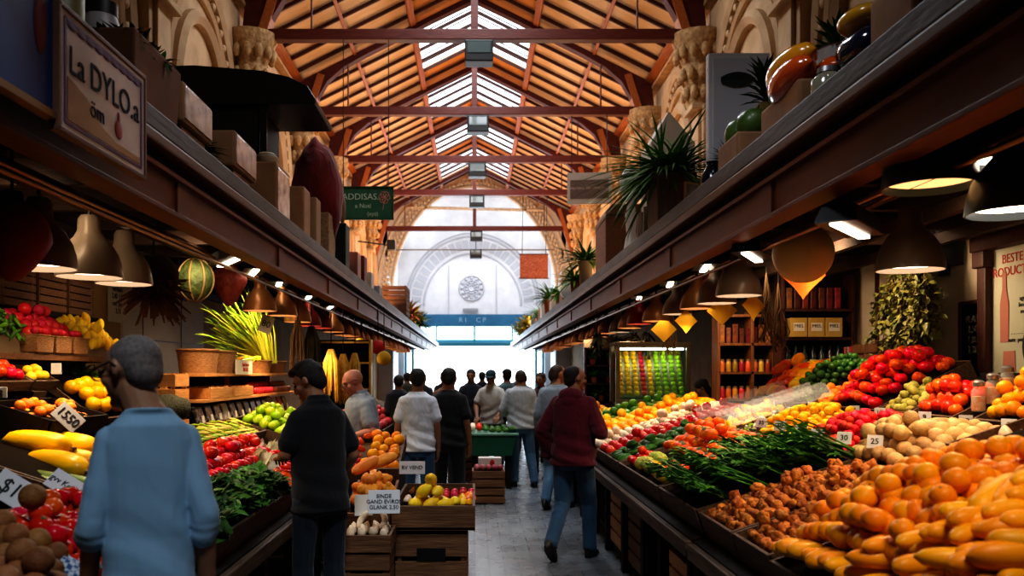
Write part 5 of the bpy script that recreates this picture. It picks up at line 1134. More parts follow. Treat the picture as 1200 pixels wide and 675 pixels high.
# trailing ivy
t = thing('hanging_ivy', 'bushy trailing plant hanging on the right wall under the grey lamp', 'plant', (3.88,7.45,2.62)); q = random.Random(3); mb = MB(); st = MB()
for i in range(46):
    a = q.uniform(-.42,.48); L = q.uniform(.45,.95)*(1-.5*abs(a)); pts = [(q.uniform(-.14,.05),a*.55,0)]
    for k in range(1,7): pts.append((pts[-1][0]+q.uniform(-.04,.02), pts[-1][1]+a*.10+q.uniform(-.03,.03), -L*k/6+.05*(k==1)))
    st.tube(pts, .004, 4)
    for p in pts:
        for _ in range(7): leaf(mb, Vector(p)+Vector((q.uniform(-.03,.03),q.uniform(-.04,.04),q.uniform(-.05,.05))), (q.uniform(-1,.4),q.uniform(-1,1),q.uniform(-.9,.4)), (q.uniform(-1,0),0,1), q.uniform(.05,.09), .023, .3, 2)
mb.obj('leaves', mat('ivy_leaf', (.08,.10,.02), .55, 0, (.22,.20,.045), 9), t, 180); st.obj('stems', MSTEMB, t); MB().lathe([(.08,0),(.11,.12),(.115,.13)], 14).obj('pot', mat('dark_pot', (.03,.02,.015), .6), t, 50)
# blackboard, paper tags, timber framed menu
t = thing('blackboard', 'tall narrow blackboard with chalk marks on the right wall', 'blackboard', (WX-.02,7.12,1.95)); MB().box((0,0,0),(.03,.34,.62)).obj('slate', mat('slate', (.012,.014,.014), .7), t); mb = MB(); mb.box((-.01,-.18,0),(.04,.03,.66)); mb.box((-.01,.18,0),(.04,.03,.66)); mb.box((-.01,0,.32),(.04,.36,.03)); mb.obj('frame', DKW, t)
lettering('PLAN\n2,50\n1,80\n3,20', .085, mat('chalk', (.42,.42,.40), .9), t, (-.018,0,.05), (PI/2,0,-PI/2))
for i, (y, z) in enumerate(((7.42,1.86),(7.75,1.84))):
    o = thing('notice', ['white paper notice beside the blackboard','paper notice half behind the trailing plant'][i], 'notice', (WX-.02,y,z)); MB().box((0,0,0),(.004,.13,.34)).obj('sheet', PAPER, o); lettering('vino\nfrutas\ndel dia', .035, INK, o, (-.004,0,.03), (PI/2,0,-PI/2))
t = thing('menu_cabinet', 'dark red timber framed menu board on the right wall', 'menu board', (WX-.04,6.2,2.1))
mb = MB(); mb.box((0,.72,.0),(.10,.12,2.0)); mb.box((0,-.72,.0),(.10,.12,2.0)); mb.box((-.02,0,.62),(.16,1.6,.12)); mb.box((-.03,0,.70),(.20,1.7,.05)); mb.box((0,.72,.5),(.16,.16,.14)); mb.box((0,.0,-.62),(.10,1.5,.1)); mb.obj('frame', DKW, t, bevel=.012)
MB().box((.02,0,0),(.02,1.36,1.16)).obj('board', mat('pale_menu', (.46,.47,.36), .5, 0, (.52,.53,.42), 3), t)
MB().box((.02,0,.98),(.02,1.36,.5)).obj('upper_panel', wood('panel_wood', (.10,.055,.03), (.16,.09,.05), .5, 1), t); MB().ball((0,.35,.98),(.03,.22,.10),16,10).obj('oval_carving', DKW, t, 180)
lettering('BESTE\nPRODUCTOS', .10, INKR, t, (.006,.40,.42), (PI/2,0,-PI/2)); lettering('agua 1,20\nlimon 0,90\nuva 2,10', .05, INK, t, (.006,.22,.10), (PI/2,0,-PI/2)); lettering('- - - - - - - -\ntomate  pera  melon', .05, INK, t, (.006,.30,-.14), (PI/2,0,-PI/2))
mb = MB(); mb.prism([(-.05,-.3),(.05,-.3),(.055,0),(.025,.12),(.025,.25),(-.025,.25),(-.025,.12),(-.055,0)], 0, .004, 'X', Matrix.Translation((.004,.50,.12))); mb.prism([(-.08,-.08),(.08,-.08),(.07,.08),(-.07,.08)], 0, .004, 'X', Matrix.Translation((.004,.44,-.33))); mb.obj('red_drawing', mat('faded_red', (.42,.17,.13), .7), t)
mb = MB(); mb.ball((.004,.16,-.22),(.004,.12,.17),16,10); mb.obj('dark_drawing', mat('faded_black', (.03,.03,.035), .7), t, 180)
# glass jars by the oranges
for i in range(3):
    x, y = 2.99+.085*i, 5.06; o = thing('glass_jar', ['leftmost','middle','rightmost'][i]+' of the glass jars of sweets by the oranges', 'jar', (x,y,zp(PR3,x)+.02), group='glass jars')
    MB().lathe([(.001,0),(.038,0),(.042,.012),(.042,.12),(.03,.145),(.03,.155)], 16, caps=False).obj('glass', GLASS, o, 40); MB().lathe([(.033,.15),(.034,.175),(.02,.188),(.001,.19)], 16, caps=False).obj('lid', mat('tin_lid', (.35,.35,.36), .35, .7), o, 40)
    MB().lathe([(.001,.006),(.036,.006),(.038,.09+.012*i),(.001,.095+.012*i)], 14, caps=False).obj('sweets', mat('sweets', (.70,.22,.03), .5, 0, (.62,.40,.20), 40, sharp=(.45,.55)), o, 60)
# lit glass case with fruit, facing the camera
t = thing('display_case', 'lit glass fronted display case of yellow and green fruit', 'display case', (2.53,12.3,0)); x0, x1, z0, z1 = -.50, .50, 1.26, 2.08
FR = mat('case_frame', (.20,.16,.10), .4, .4)
mb = MB()
for x in (x0,x1): mb.box((x,-.2,(z0+z1)/2),(.06,.06,z1-z0)); mb.box((x,.3,(z0+z1)/2),(.06,.06,z1-z0))
mb.box((0,-.2,z1),(1.06,.08,.08)); mb.box((0,-.2,z0),(1.06,.08,.08)); mb.box((0,.05,z1+.02),(1.06,.6,.04)); mb.obj('frame', FR, t, bevel=.006)
MB().box((0,.32,1.66),(1.0,.02,.8)).obj('back_panel', mat('case_back', (.14,.10,.05), .6), t); MB().box((0,.05,.62),(1.0,.5,1.24)).obj('base_cabinet', DARKW, t)
mb = MB(); mb.prism([(-.18,1.34),(.17,2.0),(.17,1.97),(-.18,1.31)], -.48, .48, 'X'); mb.obj('sloping_shelf', FR, t); MB().box((0,-.12,2.02),(.9,.05,.02)).obj('case_tube', emat('case_tube_glow', (1,.95,.8), 16), t)
MB().box((0,-.205,1.67),(.94,.004,.74)).obj('front_glass', cg, t)
MB().box((0,-.23,1.19),(1.0,.02,.10)).obj('sill', mat('case_sill', (.4,.42,.42), .3, .5), t)
for i in range(9):
    for j in range(10):
        x = 2.10+.107*i; k = i < 5
        inst(['lime','corn_cob'][k] if i != 3 else 'apple', SM(.045,[MLIME,MYEL][k] if i != 3 else MRED)[0], (x,12.15+.034*j,1.39+.064*j), (0,0,j), .95, ['green lime in the lit glass case','round yellow fruit in the lit glass case'][k] if i != 3 else 'red apple in a column inside the lit glass case', ['lime','fruit'][k] if i != 3 else 'apple', ['limes in the case','yellow fruit in the case'][k] if i != 3 else 'apples in the case')
# shelves of greens left of the case
shelfcase('plant_shelf', 'dim shelf of plants between the maroon hoodie and the glass case', (2.12,14.2,0), .62, 2.1, .3, (1.2,1.5,1.8,2.08), DKW)
for i, (x,z,s) in enumerate(((1.98,1.52,1.2),(2.22,1.52,1.0),(1.95,1.82,.8),(2.25,1.82,.9),(2.1,1.22,1.3))):
    o = thing('potted_plant', ['bright green plant low on the dim plant shelf, left','green plant on the dim plant shelf, right of the bright one','small plant at upper left of the dim plant shelf','small plant at upper right of the dim plant shelf','leafy plant on the bottom of the dim plant shelf'][i], 'plant', (x,14.08,z)); MB().lathe([(.04,0),(.055,.09)], 12).obj('pot', mat('terracotta', (.30,.12,.05), .8), o, 50); mb = MB(); q = random.Random(i)
    for _ in range(40): leaf(mb, (0,0,.09), (q.uniform(-1,1),q.uniform(-1,1),q.uniform(.3,1.6)), (0,0,1), .16*s, .018, .5)
    mb.obj('leaves', MATS['leaf_green'], o, 180)
t = thing('pillar_panel', 'beige panelled post beside the far right stall end', 'panel', (2.62,17.0,0)); MB().box((0,0,1.2),(.9,.2,2.4)).obj('panel_board', mat('beige_panel', (.52,.38,.22), .7, 0, (.60,.45,.28), 3), t); MB().box((0,-.11,1.8),(.5,.01,.35)).obj('poster', mat('yellow_poster', (.62,.42,.10), .6), t)
# dark hangings over the case
for i, (u,v,Y) in enumerate(((700,402,13.2),(722,408,12.9),(742,405,12.6),(757,404,12.4))):
    p = at(u,v,Y); o = thing('hanging_bunch', ['first','second','third','fourth'][i]+' dark dried bunch from the left, hung over the glass case', 'dried bunch', p); mb = MB(); q = random.Random(60+i)
    for _ in range(50): leaf(mb, (q.uniform(-.05,.05),q.uniform(-.05,.05),q.uniform(-.05,.2)), (q.uniform(-1,1),q.uniform(-1,1),q.uniform(-1.6,.1)), (0,0,1), .22, .022, .2)
    mb.obj('leaves', mat('dried_leaf', (.03,.028,.012), .8, 0, (.07,.055,.02), 9), o, 180); MB().tube([(0,0,.1),(0,0,2.86-p.z)], .006, 5).obj('string', MSTEMB, o)
# paper globe and pennants under the right canopy
p = at(941,297,6.0); t = thing('paper_globe', 'large round paper globe lantern hanging under the right canopy', 'lantern', p)
mb = MB(); mb.ball((0,0,0), .205, 32, 20, fn=lambda q: q*(1+.012*math.cos(16*math.atan2(q.y,q.x)))); mb.obj('globe', mat('rice_paper', (.66,.50,.30), .7, 0, (.74,.58,.37), 3, sss=.2), t, 180)
MB().lathe([(.10,.17),(.085,.24),(.03,.27)], 18).obj('cap', LBRONZE, t, 50); MB().tube([(0,0,.26),(0,0,.52)], .01, 6).obj('cord', BLK, t)
def pennant(p, s, m, label, yaw=0):
    mb = MB(); vs = []; fs = []; n = 6
    for i in range(n+1):
        for j in range(n+1):
            a = (i/n-.5); b = (j/n-.5); x = (a+b)*s*.9; z = (b-a)*s*.9-(.0); vs.append((x, .03*math.sin(x*22)*s*3, z))
    for i in range(n):
        for j in range(n): a = i*(n+1)+j; fs.append((a,a+n+1,a+n+2,a+1))
    mb.add(vs, fs); t = thing('pennant', label, 'pennant', p, yaw); mb.obj('cloth', m, t, 180); MB().tube([(0,0,s*.88),(0,0,max(.02+s*.9,2.90-p[2]))], .004, 5).obj('string', BLK, t)
YCL = fabric('yellow_cloth', (.95,.55,.05)); OCL = fabric('orange_cloth', (.92,.26,.05)); PCL = fabric('pink_cloth', (.70,.26,.24))
for m_ in (YCL, OCL, PCL):
    nt = m_.node_tree; N = nt.nodes; tl = N.new('ShaderNodeBsdfTranslucent'); ad = N.new('ShaderNodeMixShader'); ad.inputs[0].default_value = .5; tl.inputs[0].default_value = {'yellow_cloth':(.95,.55,.05,1),'orange_cloth':(.92,.26,.05,1),'pink_cloth':(.7,.26,.24,1)}[m_.name]
    nt.links.new(N['Principled BSDF'].outputs[0], ad.inputs[1]); nt.links.new(tl.outputs[0], ad.inputs[2]); nt.links.new(ad.outputs[0], N['Material Output'].inputs['Surface'])
pennant(at(941,322,6.15), .20, OCL, 'orange pennant just below the paper globe', .2)
pennant(at(883,358,7.6), .16, YCL, 'yellow pennant right of the wide grey lamp', .5)
pennant(at(846,364,8.3), .16, YCL, 'yellow pennant below the wide grey lamp', -.3)
pennant(at(804,376,9.2), .15, YCL, 'yellow pennant between the small bronze lamps', .2)
pennant(at(778,386,10.2), .17, YCL, 'yellow pennant furthest along the right lamp row', -.2)
pennant(at(834,333,8.6), .15, PCL, 'pink pennant above the bronze lamps', .2)
for i, (u,v,Y) in enumerate(((898,360,8.6),(912,372,8.6),(786,383,10.6))):
    p = at(u,v,Y); o = thing('hanging_bunch', ['dry twig bunch hanging left of the bottle shelves','dry twig bunch hanging in front of the bottle shelves','dark dried flower bunch beside the furthest yellow pennant'][i], 'dried bunch', p); mb = MB(); q = random.Random(80+i)
    for _ in range(14): mb.tube([(0,0,.35),(q.uniform(-.04,.04),q.uniform(-.04,.04),.1),(q.uniform(-.09,.09),q.uniform(-.09,.09),-.15),(q.uniform(-.12,.12),q.uniform(-.1,.1),-.35)], .006, 4)
    mb.obj('twigs', MSTEMB, o); MB().tube([(0,0,.3),(0,0,2.86-p.z)], .005, 5).obj('string', BLK, o)
# ------------------------------------------------------------------ behind the left stall
t = thing('wooden_shelves', 'pale wooden shelf unit of baskets and packets on the left', 'shelves', (-2.66,9.75,0))
for z in (1.17,1.42,1.66): MB().box((0,0,z),(.42,4.0,.03)).obj('shelf_board', TIMBL, t, bevel=.004)
for y in (-1.98,0,1.98): MB().box((-.17,y,.84),(.05,.05,1.66)).obj('upright', TIMBL, t)
MB().box((-.2,0,.85),(.02,4.0,1.6)).obj('back_panel', DARKW, t)
for i, (z,lb) in enumerate(((1.15,'bottom'),(1.42,'top'))):
    for k in range(2): crate('pale wooden box at the left end of the shelf unit, %s of its stack, %s' % (lb, ['nearer','further'][k]), (-2.72-.36*k,7.45,z), (.34,.36,.26), TIMBL, 2, name='wooden_box')
o = thing('net_bag', 'dark net bag of herbs beside the blue sweater shoulder', 'bag', (-2.62,7.25,1.34)); MB().ball((0,0,.04),(.20,.22,.12),16,10,fn=lambda p: p*(1+.08*math.sin(9*p.x+3*p.y))).obj('net', mat('dark_net', (.03,.035,.02), .8, 0, (.08,.08,.05), 60, bump=1, bscale=80), o, 180)
# celery baskets on the top shelf
for i, (y,lb) in enumerate(((8.15,'wicker basket leftmost on the pale shelf unit'),(8.75,'wicker basket second on the pale shelf unit'),(9.4,'wicker basket holding the celery roots, with a sign'),(10.3,'pale wicker basket under the fanned celery'),(11.1,'wicker basket at the far end of the pale shelf unit'))):
    o = thing('basket', lb, 'basket', (-2.64,y,1.675)); hgt = .22 if i < 2 else .15; mb = MB(); mb.lathe([(.16,0),(.185,hgt),(.17,hgt),(.15,.02)], 20, Matrix.Diagonal((1,1.45,1,1))); mb.obj('basket_wall', BASK, o, 40); MB().tube([(math.cos(a*PI/10)*.185, math.sin(a*PI/10)*.268, hgt) for a in range(21)], .012, 6).obj('rim', BASK, o)
for i in range(60):
    a = .05+1.15*((i*.618)%1); q = random.Random(i); L = q.uniform(.6,.95); st = MB(); lf = MB(); base = Vector((0,0,0)); d = Vector((-math.sin(a), q.uniform(-.25,.1), math.cos(a))).normalized()
    pts = [base, base+d*L*.4+Vector((0,0,-.01)), base+d*L+Vector((-.05,0,-.06))]; st.tube(pts, [.016,.011,.006], 6)
    for _ in range(7): p = pts[1]+(pts[2]-pts[1])*q.uniform(.1,1); leaf(lf, p, (d.x+q.uniform(-.3,.3), d.y+q.uniform(-.5,.5), d.z+q.uniform(-.4,.4)), (1,0,.2), .16, .014, .2)
    o = st.obj('celery_stalk', mat('celery_yellow', (.80,.74,.06), .45, 0, (.50,.62,.07), 4, rand=.2), None, 60, loc=(-2.50,10.75-.07*(i%8),1.80)); lf.obj('leaves', mat('celery_leaf', (.18,.40,.03), .5, 0, (.42,.58,.04), 8), o, 180)
    tag(o, 'tall yellow green celery stalk fanned out on the pale shelf unit', 'celery', 'celery stalks')
for i in range(16): inst('bread_root', squash(.02,.24,MLIME if i % 2 else MYEL,.05)[0], (-2.58+.05*(i%3),8.95+.06*i,1.80+.015*(i%4)), (.1,-.15,1.4+.2*math.sin(i)), 1, 'pale long vegetable lying in the wicker baskets on the shelf unit', 'vegetable', 'long vegetables in the baskets')
o = thing('sign', 'white lettered sign on the front of a wicker basket', 'sign', (-2.43,9.0,1.74), -PI/2+PI, rot=(0,0,PI/2)); MB().box((0,0,0),(.62,.012,.15)).obj('board', PAPER, o); lettering('Apio fresco\nFRUTAS', .055, INKR, o, (.03,-.009,0), (PI/2,0,0))
# middle shelf: nut trays, berries
for i, (y,lb) in enumerate(((8.3,'orange wooden tray of nuts leftmost on the middle shelf'),(9.1,'orange wooden tray of nuts second on the middle shelf'))):
    o = thing('nut_tray', lb, 'tray', (-2.62,y,1.437)); mb = MB(); mb.box((.16,0,.05),(.02,.72,.10)); mb.box((-.16,0,.05),(.02,.72,.10)); mb.box((0,.35,.05),(.3,.02,.10)); mb.box((0,-.35,.05),(.3,.02,.10)); mb.box((0,0,.01),(.32,.7,.02)); mb.obj('tray_box', TIMBL, o, bevel=.004)
    n = MB(); q = random.Random(i)
    for _ in range(160): n.ball((q.uniform(-.14,.14),q.uniform(-.33,.33),.085+q.uniform(0,.02)), (.02,.016,.014), 6, 4)
    s = n.obj('nuts', mat('nut_skin', (.50,.24,.06), .6, 0, (.62,.34,.11), 30), o, 180); s['kind'] = 'stuff'
for i in range(40): k = i // 20; inst('radish_bundle' if k == 0 else 'date', (ballmesh(.04,[MRAD,M_('date_skin',(.30,.05,.04),(.4,.2,.08))][k],9,6),[]), (-2.5-.075*((i%20)//10)-.0, 9.72+.085*(i%10)+k*.95, 1.475+.06*((i%20)//10)), (0,0,i), 1, ['small red radish heap on the middle shelf of the pale unit','dark red date heap at the far end of the middle shelf'][k], ['radish','date'][k], ['radishes on the shelf unit','dates on the shelf unit'][k])
# bottom shelf: leaning packets with white tags
PKD = mat('dark_packet', (.03,.03,.03), .35, 0, (.30,.28,.25), 22, rand=.3, sharp=(.52,.58), coat=.3)
for i in range(14):
    y = 7.85+.27*i; c = [PKD,PKD,PKD,mat('pale_packet', (.60,.56,.50), .5),PKD,PKD,PKD,PKD,PKD,PKD,mat('pale_packet2', (.55,.55,.55), .5),MATS['pale_packet'],mat('orange_packet', (.70,.16,.03), .5),PKD][i]
    o = thing('packet', 'patterned dark packet leaning on the bottom shelf of the pale unit' if c is PKD else ['','','','pale packet leaning fourth from the left on the bottom shelf','','','','','','','pale grey packet leaning left of the pale one on the bottom shelf','pale packet leaning beside the orange one on the bottom shelf','orange packet leaning on the bottom shelf',''][i], 'packet', (-2.50,y,1.19), group='dark packets on the bottom shelf' if c is PKD else None, rot=(0,-.35,0))
    MB().box((0,0,.095),(.035,.20,.19)).obj('wrapper', c, o, bevel=.01); MB().box((.03,-.02,.04),(.004,.07,.10),rot=(0,.2,0)).obj('white_tag', PAPER, o)
# wall panelling, menus, wooden boxes on the left wall
t = thing('wall_panel', 'cream tongue and groove panel on the left wall behind the celery', 'panel', (-WX+.02,11.6,2.35)); MB().box((0,0,0),(.03,3.0,1.5)).obj('panel_board', mat('cream_board', (.60,.50,.36), .6, 0, (.66,.56,.42), 2), t); mb = MB(); mb.box((.018,0,-.25),(.01,3.0,.015)); mb.box((.018,-.9,0),(.01,.02,1.5)); mb.box((.018,.5,0),(.01,.02,1.5)); mb.obj('grooves', DKW, t)
for i, (y) in enumerate((9.98,10.62)):
    o = thing('menu_sheet', ['left','right'][i]+' of two white handwritten menu sheets on the left wall', 'menu', (-WX+.02,y,2.55)); MB().box((0,0,0),(.012,.52,.56)).obj('sheet', PAPER, o); lettering('frutas y\nverduras\n2,40  1,90\nuva  pera\n3,10' if i == 0 else 'hoy\n~ ~\nnaranja\n1,50', .085, INK, o, (.008,0,.02), (PI/2,0,PI/2))
t = thing('wall_shelf', 'dark shelf of wooden boxes high on the left wall', 'shelf', (-3.95,7.9,2.20)); MB().box((0,-.55,0),(.45,2.2,.04)).obj('board', DARKW, t); MB().box((-.2,-.55,.45),(.03,2.2,.9)).obj('back_panel', DARKW, t)
for i, y in enumerate((6.5,7.05,7.6,8.15)): crate(['wooden box leftmost on the high left shelf','wooden box second on the high left shelf','wooden box third on the high left shelf','wooden box rightmost on the high left shelf'][i], (-3.93,y,2.225), (.36,.5,.34), TIMBC, 5, name='wooden_box')
# hanging bundles on the left
def hang(p, name, label, cat, build, top=2.9):
    t = thing(name, label, cat, p); build(t); MB().tube([(0,0,.2),(0,0,top-p[2])], .008, 5).obj('string', BLK, t); return t
def b_roots(t):
    q = random.Random(4); mb = MB()
    for _ in range(130):
        a = q.uniform(0,6.3); e = q.uniform(-1.3,.8); d = Vector((math.cos(a),math.sin(a),e)).normalized(); b = d*.10; mb.tube([b*.2,b+Vector((0,0,.03)),b+d*q.uniform(.06,.18)+Vector((q.uniform(-.05,.05),q.uniform(-.05,.05),-.06))], [.028,.02,.006], 5)
    mb.obj('roots', mat('dried_root', (.10,.045,.018), .8, 0, (.17,.085,.035), 9), t, 60); MB().ball((0,0,.10),(.19,.19,.20),14,10,fn=lambda p: p*(1+.1*math.sin(7*p.x+5*p.z))).obj('bundle_top', mat('dark_husk', (.035,.018,.009), .8, bump=1, bscale=30), t, 180)
hang(at(180,342,6.9), 'root_bundle', 'brown bundle of dried roots hanging left of the green wicker ball', 'dried bunch', b_roots)
def b_ball(t):
    MB().ball((0,0,0),(.165,.165,.19),18,12).obj('ball', mat('dark_green_leafball', (.03,.05,.014), .7, 0, (.08,.11,.03), 12, bump=1, bscale=22), t, 180); mb = MB()
    for k in range(8): mb.tube([(math.cos(k*PI/4)*.17*math.cos(R(e)), math.sin(k*PI/4)*.17*math.cos(R(e)), .195*math.sin(R(e))) for e in range(-85,86,17)], .009, 5)
    mb.obj('cane_ribs', mat('cane', (.20,.14,.05), .6), t, 60)
hang(at(229,328,7.8), 'wicker_ball', 'dark green wicker ball hanging between root bundle and red bundle', 'wicker ball', b_ball)
def b_red(t):
    MB().ball((0,0,0),(.16,.15,.23),20,14,fn=lambda p: Vector((p.x*(1+.35*p.z if p.z<0 else 1),p.y*(1+.35*p.z if p.z<0 else 1),p.z))*(1+.08*math.sin(8*p.x+4*p.z)*math.sin(7*p.y))).obj('bundle', mat('red_net', (.17,.022,.014), .6, 0, (.28,.05,.03), 14, bump=.6, bscale=25), t, 180)
hang(at(269,330,8.4), 'red_bundle', 'dark red net bundle hanging right of the green wicker ball', 'bundle', b_red)
def b_lant(t):
    MB().ball((0,0,0),(.19,.19,.21),22,14,fn=lambda p: Vector((p.x*(1+.45*min(0,p.z)),p.y*(1+.45*min(0,p.z)),p.z))).obj('lantern', mat('red_paper', (.30,.016,.010), .6, sss=.2), t, 180); MB().lathe([(.06,.19),(.05,.25)], 14).obj('cap', BLK, t)
hang(at(14,282,4.35), 'red_lantern', 'round red lantern hanging at the left picture edge', 'lantern', b_lant)
def b_strands(c, n, L, seed, lw=.012):
    def f(t):
        q = random.Random(seed); mb = MB()
        for _ in range(n): x, y = q.uniform(-.09,.09), q.uniform(-.09,.09); mb.tube([(x*.3,y*.3,.2),(x,y,0),(x*1.3,y*1.3,-L*q.uniform(.6,1))], [lw,lw*1.2,lw*.4], 5)
        mb.obj('strands', c, t, 60)
    return f
GOLD = mat('gold_straw', (.50,.27,.03), .5, 0, (.66,.40,.07), 20)
hang(at(349,395,10.3), 'dried_bunch', 'brown dried bunch hanging above the head of the man in black polo', 'dried bunch', b_strands(mat('brown_straw', (.14,.08,.03), .8), 26, .45, 1), 2.86)
hang(at(365,400,11.2), 'dried_bunch', 'dark dried bunch right of the brown one, over the left stall', 'dried bunch', b_strands(MATS['dried_leaf'], 30, .45, 2), 2.86)
for i, (u,v,Y) in enumerate(((388,425,12.8),(402,430,13.4),(416,428,14.0))): hang(at(u,v,Y), 'straw_garland', ['nearest','middle','furthest'][i]+' of three golden straw garlands over the bald man', 'garland', b_strands(GOLD, 34, .6, 5+i, .016), 2.86)
shelfcase('straw_rack', 'golden rack of straw goods behind the bald man', (-2.35,14.6,0), 1.2, 2.25, .3, (.9,1.4,1.85,2.2), GOLD)  # rack boards take the gold straw colour
def b_disk(c):
    def f(t):
        mb = MB(); mb.lathe([(.001,-.015),(.12,-.012),(.13,0),(.12,.012),(.001,.015)], 20, Matrix.Rotation(PI/2,4,'X'), caps=False); mb.obj('disc', c, t, 50)
    return f
hang(at(443,407,15.5), 'paper_disc', 'round red paper disc hanging over the far left stall', 'decoration', b_disk(mat('red_disc', (.62,.03,.02), .5)), 2.86)
for i, (u,v) in enumerate(((423,404),(424,420),(450,420))): hang(at(u,v,15.2), 'paper_flower', ['upper yellow paper flower left of the red disc','lower yellow paper flower left of the red disc','yellow paper flower below the red disc'][i], 'decoration', b_disk(mat('yellow_disc', (.75,.45,.03), .5)), 2.86)
o = thing('price_card', 'white price card hanging under the bronze lamps on the left', 'price card', at(312,380,9.3), rot=(0,.35,0)); MB().box((0,0,0),(.14,.006,.19)).obj('card', PAPER, o); lettering('80', .10, INK, o, (0,-.005,0), (PI/2,0,0)); MB().tube([(0,0,.09),(0,0,.60)], .003, 5).obj('string', BLK, o)
# ------------------------------------------------------------------ price cards
def card(p, w, h, txt, rot, label, size=None, m=PAPER):
    o = thing('price_card', label, 'price card', p, rot=rot); cd_ = MB().box((0,0,0),(w,.006,h)).obj('card', m, o, bevel=.002); txt and lettering(txt, size or h*.5, INK, cd_, (0,-.005,0), (PI/2,0,0)); return o
WCARD = mat('white_card_sheet', (.74,.76,.78), .6)
card(at(13,573,3.55), .17, .12, '$1', (R(-35),R(28),R(-8)), 'large white price card reading 1 at the left picture edge', .09, WCARD)
card(at(78,569,3.75), .17, .095, 'gvv Kod €', (R(-40),R(30),R(-5)), 'white handwritten price card below the yellow marrows', .038, WCARD)
card(at(80,489,4.72), .16, .10, '1550', (R(-25),R(42),0), 'tilted white price card in front of the golden oranges', .07, WCARD)
card(at(66,432,5.75), .07, .075, '', (0,0,0), 'small blank white card hanging under the left shelf', .03, WCARD); card(at(2,460,4.7), .06, .06, '2', (0,0,0), 'small white card on the raised tomato tray at left edge', .04, WCARD)
card(at(450,588,5.62), .21, .155, 'SINDE\nGAND EVIROS\nGLANK 2,50', (R(-12),0,R(4)), 'handwritten white card in front of the orange gourds', .036, WCARD)
card(at(426,592,5.75), .12, .14, '', (R(-12),0,R(12)), 'blank cream card behind the handwritten gourd card', .03)
card(at(483,548,6.62), .20, .10, 'RV VEND', (R(-8),0,0), 'white card standing behind the gourd heap', .04, WCARD)
TAGS = [(2.28,4.75,'25'),(2.26,5.1,'30'),(2.24,5.45,'18'),(2.25,5.75,'22'),(2.27,6.2,'40'),(2.27,6.6,'35')]
for i, (x,y,s) in enumerate(TAGS): card((x-.05,y,zp(PR1,x)+.115), .085, .075, s, (R(-15),0,R(-40)), 'small white price card clipped to the second tier tray edge at right', .045, WCARD)['group'] = 'second tier price cards'
for i, (y,s) in enumerate(((4.55,'3'),(4.95,'12'),(5.4,'9'),(6.0,'15'),(6.4,'7'),(6.75,'11'),(7.2,'6'),(8.2,'19'))): card((2.85,y,1.40), .075, .07, s, (0,0,R(-45)), 'small white price card along the back counter edge at right', .045, WCARD)['group'] = 'back counter price cards'
# ------------------------------------------------------------------ signs and things on the canopies
CT = 3.16
KRAFT = mat('kraft_card', (.30,.165,.08), .75, 0, (.37,.21,.11), 5); PLW = mat('white_wrap', (.78,.74,.72), .25, 0, (.40,.34,.30), 9, coat=.4)
# signs fixed to the left fascia
t = thing('sign', 'white lettered sign with purple border on the left canopy front', 'sign', (-1.70,3.91,2.93))
bd = MB().box((0,0,0),(.03,.88,.50)).obj('board', mat('sign_white', (.74,.74,.80), .25, 0, (.55,.53,.56), 2.5, coat=.5), t)
mb = MB()
for z in (-.255,.255): mb.box((0,0,z),(.045,.92,.022))
for y in (-.45,.45): mb.box((0,y,0),(.045,.022,.52))
mb.obj('frame', mat('sign_frame', (.22,.11,.07), .5), t, bevel=.004)
mb = MB()
for z in (-.215,.215): mb.box((.017,0,z),(.004,.80,.014))
for y in (-.40,.40): mb.box((.017,y,0),(.004,.014,.43))
for k in range(9): mb.ball((.016,-.34+.085*k,.20),(.003,.05,.02),10,6)
mb.obj('purple_border', mat('purple_paint', (.12,.045,.15), .5), t, 60)
lettering('La DYLO.a', .165, INK, bd, (.018,.0,.05), (PI/2,0,PI/2)); lettering('öm', .11, INK, bd, (.018,-.10,-.09), (PI/2,0,PI/2))
mb = MB(); mb.ball((.017,.13,-.10),(.004,.045,.045),14,10); mb.ball((.017,.13,-.045),(.004,.016,.03),10,8); mb.obj('red_fruit_mark', mat('sign_red', (.42,.07,.06), .5), t, 180)
mb = MB(); mb.prism([(-.38,-.20),(.38,-.20),(.38,-.17),(.1,-.17),(-.05,-.14),(-.2,-.06),(-.38,-.02)], .015, .018, 'X'); mb.obj('bronze_wave', mat('sign_bronze', (.24,.14,.08), .25, .3, coat=.5), t)
t = thing('sign', 'dark blue sign with gold lower edge at the top left corner', 'sign', (-1.72,3.0,3.12)); MB().box((0,0,0),(.03,.94,.78)).obj('board', mat('sign_blue', (.003,.055,.24), .4, 0, (.005,.09,.34), 3), t); MB().box((.005,0,-.40),(.05,.96,.03)).obj('edge', mat('gold_edge', (.30,.19,.08), .4, .4), t)
mb = MB(); mb.ball((.016,.35,-.06),(.004,.05,.13),12,10); mb.obj('red_mark', mat('sign_dullred', (.16,.02,.03), .5), t, 180); mb = MB(); mb.ball((.016,.40,.30),(.004,.035,.10),12,10); mb.obj('white_mark', mat('sign_pale', (.35,.36,.33), .5), t, 180)
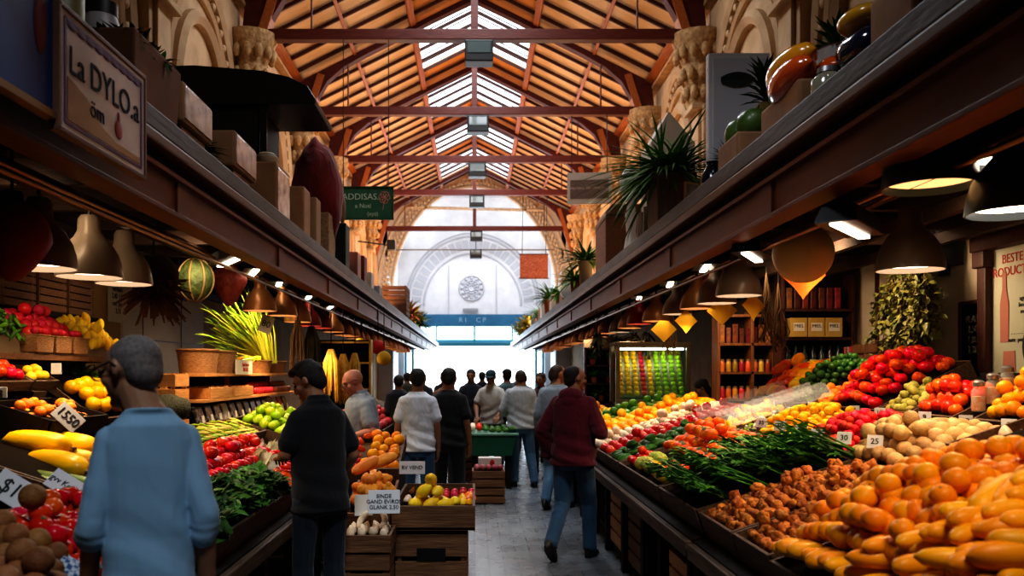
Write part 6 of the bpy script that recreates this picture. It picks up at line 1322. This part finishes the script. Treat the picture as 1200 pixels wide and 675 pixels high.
# things along the left canopy, near to far
def boxthing(name, label, cat, loc, d, m, rz=0, wrap=False, flaps=False, part='box_body'):
    t = thing(name, label, cat, loc, rz); MB().box((0,0,d[2]/2),d).obj(part, m, t, bevel=min(.02, d[2]*.12))
    if wrap:
        mb = MB(); mb.box((d[0]*.0+d[0]/2+.004,0,d[2]*.5),(.01,d[1]*.9,d[2]*.8)); mb.obj('plastic_window', PLW, t, bevel=.004)
    if flaps:
        mb = MB(); mb.box((d[0]/2,0,d[2]+.03),(.006,d[1],.07),rot=(0,.4,0)); mb.box((-d[0]/2,0,d[2]+.03),(.006,d[1],.07),rot=(0,-.4,0)); mb.obj('flaps', m, t)
    return t
t = thing('planter', 'terracotta trough planter with green herbs on the left canopy', 'planter', (-2.0,5.0,CT)); MB().box((0,0,.20),(.28,.66,.40),taper=1.12).obj('trough', mat('terracotta_trough', (.16,.07,.035), .8, 0, (.20,.09,.045), 5), t, bevel=.012); mb = MB(); q = random.Random(9)
for _ in range(170): leaf(mb, (q.uniform(-.10,.12),q.uniform(-.30,.32),.38), (q.uniform(-1,1),q.uniform(-1,1),q.uniform(.0,1.2)), (0,0,1), q.uniform(.08,.17), .016, .6)
mb.obj('leaves', MATS['leaf_dark_green'], t, 180)
for i, (x,y,r,h,c,lb) in enumerate(((-2.32,4.75,.14,.85,(.18,.15,.06),'tall olive canister behind the terracotta trough'),(-2.32,5.3,.12,.80,(.34,.33,.33),'tall pale grey canister right of the olive one'))):
    t = thing('canister', lb, 'canister', (x,y,CT+.01)); MB().lathe([(r*.95,0),(r,.02),(r,h*.8),(r*.8,h*.9)], 20).obj('can_body', mat('canister_%d' % i, c, .45, 0, tuple(k*.7 for k in c), 4), t, 50); MB().lathe([(r*.82,h*.9),(r*.84,h),(r*.3,h+.02)], 20).obj('lid', BLK, t, 50)
boxthing('carton', 'kraft carton with clear wrap nearest the big dark hood', 'box', (-1.98,5.75,CT+.13), (.24,.62,.26), KRAFT, 0, True); boxthing('flat_carton', 'flat kraft carton under the first wrapped carton', 'box', (-1.99,5.75,CT+.005), (.2,.5,.12), KRAFT)
boxthing('carton', 'kraft carton with clear wrap second along the left canopy', 'box', (-1.98,6.95,CT+.13), (.24,.66,.28), KRAFT, 0, True); boxthing('flat_carton', 'flat kraft carton under the second wrapped carton', 'box', (-1.99,6.95,CT+.005), (.2,.5,.12), KRAFT)
t = thing('leafy_plant', 'dark leafy plant between the two wrapped cartons', 'plant', (-2.12,6.4,CT+.005)); MB().lathe([(.07,0),(.09,.14)], 14).obj('pot', MATS['dark_pot'], t, 50); mb = MB()
for _ in range(120): leaf(mb, (0,0,.15), (q.uniform(-1,1),q.uniform(-1,1),q.uniform(.1,1.3)), (0,0,1), q.uniform(.12,.24), .03, .7)
mb.obj('leaves', MATS['leaf_dark_green'], t, 180)
boxthing('carton', 'tall kraft carton with a pale printed end beside the hood post', 'box', (-2.0,8.35,CT+.005), (.26,.56,.52), KRAFT, 0, True)
t = thing('lidded_pot', 'cream lidded pot on top of the tall kraft carton', 'pot', (-2.02,8.3,CT+.54)); MB().lathe([(.10,0),(.115,.02),(.115,.07),(.09,.09)], 18).obj('pot_body', mat('cream_glaze', (.36,.30,.22), .5), t, 50); MB().lathe([(.10,.09),(.07,.115),(.001,.12)], 18, caps=False).obj('lid', MATS['cream_glaze'], t, 50)
# big dark hood
t = thing('extractor_hood', 'large black curved extractor hood standing on the left canopy', 'hood', (-2.9,10.0,CT)); HB_ = mat('hood_black', (.006,.008,.010), .45, coat=.1)
mb = MB(); mb.prism([(-1.25,1.90),(-.2,1.93),(.55,1.87),(.85,1.80),(1.05,1.70),(1.15,1.54),(1.13,1.50),(.4,1.50),(-1.25,1.50)][::-1], -.55, .55); mb.obj('curved_top', HB_, t, bevel=.012)
MB().box((-.35,0,.76),(1.7,.95,1.52)).obj('cabinet', mat('hood_dark', (.005,.006,.007), .6), t); MB().box((.55,-.47,.76),(.07,.07,1.52)).obj('post', HB_, t); MB().tube([(.62,-.5,.95),(.68,-.52,.9),(.66,-.52,.82)], .012, 6).obj('hook', HB_, t)
t = thing('cloth_bundle', 'big dark red cloth covered bundle on the left canopy', 'bundle', (-2.08,11.3,CT)); mb = MB(); mb.ball((0,0,.86),(.33,.42,.72),28,18,fn=lambda p: Vector((p.x*(1-.10*max(0,p.z)),p.y*(1+.1*p.z),max(p.z,-1.0)))*(1+.06*math.sin(6*p.y+3*p.z)*math.sin(5*p.x+2)+.03*math.sin(13*p.x+9*p.z))); mb.obj('cloth', fabric('red_cloth', (.20,.010,.014), .6, .9, .8, 3), t, 180); MB().ball((.28,.34,.75),(.05,.06,.2),12,8).obj('tassel', mat('tan_cord', (.3,.2,.12), .8), t, 180)
items = [('carton','brown paper parcel below the red bundle, nearer one',(-1.98,9.6),(.2,.36,.58),KRAFT),('carton','brown paper parcel below the red bundle, further one',(-1.95,10.25),(.16,.30,.60),mat('tan_parcel',(.33,.2,.11),.8)),
 ('sack','woven tan sack right of the brown parcels',(-1.97,11.1),(.24,.5,.56),mat('woven_tan',(.30,.19,.10),.85,0,(.40,.27,.16),30,bump=.8,bscale=50)),('carton','dark green box beyond the woven sack',(-1.97,12.6),(.2,.4,.70),mat('dark_green_box',(.02,.045,.035),.6)),
 ('carton','pink tin beyond the dark green box',(-1.95,13.8),(.18,.4,.45),mat('pink_tin',(.36,.16,.13),.5)),('carton','dark red tin beyond the pink tin',(-1.95,14.6),(.18,.36,.5),mat('dark_red_tin',(.14,.02,.02),.5)),('carton','white tin beyond the dark red tin',(-1.95,15.6),(.18,.4,.34),mat('white_tin',(.5,.48,.45),.5)),('carton','grey tin furthest in the row of tins',(-1.95,16.9),(.2,.5,.22),mat('grey_tin',(.25,.25,.26),.5))]
for nm, lb, (x,y), d, m in items: boxthing(nm, lb, nm if nm != 'carton' else 'box', (x,y,CT+.005), d, m)
t = thing('dark_jug', 'round shouldered dark jug behind the red bundle', 'jug', (-2.2,12.3,CT+.005)); MB().lathe([(.16,0),(.20,.3),(.19,.9),(.14,1.02),(.06,1.1)], 18).obj('jug_body', mat('jug_glaze', (.03,.032,.028), .5), t, 50)
# green chalk sign hung from the tie beam
t = thing('chalk_sign', 'green chalk sign hanging above the left canopy', 'sign', (-1.92,15.1,4.68)); bd = MB().box((0,0,0),(.94,.04,.56)).obj('board', mat('chalk_green', (.012,.085,.048), .6, 0, (.02,.11,.065), 4), t); mb = MB(); mb.box((0,-.01,.285),(.98,.05,.02)); mb.box((0,-.01,-.285),(.98,.05,.02)); mb.box((.48,-.01,0),(.02,.05,.58)); mb.box((-.48,-.01,0),(.02,.05,.58)); mb.obj('frame', mat('green_frame', (.01,.05,.03), .5), t)
CHK = mat('chalk_white', (.45,.55,.48), .9); lettering('SADDISAS.', .155, CHK, bd, (-.13,-.022,.11), (PI/2,0,0)); lettering('a Noti', .11, CHK, bd, (-.05,-.022,-.05), (PI/2,0,0)); lettering('(xyz)', .10, CHK, bd, (.12,-.022,-.19), (PI/2,0,0))
mb = MB()
for k in range(6): mb.tube([(.33+math.cos(k)*.05+.05*math.cos(a*.785),-.023,.10+math.sin(k*1.0)*.06+.05*math.sin(a*.785)) for a in range(9)], .006, 5)
mb.tube([(.33,-.023,.05),(.30,-.023,-.12)], .006, 5); mb.obj('flower_drawing', mat('chalk_pink', (.5,.22,.2), .9), t); mb = MB(); mb.tube([(-.4,0,.28),(-.4,0,2.9)], .008, 5); mb.tube([(.4,0,.28),(.4,0,2.9)], .008, 5); mb.obj('wires', BLK, t)
crate('dark slatted crate far along the left canopy', (-2.05,22.4,CT+.005), (.62,1.2,.75), wood('old_crate', (.08,.035,.018), (.13,.06,.03), .7, 1), 6)
def pot_plant(label, loc, s, m, potm, n=70, L=.3, w=.02, droop=.7, up=1.2, seed=1, potr=.1, poth=.18, name='potted_plant'):
    t = thing(name, label, 'plant', loc); MB().lathe([(potr*.75,0),(potr,poth),(potr*1.05,poth),(potr*.9,poth-.02)], 16).obj('pot', potm, t, 50); mb = MB(); q = random.Random(seed)
    for _ in range(n): leaf(mb, (q.uniform(-.04,.04),q.uniform(-.04,.04),poth-.02), (q.uniform(-1,1),q.uniform(-1,1),q.uniform(.1,up)), (0,0,1), L*q.uniform(.6,1.2)*s, w, droop, 5)
    mb.obj('leaves', m, t, 180); return t
TERR = MATS['terracotta']
FLO = mat('flower_mix', (.60,.12,.04), .6, 0, (.20,.30,.05), 12, sharp=(.45,.55)); FLY = mat('flower_yellow', (.66,.48,.08), .6, 0, (.16,.28,.05), 12, sharp=(.45,.55))
for i, (y,m) in enumerate(((25.0,FLO),(27.2,FLY),(29.6,MATS['leaf_green']))): pot_plant(['red flowering plant behind the dark slatted crate','yellow flowering plant left of the doorway on the canopy','green plant furthest along the left canopy'][i], (-1.95,y,CT+.005), 1.5, m, TERR, 90, .35, .05, .4, 1.5, i)
t = thing('loudspeaker', 'small black loudspeaker high on the left columns', 'loudspeaker', (-2.85,29.2,6.05)); MB().box((0,0,0),(.28,.25,.34)).obj('cabinet', BLK, t, bevel=.02); MB().box((0,-.13,0),(.22,.02,.28)).obj('grille', mat('grille', (.02,.02,.022), .8), t); MB().bar((0,.1,0),(-1.15,.1,.15),.04).obj('arm', BLK, t)
# right canopy, near to far
boxthing('carton', 'kraft carton at the top edge above the right canopy', 'box', (2.1,4.0,CT+.005), (.3,.42,.34), KRAFT)
t = thing('glossy_bag', 'dark blue glossy bag on the right canopy beside a jar', 'bag', (2.12,4.55,CT+.02)); MB().ball((0,0,.22),(.17,.22,.12),20,12,fn=lambda p: p*(1+.05*math.sin(8*p.y))).obj('bag_body', mat('blue_gloss', (.008,.022,.06), .15, coat=.7), t, 180); MB().ball((0,0,.07),(.14,.19,.09),16,10).obj('lower_bulge', MATS['blue_gloss'], t, 180)
t = thing('glossy_bag', 'yellow glossy bag lying over the dark blue one', 'bag', (2.10,4.58,CT+.36)); MB().ball((0,0,.05),(.14,.18,.07),18,12).obj('bag_body', mat('yellow_gloss', (.62,.36,.03), .2, coat=.6), t, 180)
t = thing('glass_jar', 'pale glass jar with clear lid at the right canopy edge', 'jar', (1.97,4.75,CT+.005)); MB().lathe([(.08,0),(.095,.03),(.095,.14),(.06,.18)], 18).obj('glass', mat('thick_glass', (.30,.30,.22), .15, coat=.8), t, 50); MB().lathe([(.065,.18),(.06,.21),(.001,.22)], 18, caps=False).obj('lid', MATS['tin_lid'], t, 50)
boxthing('carton', 'kraft tray carton under the glossy orange squashes', 'box', (2.02,5.25,CT+.005), (.3,.66,.22), KRAFT)
GLO = mat('glossy_orange', (.66,.11,.015), .18, coat=.8); GLY = mat('glossy_yellow', (.72,.33,.02), .2, coat=.8)
for i, (x,y,z,m,a,lb) in enumerate(((1.97,5.2,.29,GLO,1.45,'glossy orange squash in front on the kraft tray carton'),(2.08,5.3,.32,GLO,1.7,'glossy orange squash at the back on the kraft tray carton'),(2.02,5.35,.42,GLY,1.55,'glossy yellow squash on top of the orange ones'))): inst('squash', squash(.105,.62,m,.10)[i % 2], (x,y,CT+z), (0,.05,a), 1, lb, 'squash', None)
pot_plant('spiky green plant in a pale pot above the glossy squashes', (2.28,5.3,CT+.005), .8, MATS['leaf_dark_green'], mat('pale_pot', (.36,.38,.38), .5), 60, .3, .022, .3, 1.6, 5, .15, .52)
boxthing('carton', 'kraft box of green gourds and a pineapple on the right canopy', 'box', (1.98,6.25,CT+.005), (.26,.5,.22), KRAFT)
for i, (y,r) in enumerate(((6.12,.12),(6.38,.13))): inst('green_gourd', (ballmesh(r,mat('gourd_green', (.05,.12,.02), .4, 0, (.10,.18,.04), 6, coat=.2),18,12,lobes(8,.04)),[('stem',MB().tube([(0,0,r*.85),(.01,0,r*1.2)],[.012,.009],6).mdone('stem',MSTEMB,60))]), (2.0,y,CT+.30), (0,.2,i), 1, ['right','left'][i]+' green gourd in the kraft box on the right canopy', 'gourd', None)
t = thing('pineapple', 'pineapple with spiky crown behind the green gourds', 'pineapple', (2.13,6.25,CT+.22)); MB().lathe([(.05,0),(.09,.06),(.095,.16),(.07,.25),(.04,.28)], 16).obj('fruit_body', mat('pineapple_skin', (.14,.09,.02), .6, 0, (.22,.16,.04), 30, bump=1, bscale=50), t, 60); mb = MB(); q = random.Random(12)
for k in range(60): leaf(mb, (0,0,.27+.003*k), (math.cos(k*2.4),math.sin(k*2.4),.4+.035*k), (0,0,1), .20, .018, .3)
mb.obj('crown', mat('pineapple_leaf', (.02,.07,.03), .5), t, 180)
t = thing('white_board', 'white cabinet panel with a dark leaf print on the right canopy', 'board', (2.25,7.3,CT)); MB().box((0,0,.62),(.52,.10,1.24)).obj('panel_board', mat('panel_white', (.84,.86,.90), .6), t, bevel=.01); MB().box((0,-.055,.62),(.44,.01,1.14)).obj('inset', mat('panel_grey', (.70,.74,.82), .6), t)
mb = MB(); leaf(mb, (-.16,-.063,1.0), (1,0,.05), (0,-1,0), .30, .06, .0, 6); leaf(mb, (-.10,-.063,.42), (.8,0,.3), (0,-1,0), .22, .05, .0, 6); mb.obj('leaf_print', mat('leaf_print', (.03,.05,.045), .7), t)
t = thing('vase', 'dark blue vase at the right canopy edge by a photo frame', 'vase', (2.0,7.15,CT+.005)); MB().lathe([(.07,0),(.10,.05),(.11,.14),(.07,.22),(.05,.26),(.065,.28)], 18).obj('vase_body', mat('navy_glaze', (.008,.016,.03), .2, coat=.5), t, 50)
pot_plant('feathery grey green plant behind the dark vase', (2.12,7.0,CT+.005), .7, mat('sage_leaf', (.10,.15,.10), .7), MATS['dark_pot'], 160, .26, .008, .3, 1.2, 7, .09, .25)
t = thing('photo_frame', 'small bronze photo frame leaning beside the dark vase', 'picture', (1.92,7.55,CT+.005), .5); MB().box((0,0,.10),(.16,.02,.2)).obj('frame', BRASS, t, bevel=.004); MB().box((0,-.012,.10),(.12,.004,.16)).obj('photo', mat('faded_photo', (.30,.20,.15), .5, 0, (.12,.08,.06), 12), t)
t = thing('spider_plant', 'large spider plant with long arching leaves on the right canopy', 'plant', (2.0,8.7,CT+.005)); MB().box((0,0,.25),(.36,.5,.50),taper=1.12).obj('planter_box', wood('planter_wood', (.16,.09,.055), (.24,.14,.09), .7, 2), t, bevel=.01); mb = MB(); q = random.Random(21)
for _ in range(340): leaf(mb, (q.uniform(-.12,.12),q.uniform(-.15,.15),.49), (q.uniform(-1,.6),q.uniform(-1,1),q.uniform(.1,1.2)), (0,0,1), q.uniform(.35,.75), .016, q.uniform(.6,1.2), 6)
mb.obj('leaves', mat('spider_leaf', (.06,.20,.03), .5, 0, (.18,.34,.07), 8), t, 180)
for i, y in enumerate((9.5,9.85)): t = thing('wood_block', ['nearer','further'][i]+' upright weathered wood block beside the spider plant', 'wood block', (1.94,y,CT+.005)); MB().lathe([(.07,0),(.06,.3),(.065,.36)], 7).obj('block', wood('weathered_wood', (.13,.085,.06), (.22,.15,.11), .8, 2), t, 30)
t = thing('gabled_box', 'tall white gabled box behind the spider plant', 'box', (2.35,10.4,CT)); mb = MB(); mb.prism([(-.26,0),(.26,0),(.26,1.25),(-.05,1.62),(-.26,1.25)], -.3, .3); mb.obj('box_body', mat('warm_white', (.55,.48,.44), .7), t, bevel=.008); MB().box((-.1,-.305,.5),(.02,.01,.9)).obj('seam', mat('seam_grey', (.3,.27,.25), .7), t)
t = thing('white_urn', 'small white urn left of the spider plant', 'urn', (2.0,10.9,CT+.02)); MB().lathe([(.06,0),(.05,.1),(.13,.25),(.15,.4),(.10,.52),(.07,.56)], 18, Matrix.Translation((0,0,.55))).obj('urn_body', mat('urn_white', (.6,.58,.56), .3), t, 50); MB().lathe([(.12,0),(.10,.03),(.06,.3),(.08,.55)], 16).obj('pedestal', MATS['urn_white'], t, 50)
t = thing('wooden_chest', 'brown wooden chest with chamfered top on the right canopy', 'chest', (2.15,12.4,CT)); mb = MB(); mb.prism([(-.32,0),(.32,0),(.32,.74),(.24,.88),(-.24,.88),(-.32,.74)], -.5, .5); mb.obj('chest_body', wood('chest_wood', (.19,.075,.03), (.25,.10,.045), .6, 1), t, bevel=.012); MB().box((0,-.505,.72),(.62,.01,.02)).obj('seam', DKW, t)
PL = [(15.2,'bushy green plant left of the brown chest',1.5,.13,.5),(16.6,'leafy plant beside the white round lantern',1.3,.12,.3),(19.5,'spiky green plant in a pale pot along the right canopy',1.4,.14,.3),(22.5,'broad green plant on a pale box along the right canopy',1.8,.15,.45),(25.5,'low mixed plant near the far end of the right canopy',1.5,.14,.2)]
for i, (y,lb,s,pr_,ph) in enumerate(PL): pot_plant(lb, (1.98,y,CT+.005), s, MATS['leaf_green'], [mat('beige_pot',(.42,.36,.28),.6),TERR][i%2], 110, .34, .022, .6, 1.3, 30+i, pr_, ph)
t = thing('round_lantern', 'white round drum lantern along the right canopy', 'lantern', (1.92,17.4,CT+.005)); MB().lathe([(.17,0),(.17,.14),(.15,.15),(.001,.15)], 20, Matrix.Translation((0,.1,.19)) @ Matrix.Rotation(PI/2,4,'X'), caps=False).obj('drum', mat('drum_white', (.6,.6,.58), .5), t, 50); MB().box((0,.03,.01),(.2,.2,.03)).obj('foot', DKW, t)
for i, y in enumerate((18.3,20.8,23.8,24.6,28.0)): boxthing('carton', ['tan box between two plants along the right canopy','pale box left of the spiky plant','white box below the broad green plant','brown box beyond the broad green plant','grey box near the far end of the right canopy'][i], 'box', (1.98,y,CT+.005), (.26,.6,[.3,.4,.5,.35,.3][i]), [KRAFT,MATS['warm_white'],MATS['urn_white'],KRAFT,MATS['grey_tin']][i])
for i, y in enumerate((31.0,33.5,36.0)): pot_plant(['nearest','middle','furthest'][i]+' yellow flowering plant at the far end of the right canopy', (1.95,y,CT+.005), 1.6, FLY, TERR, 90, .34, .05, .4, 1.5, 50+i)
# hanging boards on the right
t = thing('hanging_sign', 'grey framed menu board hanging beyond the spider plant', 'sign', (2.60,19.3,5.85), -.12); MB().box((0,0,0),(1.0,.06,.72)).obj('frame', mat('sign_grey', (.30,.26,.22), .6), t, bevel=.01); MB().box((0,-.033,-.02),(.86,.01,.42)).obj('board', mat('sign_dark', (.05,.028,.02), .7, 0, (.20,.13,.10), 60, (1,1,6), sharp=(.5,.6)), t); lettering('FRUTERIA  DEL  MERCADO', .07, mat('sign_letter', (.4,.3,.24), .7), t, (0,-.04,.0), (PI/2,0,0)); mb = MB(); mb.tube([(-.4,0,.36),(-.4,.3,1.8)], .01, 5); mb.tube([(.4,0,.36),(.4,.3,1.8)], .01, 5); mb.obj('wires', BLK, t)
t = thing('hanging_sign', 'small brick red board hanging in front of the end wall', 'sign', (2.02,29.0,5.30)); MB().box((0,0,0),(.95,.05,.80)).obj('board', mat('brick_red_board', (.20,.055,.03), .7, 0, (.36,.14,.09), 22, (1,1,4), sharp=(.45,.6)), t); mb = MB(); mb.box((0,0,.41),(1.0,.07,.03)); mb.box((0,0,-.41),(1.0,.07,.03)); mb.obj('frame', DKW, t); mb = MB(); mb.tube([(-.4,0,.4),(-.4,-.6,2.4)], .01, 5); mb.tube([(.4,0,.4),(.4,-.6,2.4)], .01, 5); mb.obj('wires', BLK, t)
# ------------------------------------------------------------------ light and camera
def area(p, rot, sx, sy, e, col):
    l = bpy.data.lights.new('area', 'AREA'); l.shape = 'RECTANGLE'; l.size = sx; l.size_y = sy; l.energy = e; l.color = col
    o = bpy.data.objects.new('area_light', l); C.objects.link(o); o.location = p; o.rotation_euler = rot; return o
def spot(p, e, col, ang=120, r=.12, blend=.6):
    l = bpy.data.lights.new('spot', 'SPOT'); l.energy = e; l.color = col; l.spot_size = R(ang); l.spot_blend = blend; l.shadow_soft_size = r
    o = bpy.data.objects.new('lamp_or_fill_light', l); C.objects.link(o); o.location = p; return o  # serves the bell lamps and the added fill spots alike
WARM = (1,.74,.48)
for x, y, z, e in ((-2.38,4.66,2.25,36),(-2.40,5.32,2.27,32),(-2.53,6.16,2.32,40),(2.68,5.25,2.31,46),(2.36,3.72,2.37,28),(2.48,4.4,2.6,34),(2.09,3.92,2.53,30),(2.2,7.1,2.28,26),(2.45,6.4,2.55,58),(-2.0,7.4,2.5,60),(-1.98,8.1,2.62,50)):
    spot((x,y,z-.01), e, WARM)
for i in range(7):
    spot((2.2,9.38+i*2.79,2.24), 70, WARM); spot((-2.2,9.65+i*2.7,2.24), 85, (1,.70,.40))
# added unseen area lights over the canopy tops, warming the roof
for y in (8,14,20,26,32):
    for sx in (-1,1): area((sx*2.4,y,3.25), (PI,sx*.25,0), .5, 3.5, 0 if y < 10 else (14 if y < 16 else (90 if y < 22 else 190)), (1,.55,.27))
# daylight falling through the skylights and the open end
for y in (13,17.4,21.8,26.2,30.5): area((0,y,9.6), (0,0,0), 1.6, 2.6, 140, (.92,.96,1))
area((0,YE-.4,2.3), (-PI/2,0,0), 6.2, 3.8, 420, (.72,.86,1))
area((0,40.2,8.6), (R(-20),0,0), 5, 4, 170, (.88,.93,1))  # added fill that brightens the end wall; the far bay has no skylight
def aim(p, q, e, col, ang, r=.3):
    o = spot(p, e, col, ang, r, .7); o.rotation_euler = (Vector(q)-Vector(p)).to_track_quat('-Z','Y').to_euler(); return o
aim((.3,-1.2,7.8), (-.6,3.2,1.0), 900, (.86,.93,1), 34, .6)  # added cool fill spots high over the aisle, brightening people and floor
aim((.6,3.0,8.2), (.2,6.8,.8), 800, (.88,.94,1), 36, .6)
aim((.2,8.2,8.2), (-.1,10.5,.9), 950, (.90,.95,1), 40, .6)
aim((.4,11.5,8.2), (.3,13.5,.9), 700, (.90,.95,1), 40, .6)
for sx in (-1,1):  # added fill spots from above the aisle, brightening the things on the canopies
    aim((-.9*sx,3.2,6.6), (2.0*sx,5.6,3.45), 190, (.92,.94,1), 46, .5); aim((-.9*sx,6.5,6.8), (2.1*sx,9.6,3.6), 190, (1,.93,.85), 46, .5)
# added warm spots without fittings, brightening back walls, shelves and squash heap
aim((3.0,7.3,2.75), (4.2,7.5,1.9), 120, WARM, 120); aim((2.9,8.6,2.7), (3.7,9.4,2.0), 40, WARM, 110); aim((2.7,9.4,2.6), (3.2,10.2,1.8), 45, WARM, 110)
aim((3.0,5.2,2.7), (4.2,6.2,2.0), 30, WARM, 110); aim((1.5,1.9,2.75), (1.8,3.1,1.0), 64, (1,.80,.52), 75)
aim((-2.6,9.9,2.78), (-2.9,10.6,1.7), 120, WARM, 100); aim((-2.4,7.4,2.75), (-3.2,8.3,1.7), 60, WARM, 130); aim((-2.6,5.0,2.7), (-3.3,6.4,1.9), 40, WARM, 120)
w = bpy.data.worlds.new('sky'); bpy.context.scene.world = w; w.use_nodes = True
w.node_tree.nodes['Background'].inputs[0].default_value = (.86,.94,1,1); w.node_tree.nodes['Background'].inputs[1].default_value = 2.6
cd = bpy.data.cameras.new('camera'); cam = bpy.data.objects.new('camera', cd); C.objects.link(cam)
cam.location = (0,0,EYE); cam.rotation_euler = (PI/2,0,0); cd.sensor_width = 36; cd.lens = 30; cd.shift_x = 44/1200; cd.shift_y = 99.5/1200
cd.dof.use_dof = True; cd.dof.focus_distance = 7.0; cd.dof.aperture_fstop = 2.4; cd.clip_end = 300
bpy.context.scene.camera = cam
sc = bpy.context.scene
sc.view_settings.view_transform = 'Standard'
try: sc.view_settings.look = 'High Contrast'
except Exception: pass
sc.view_settings.exposure = 0
sc.cycles.use_denoising = True
sc.cycles.max_bounces = 8; sc.cycles.transparent_max_bounces = 12
sc.cycles.sample_clamp_indirect = 6
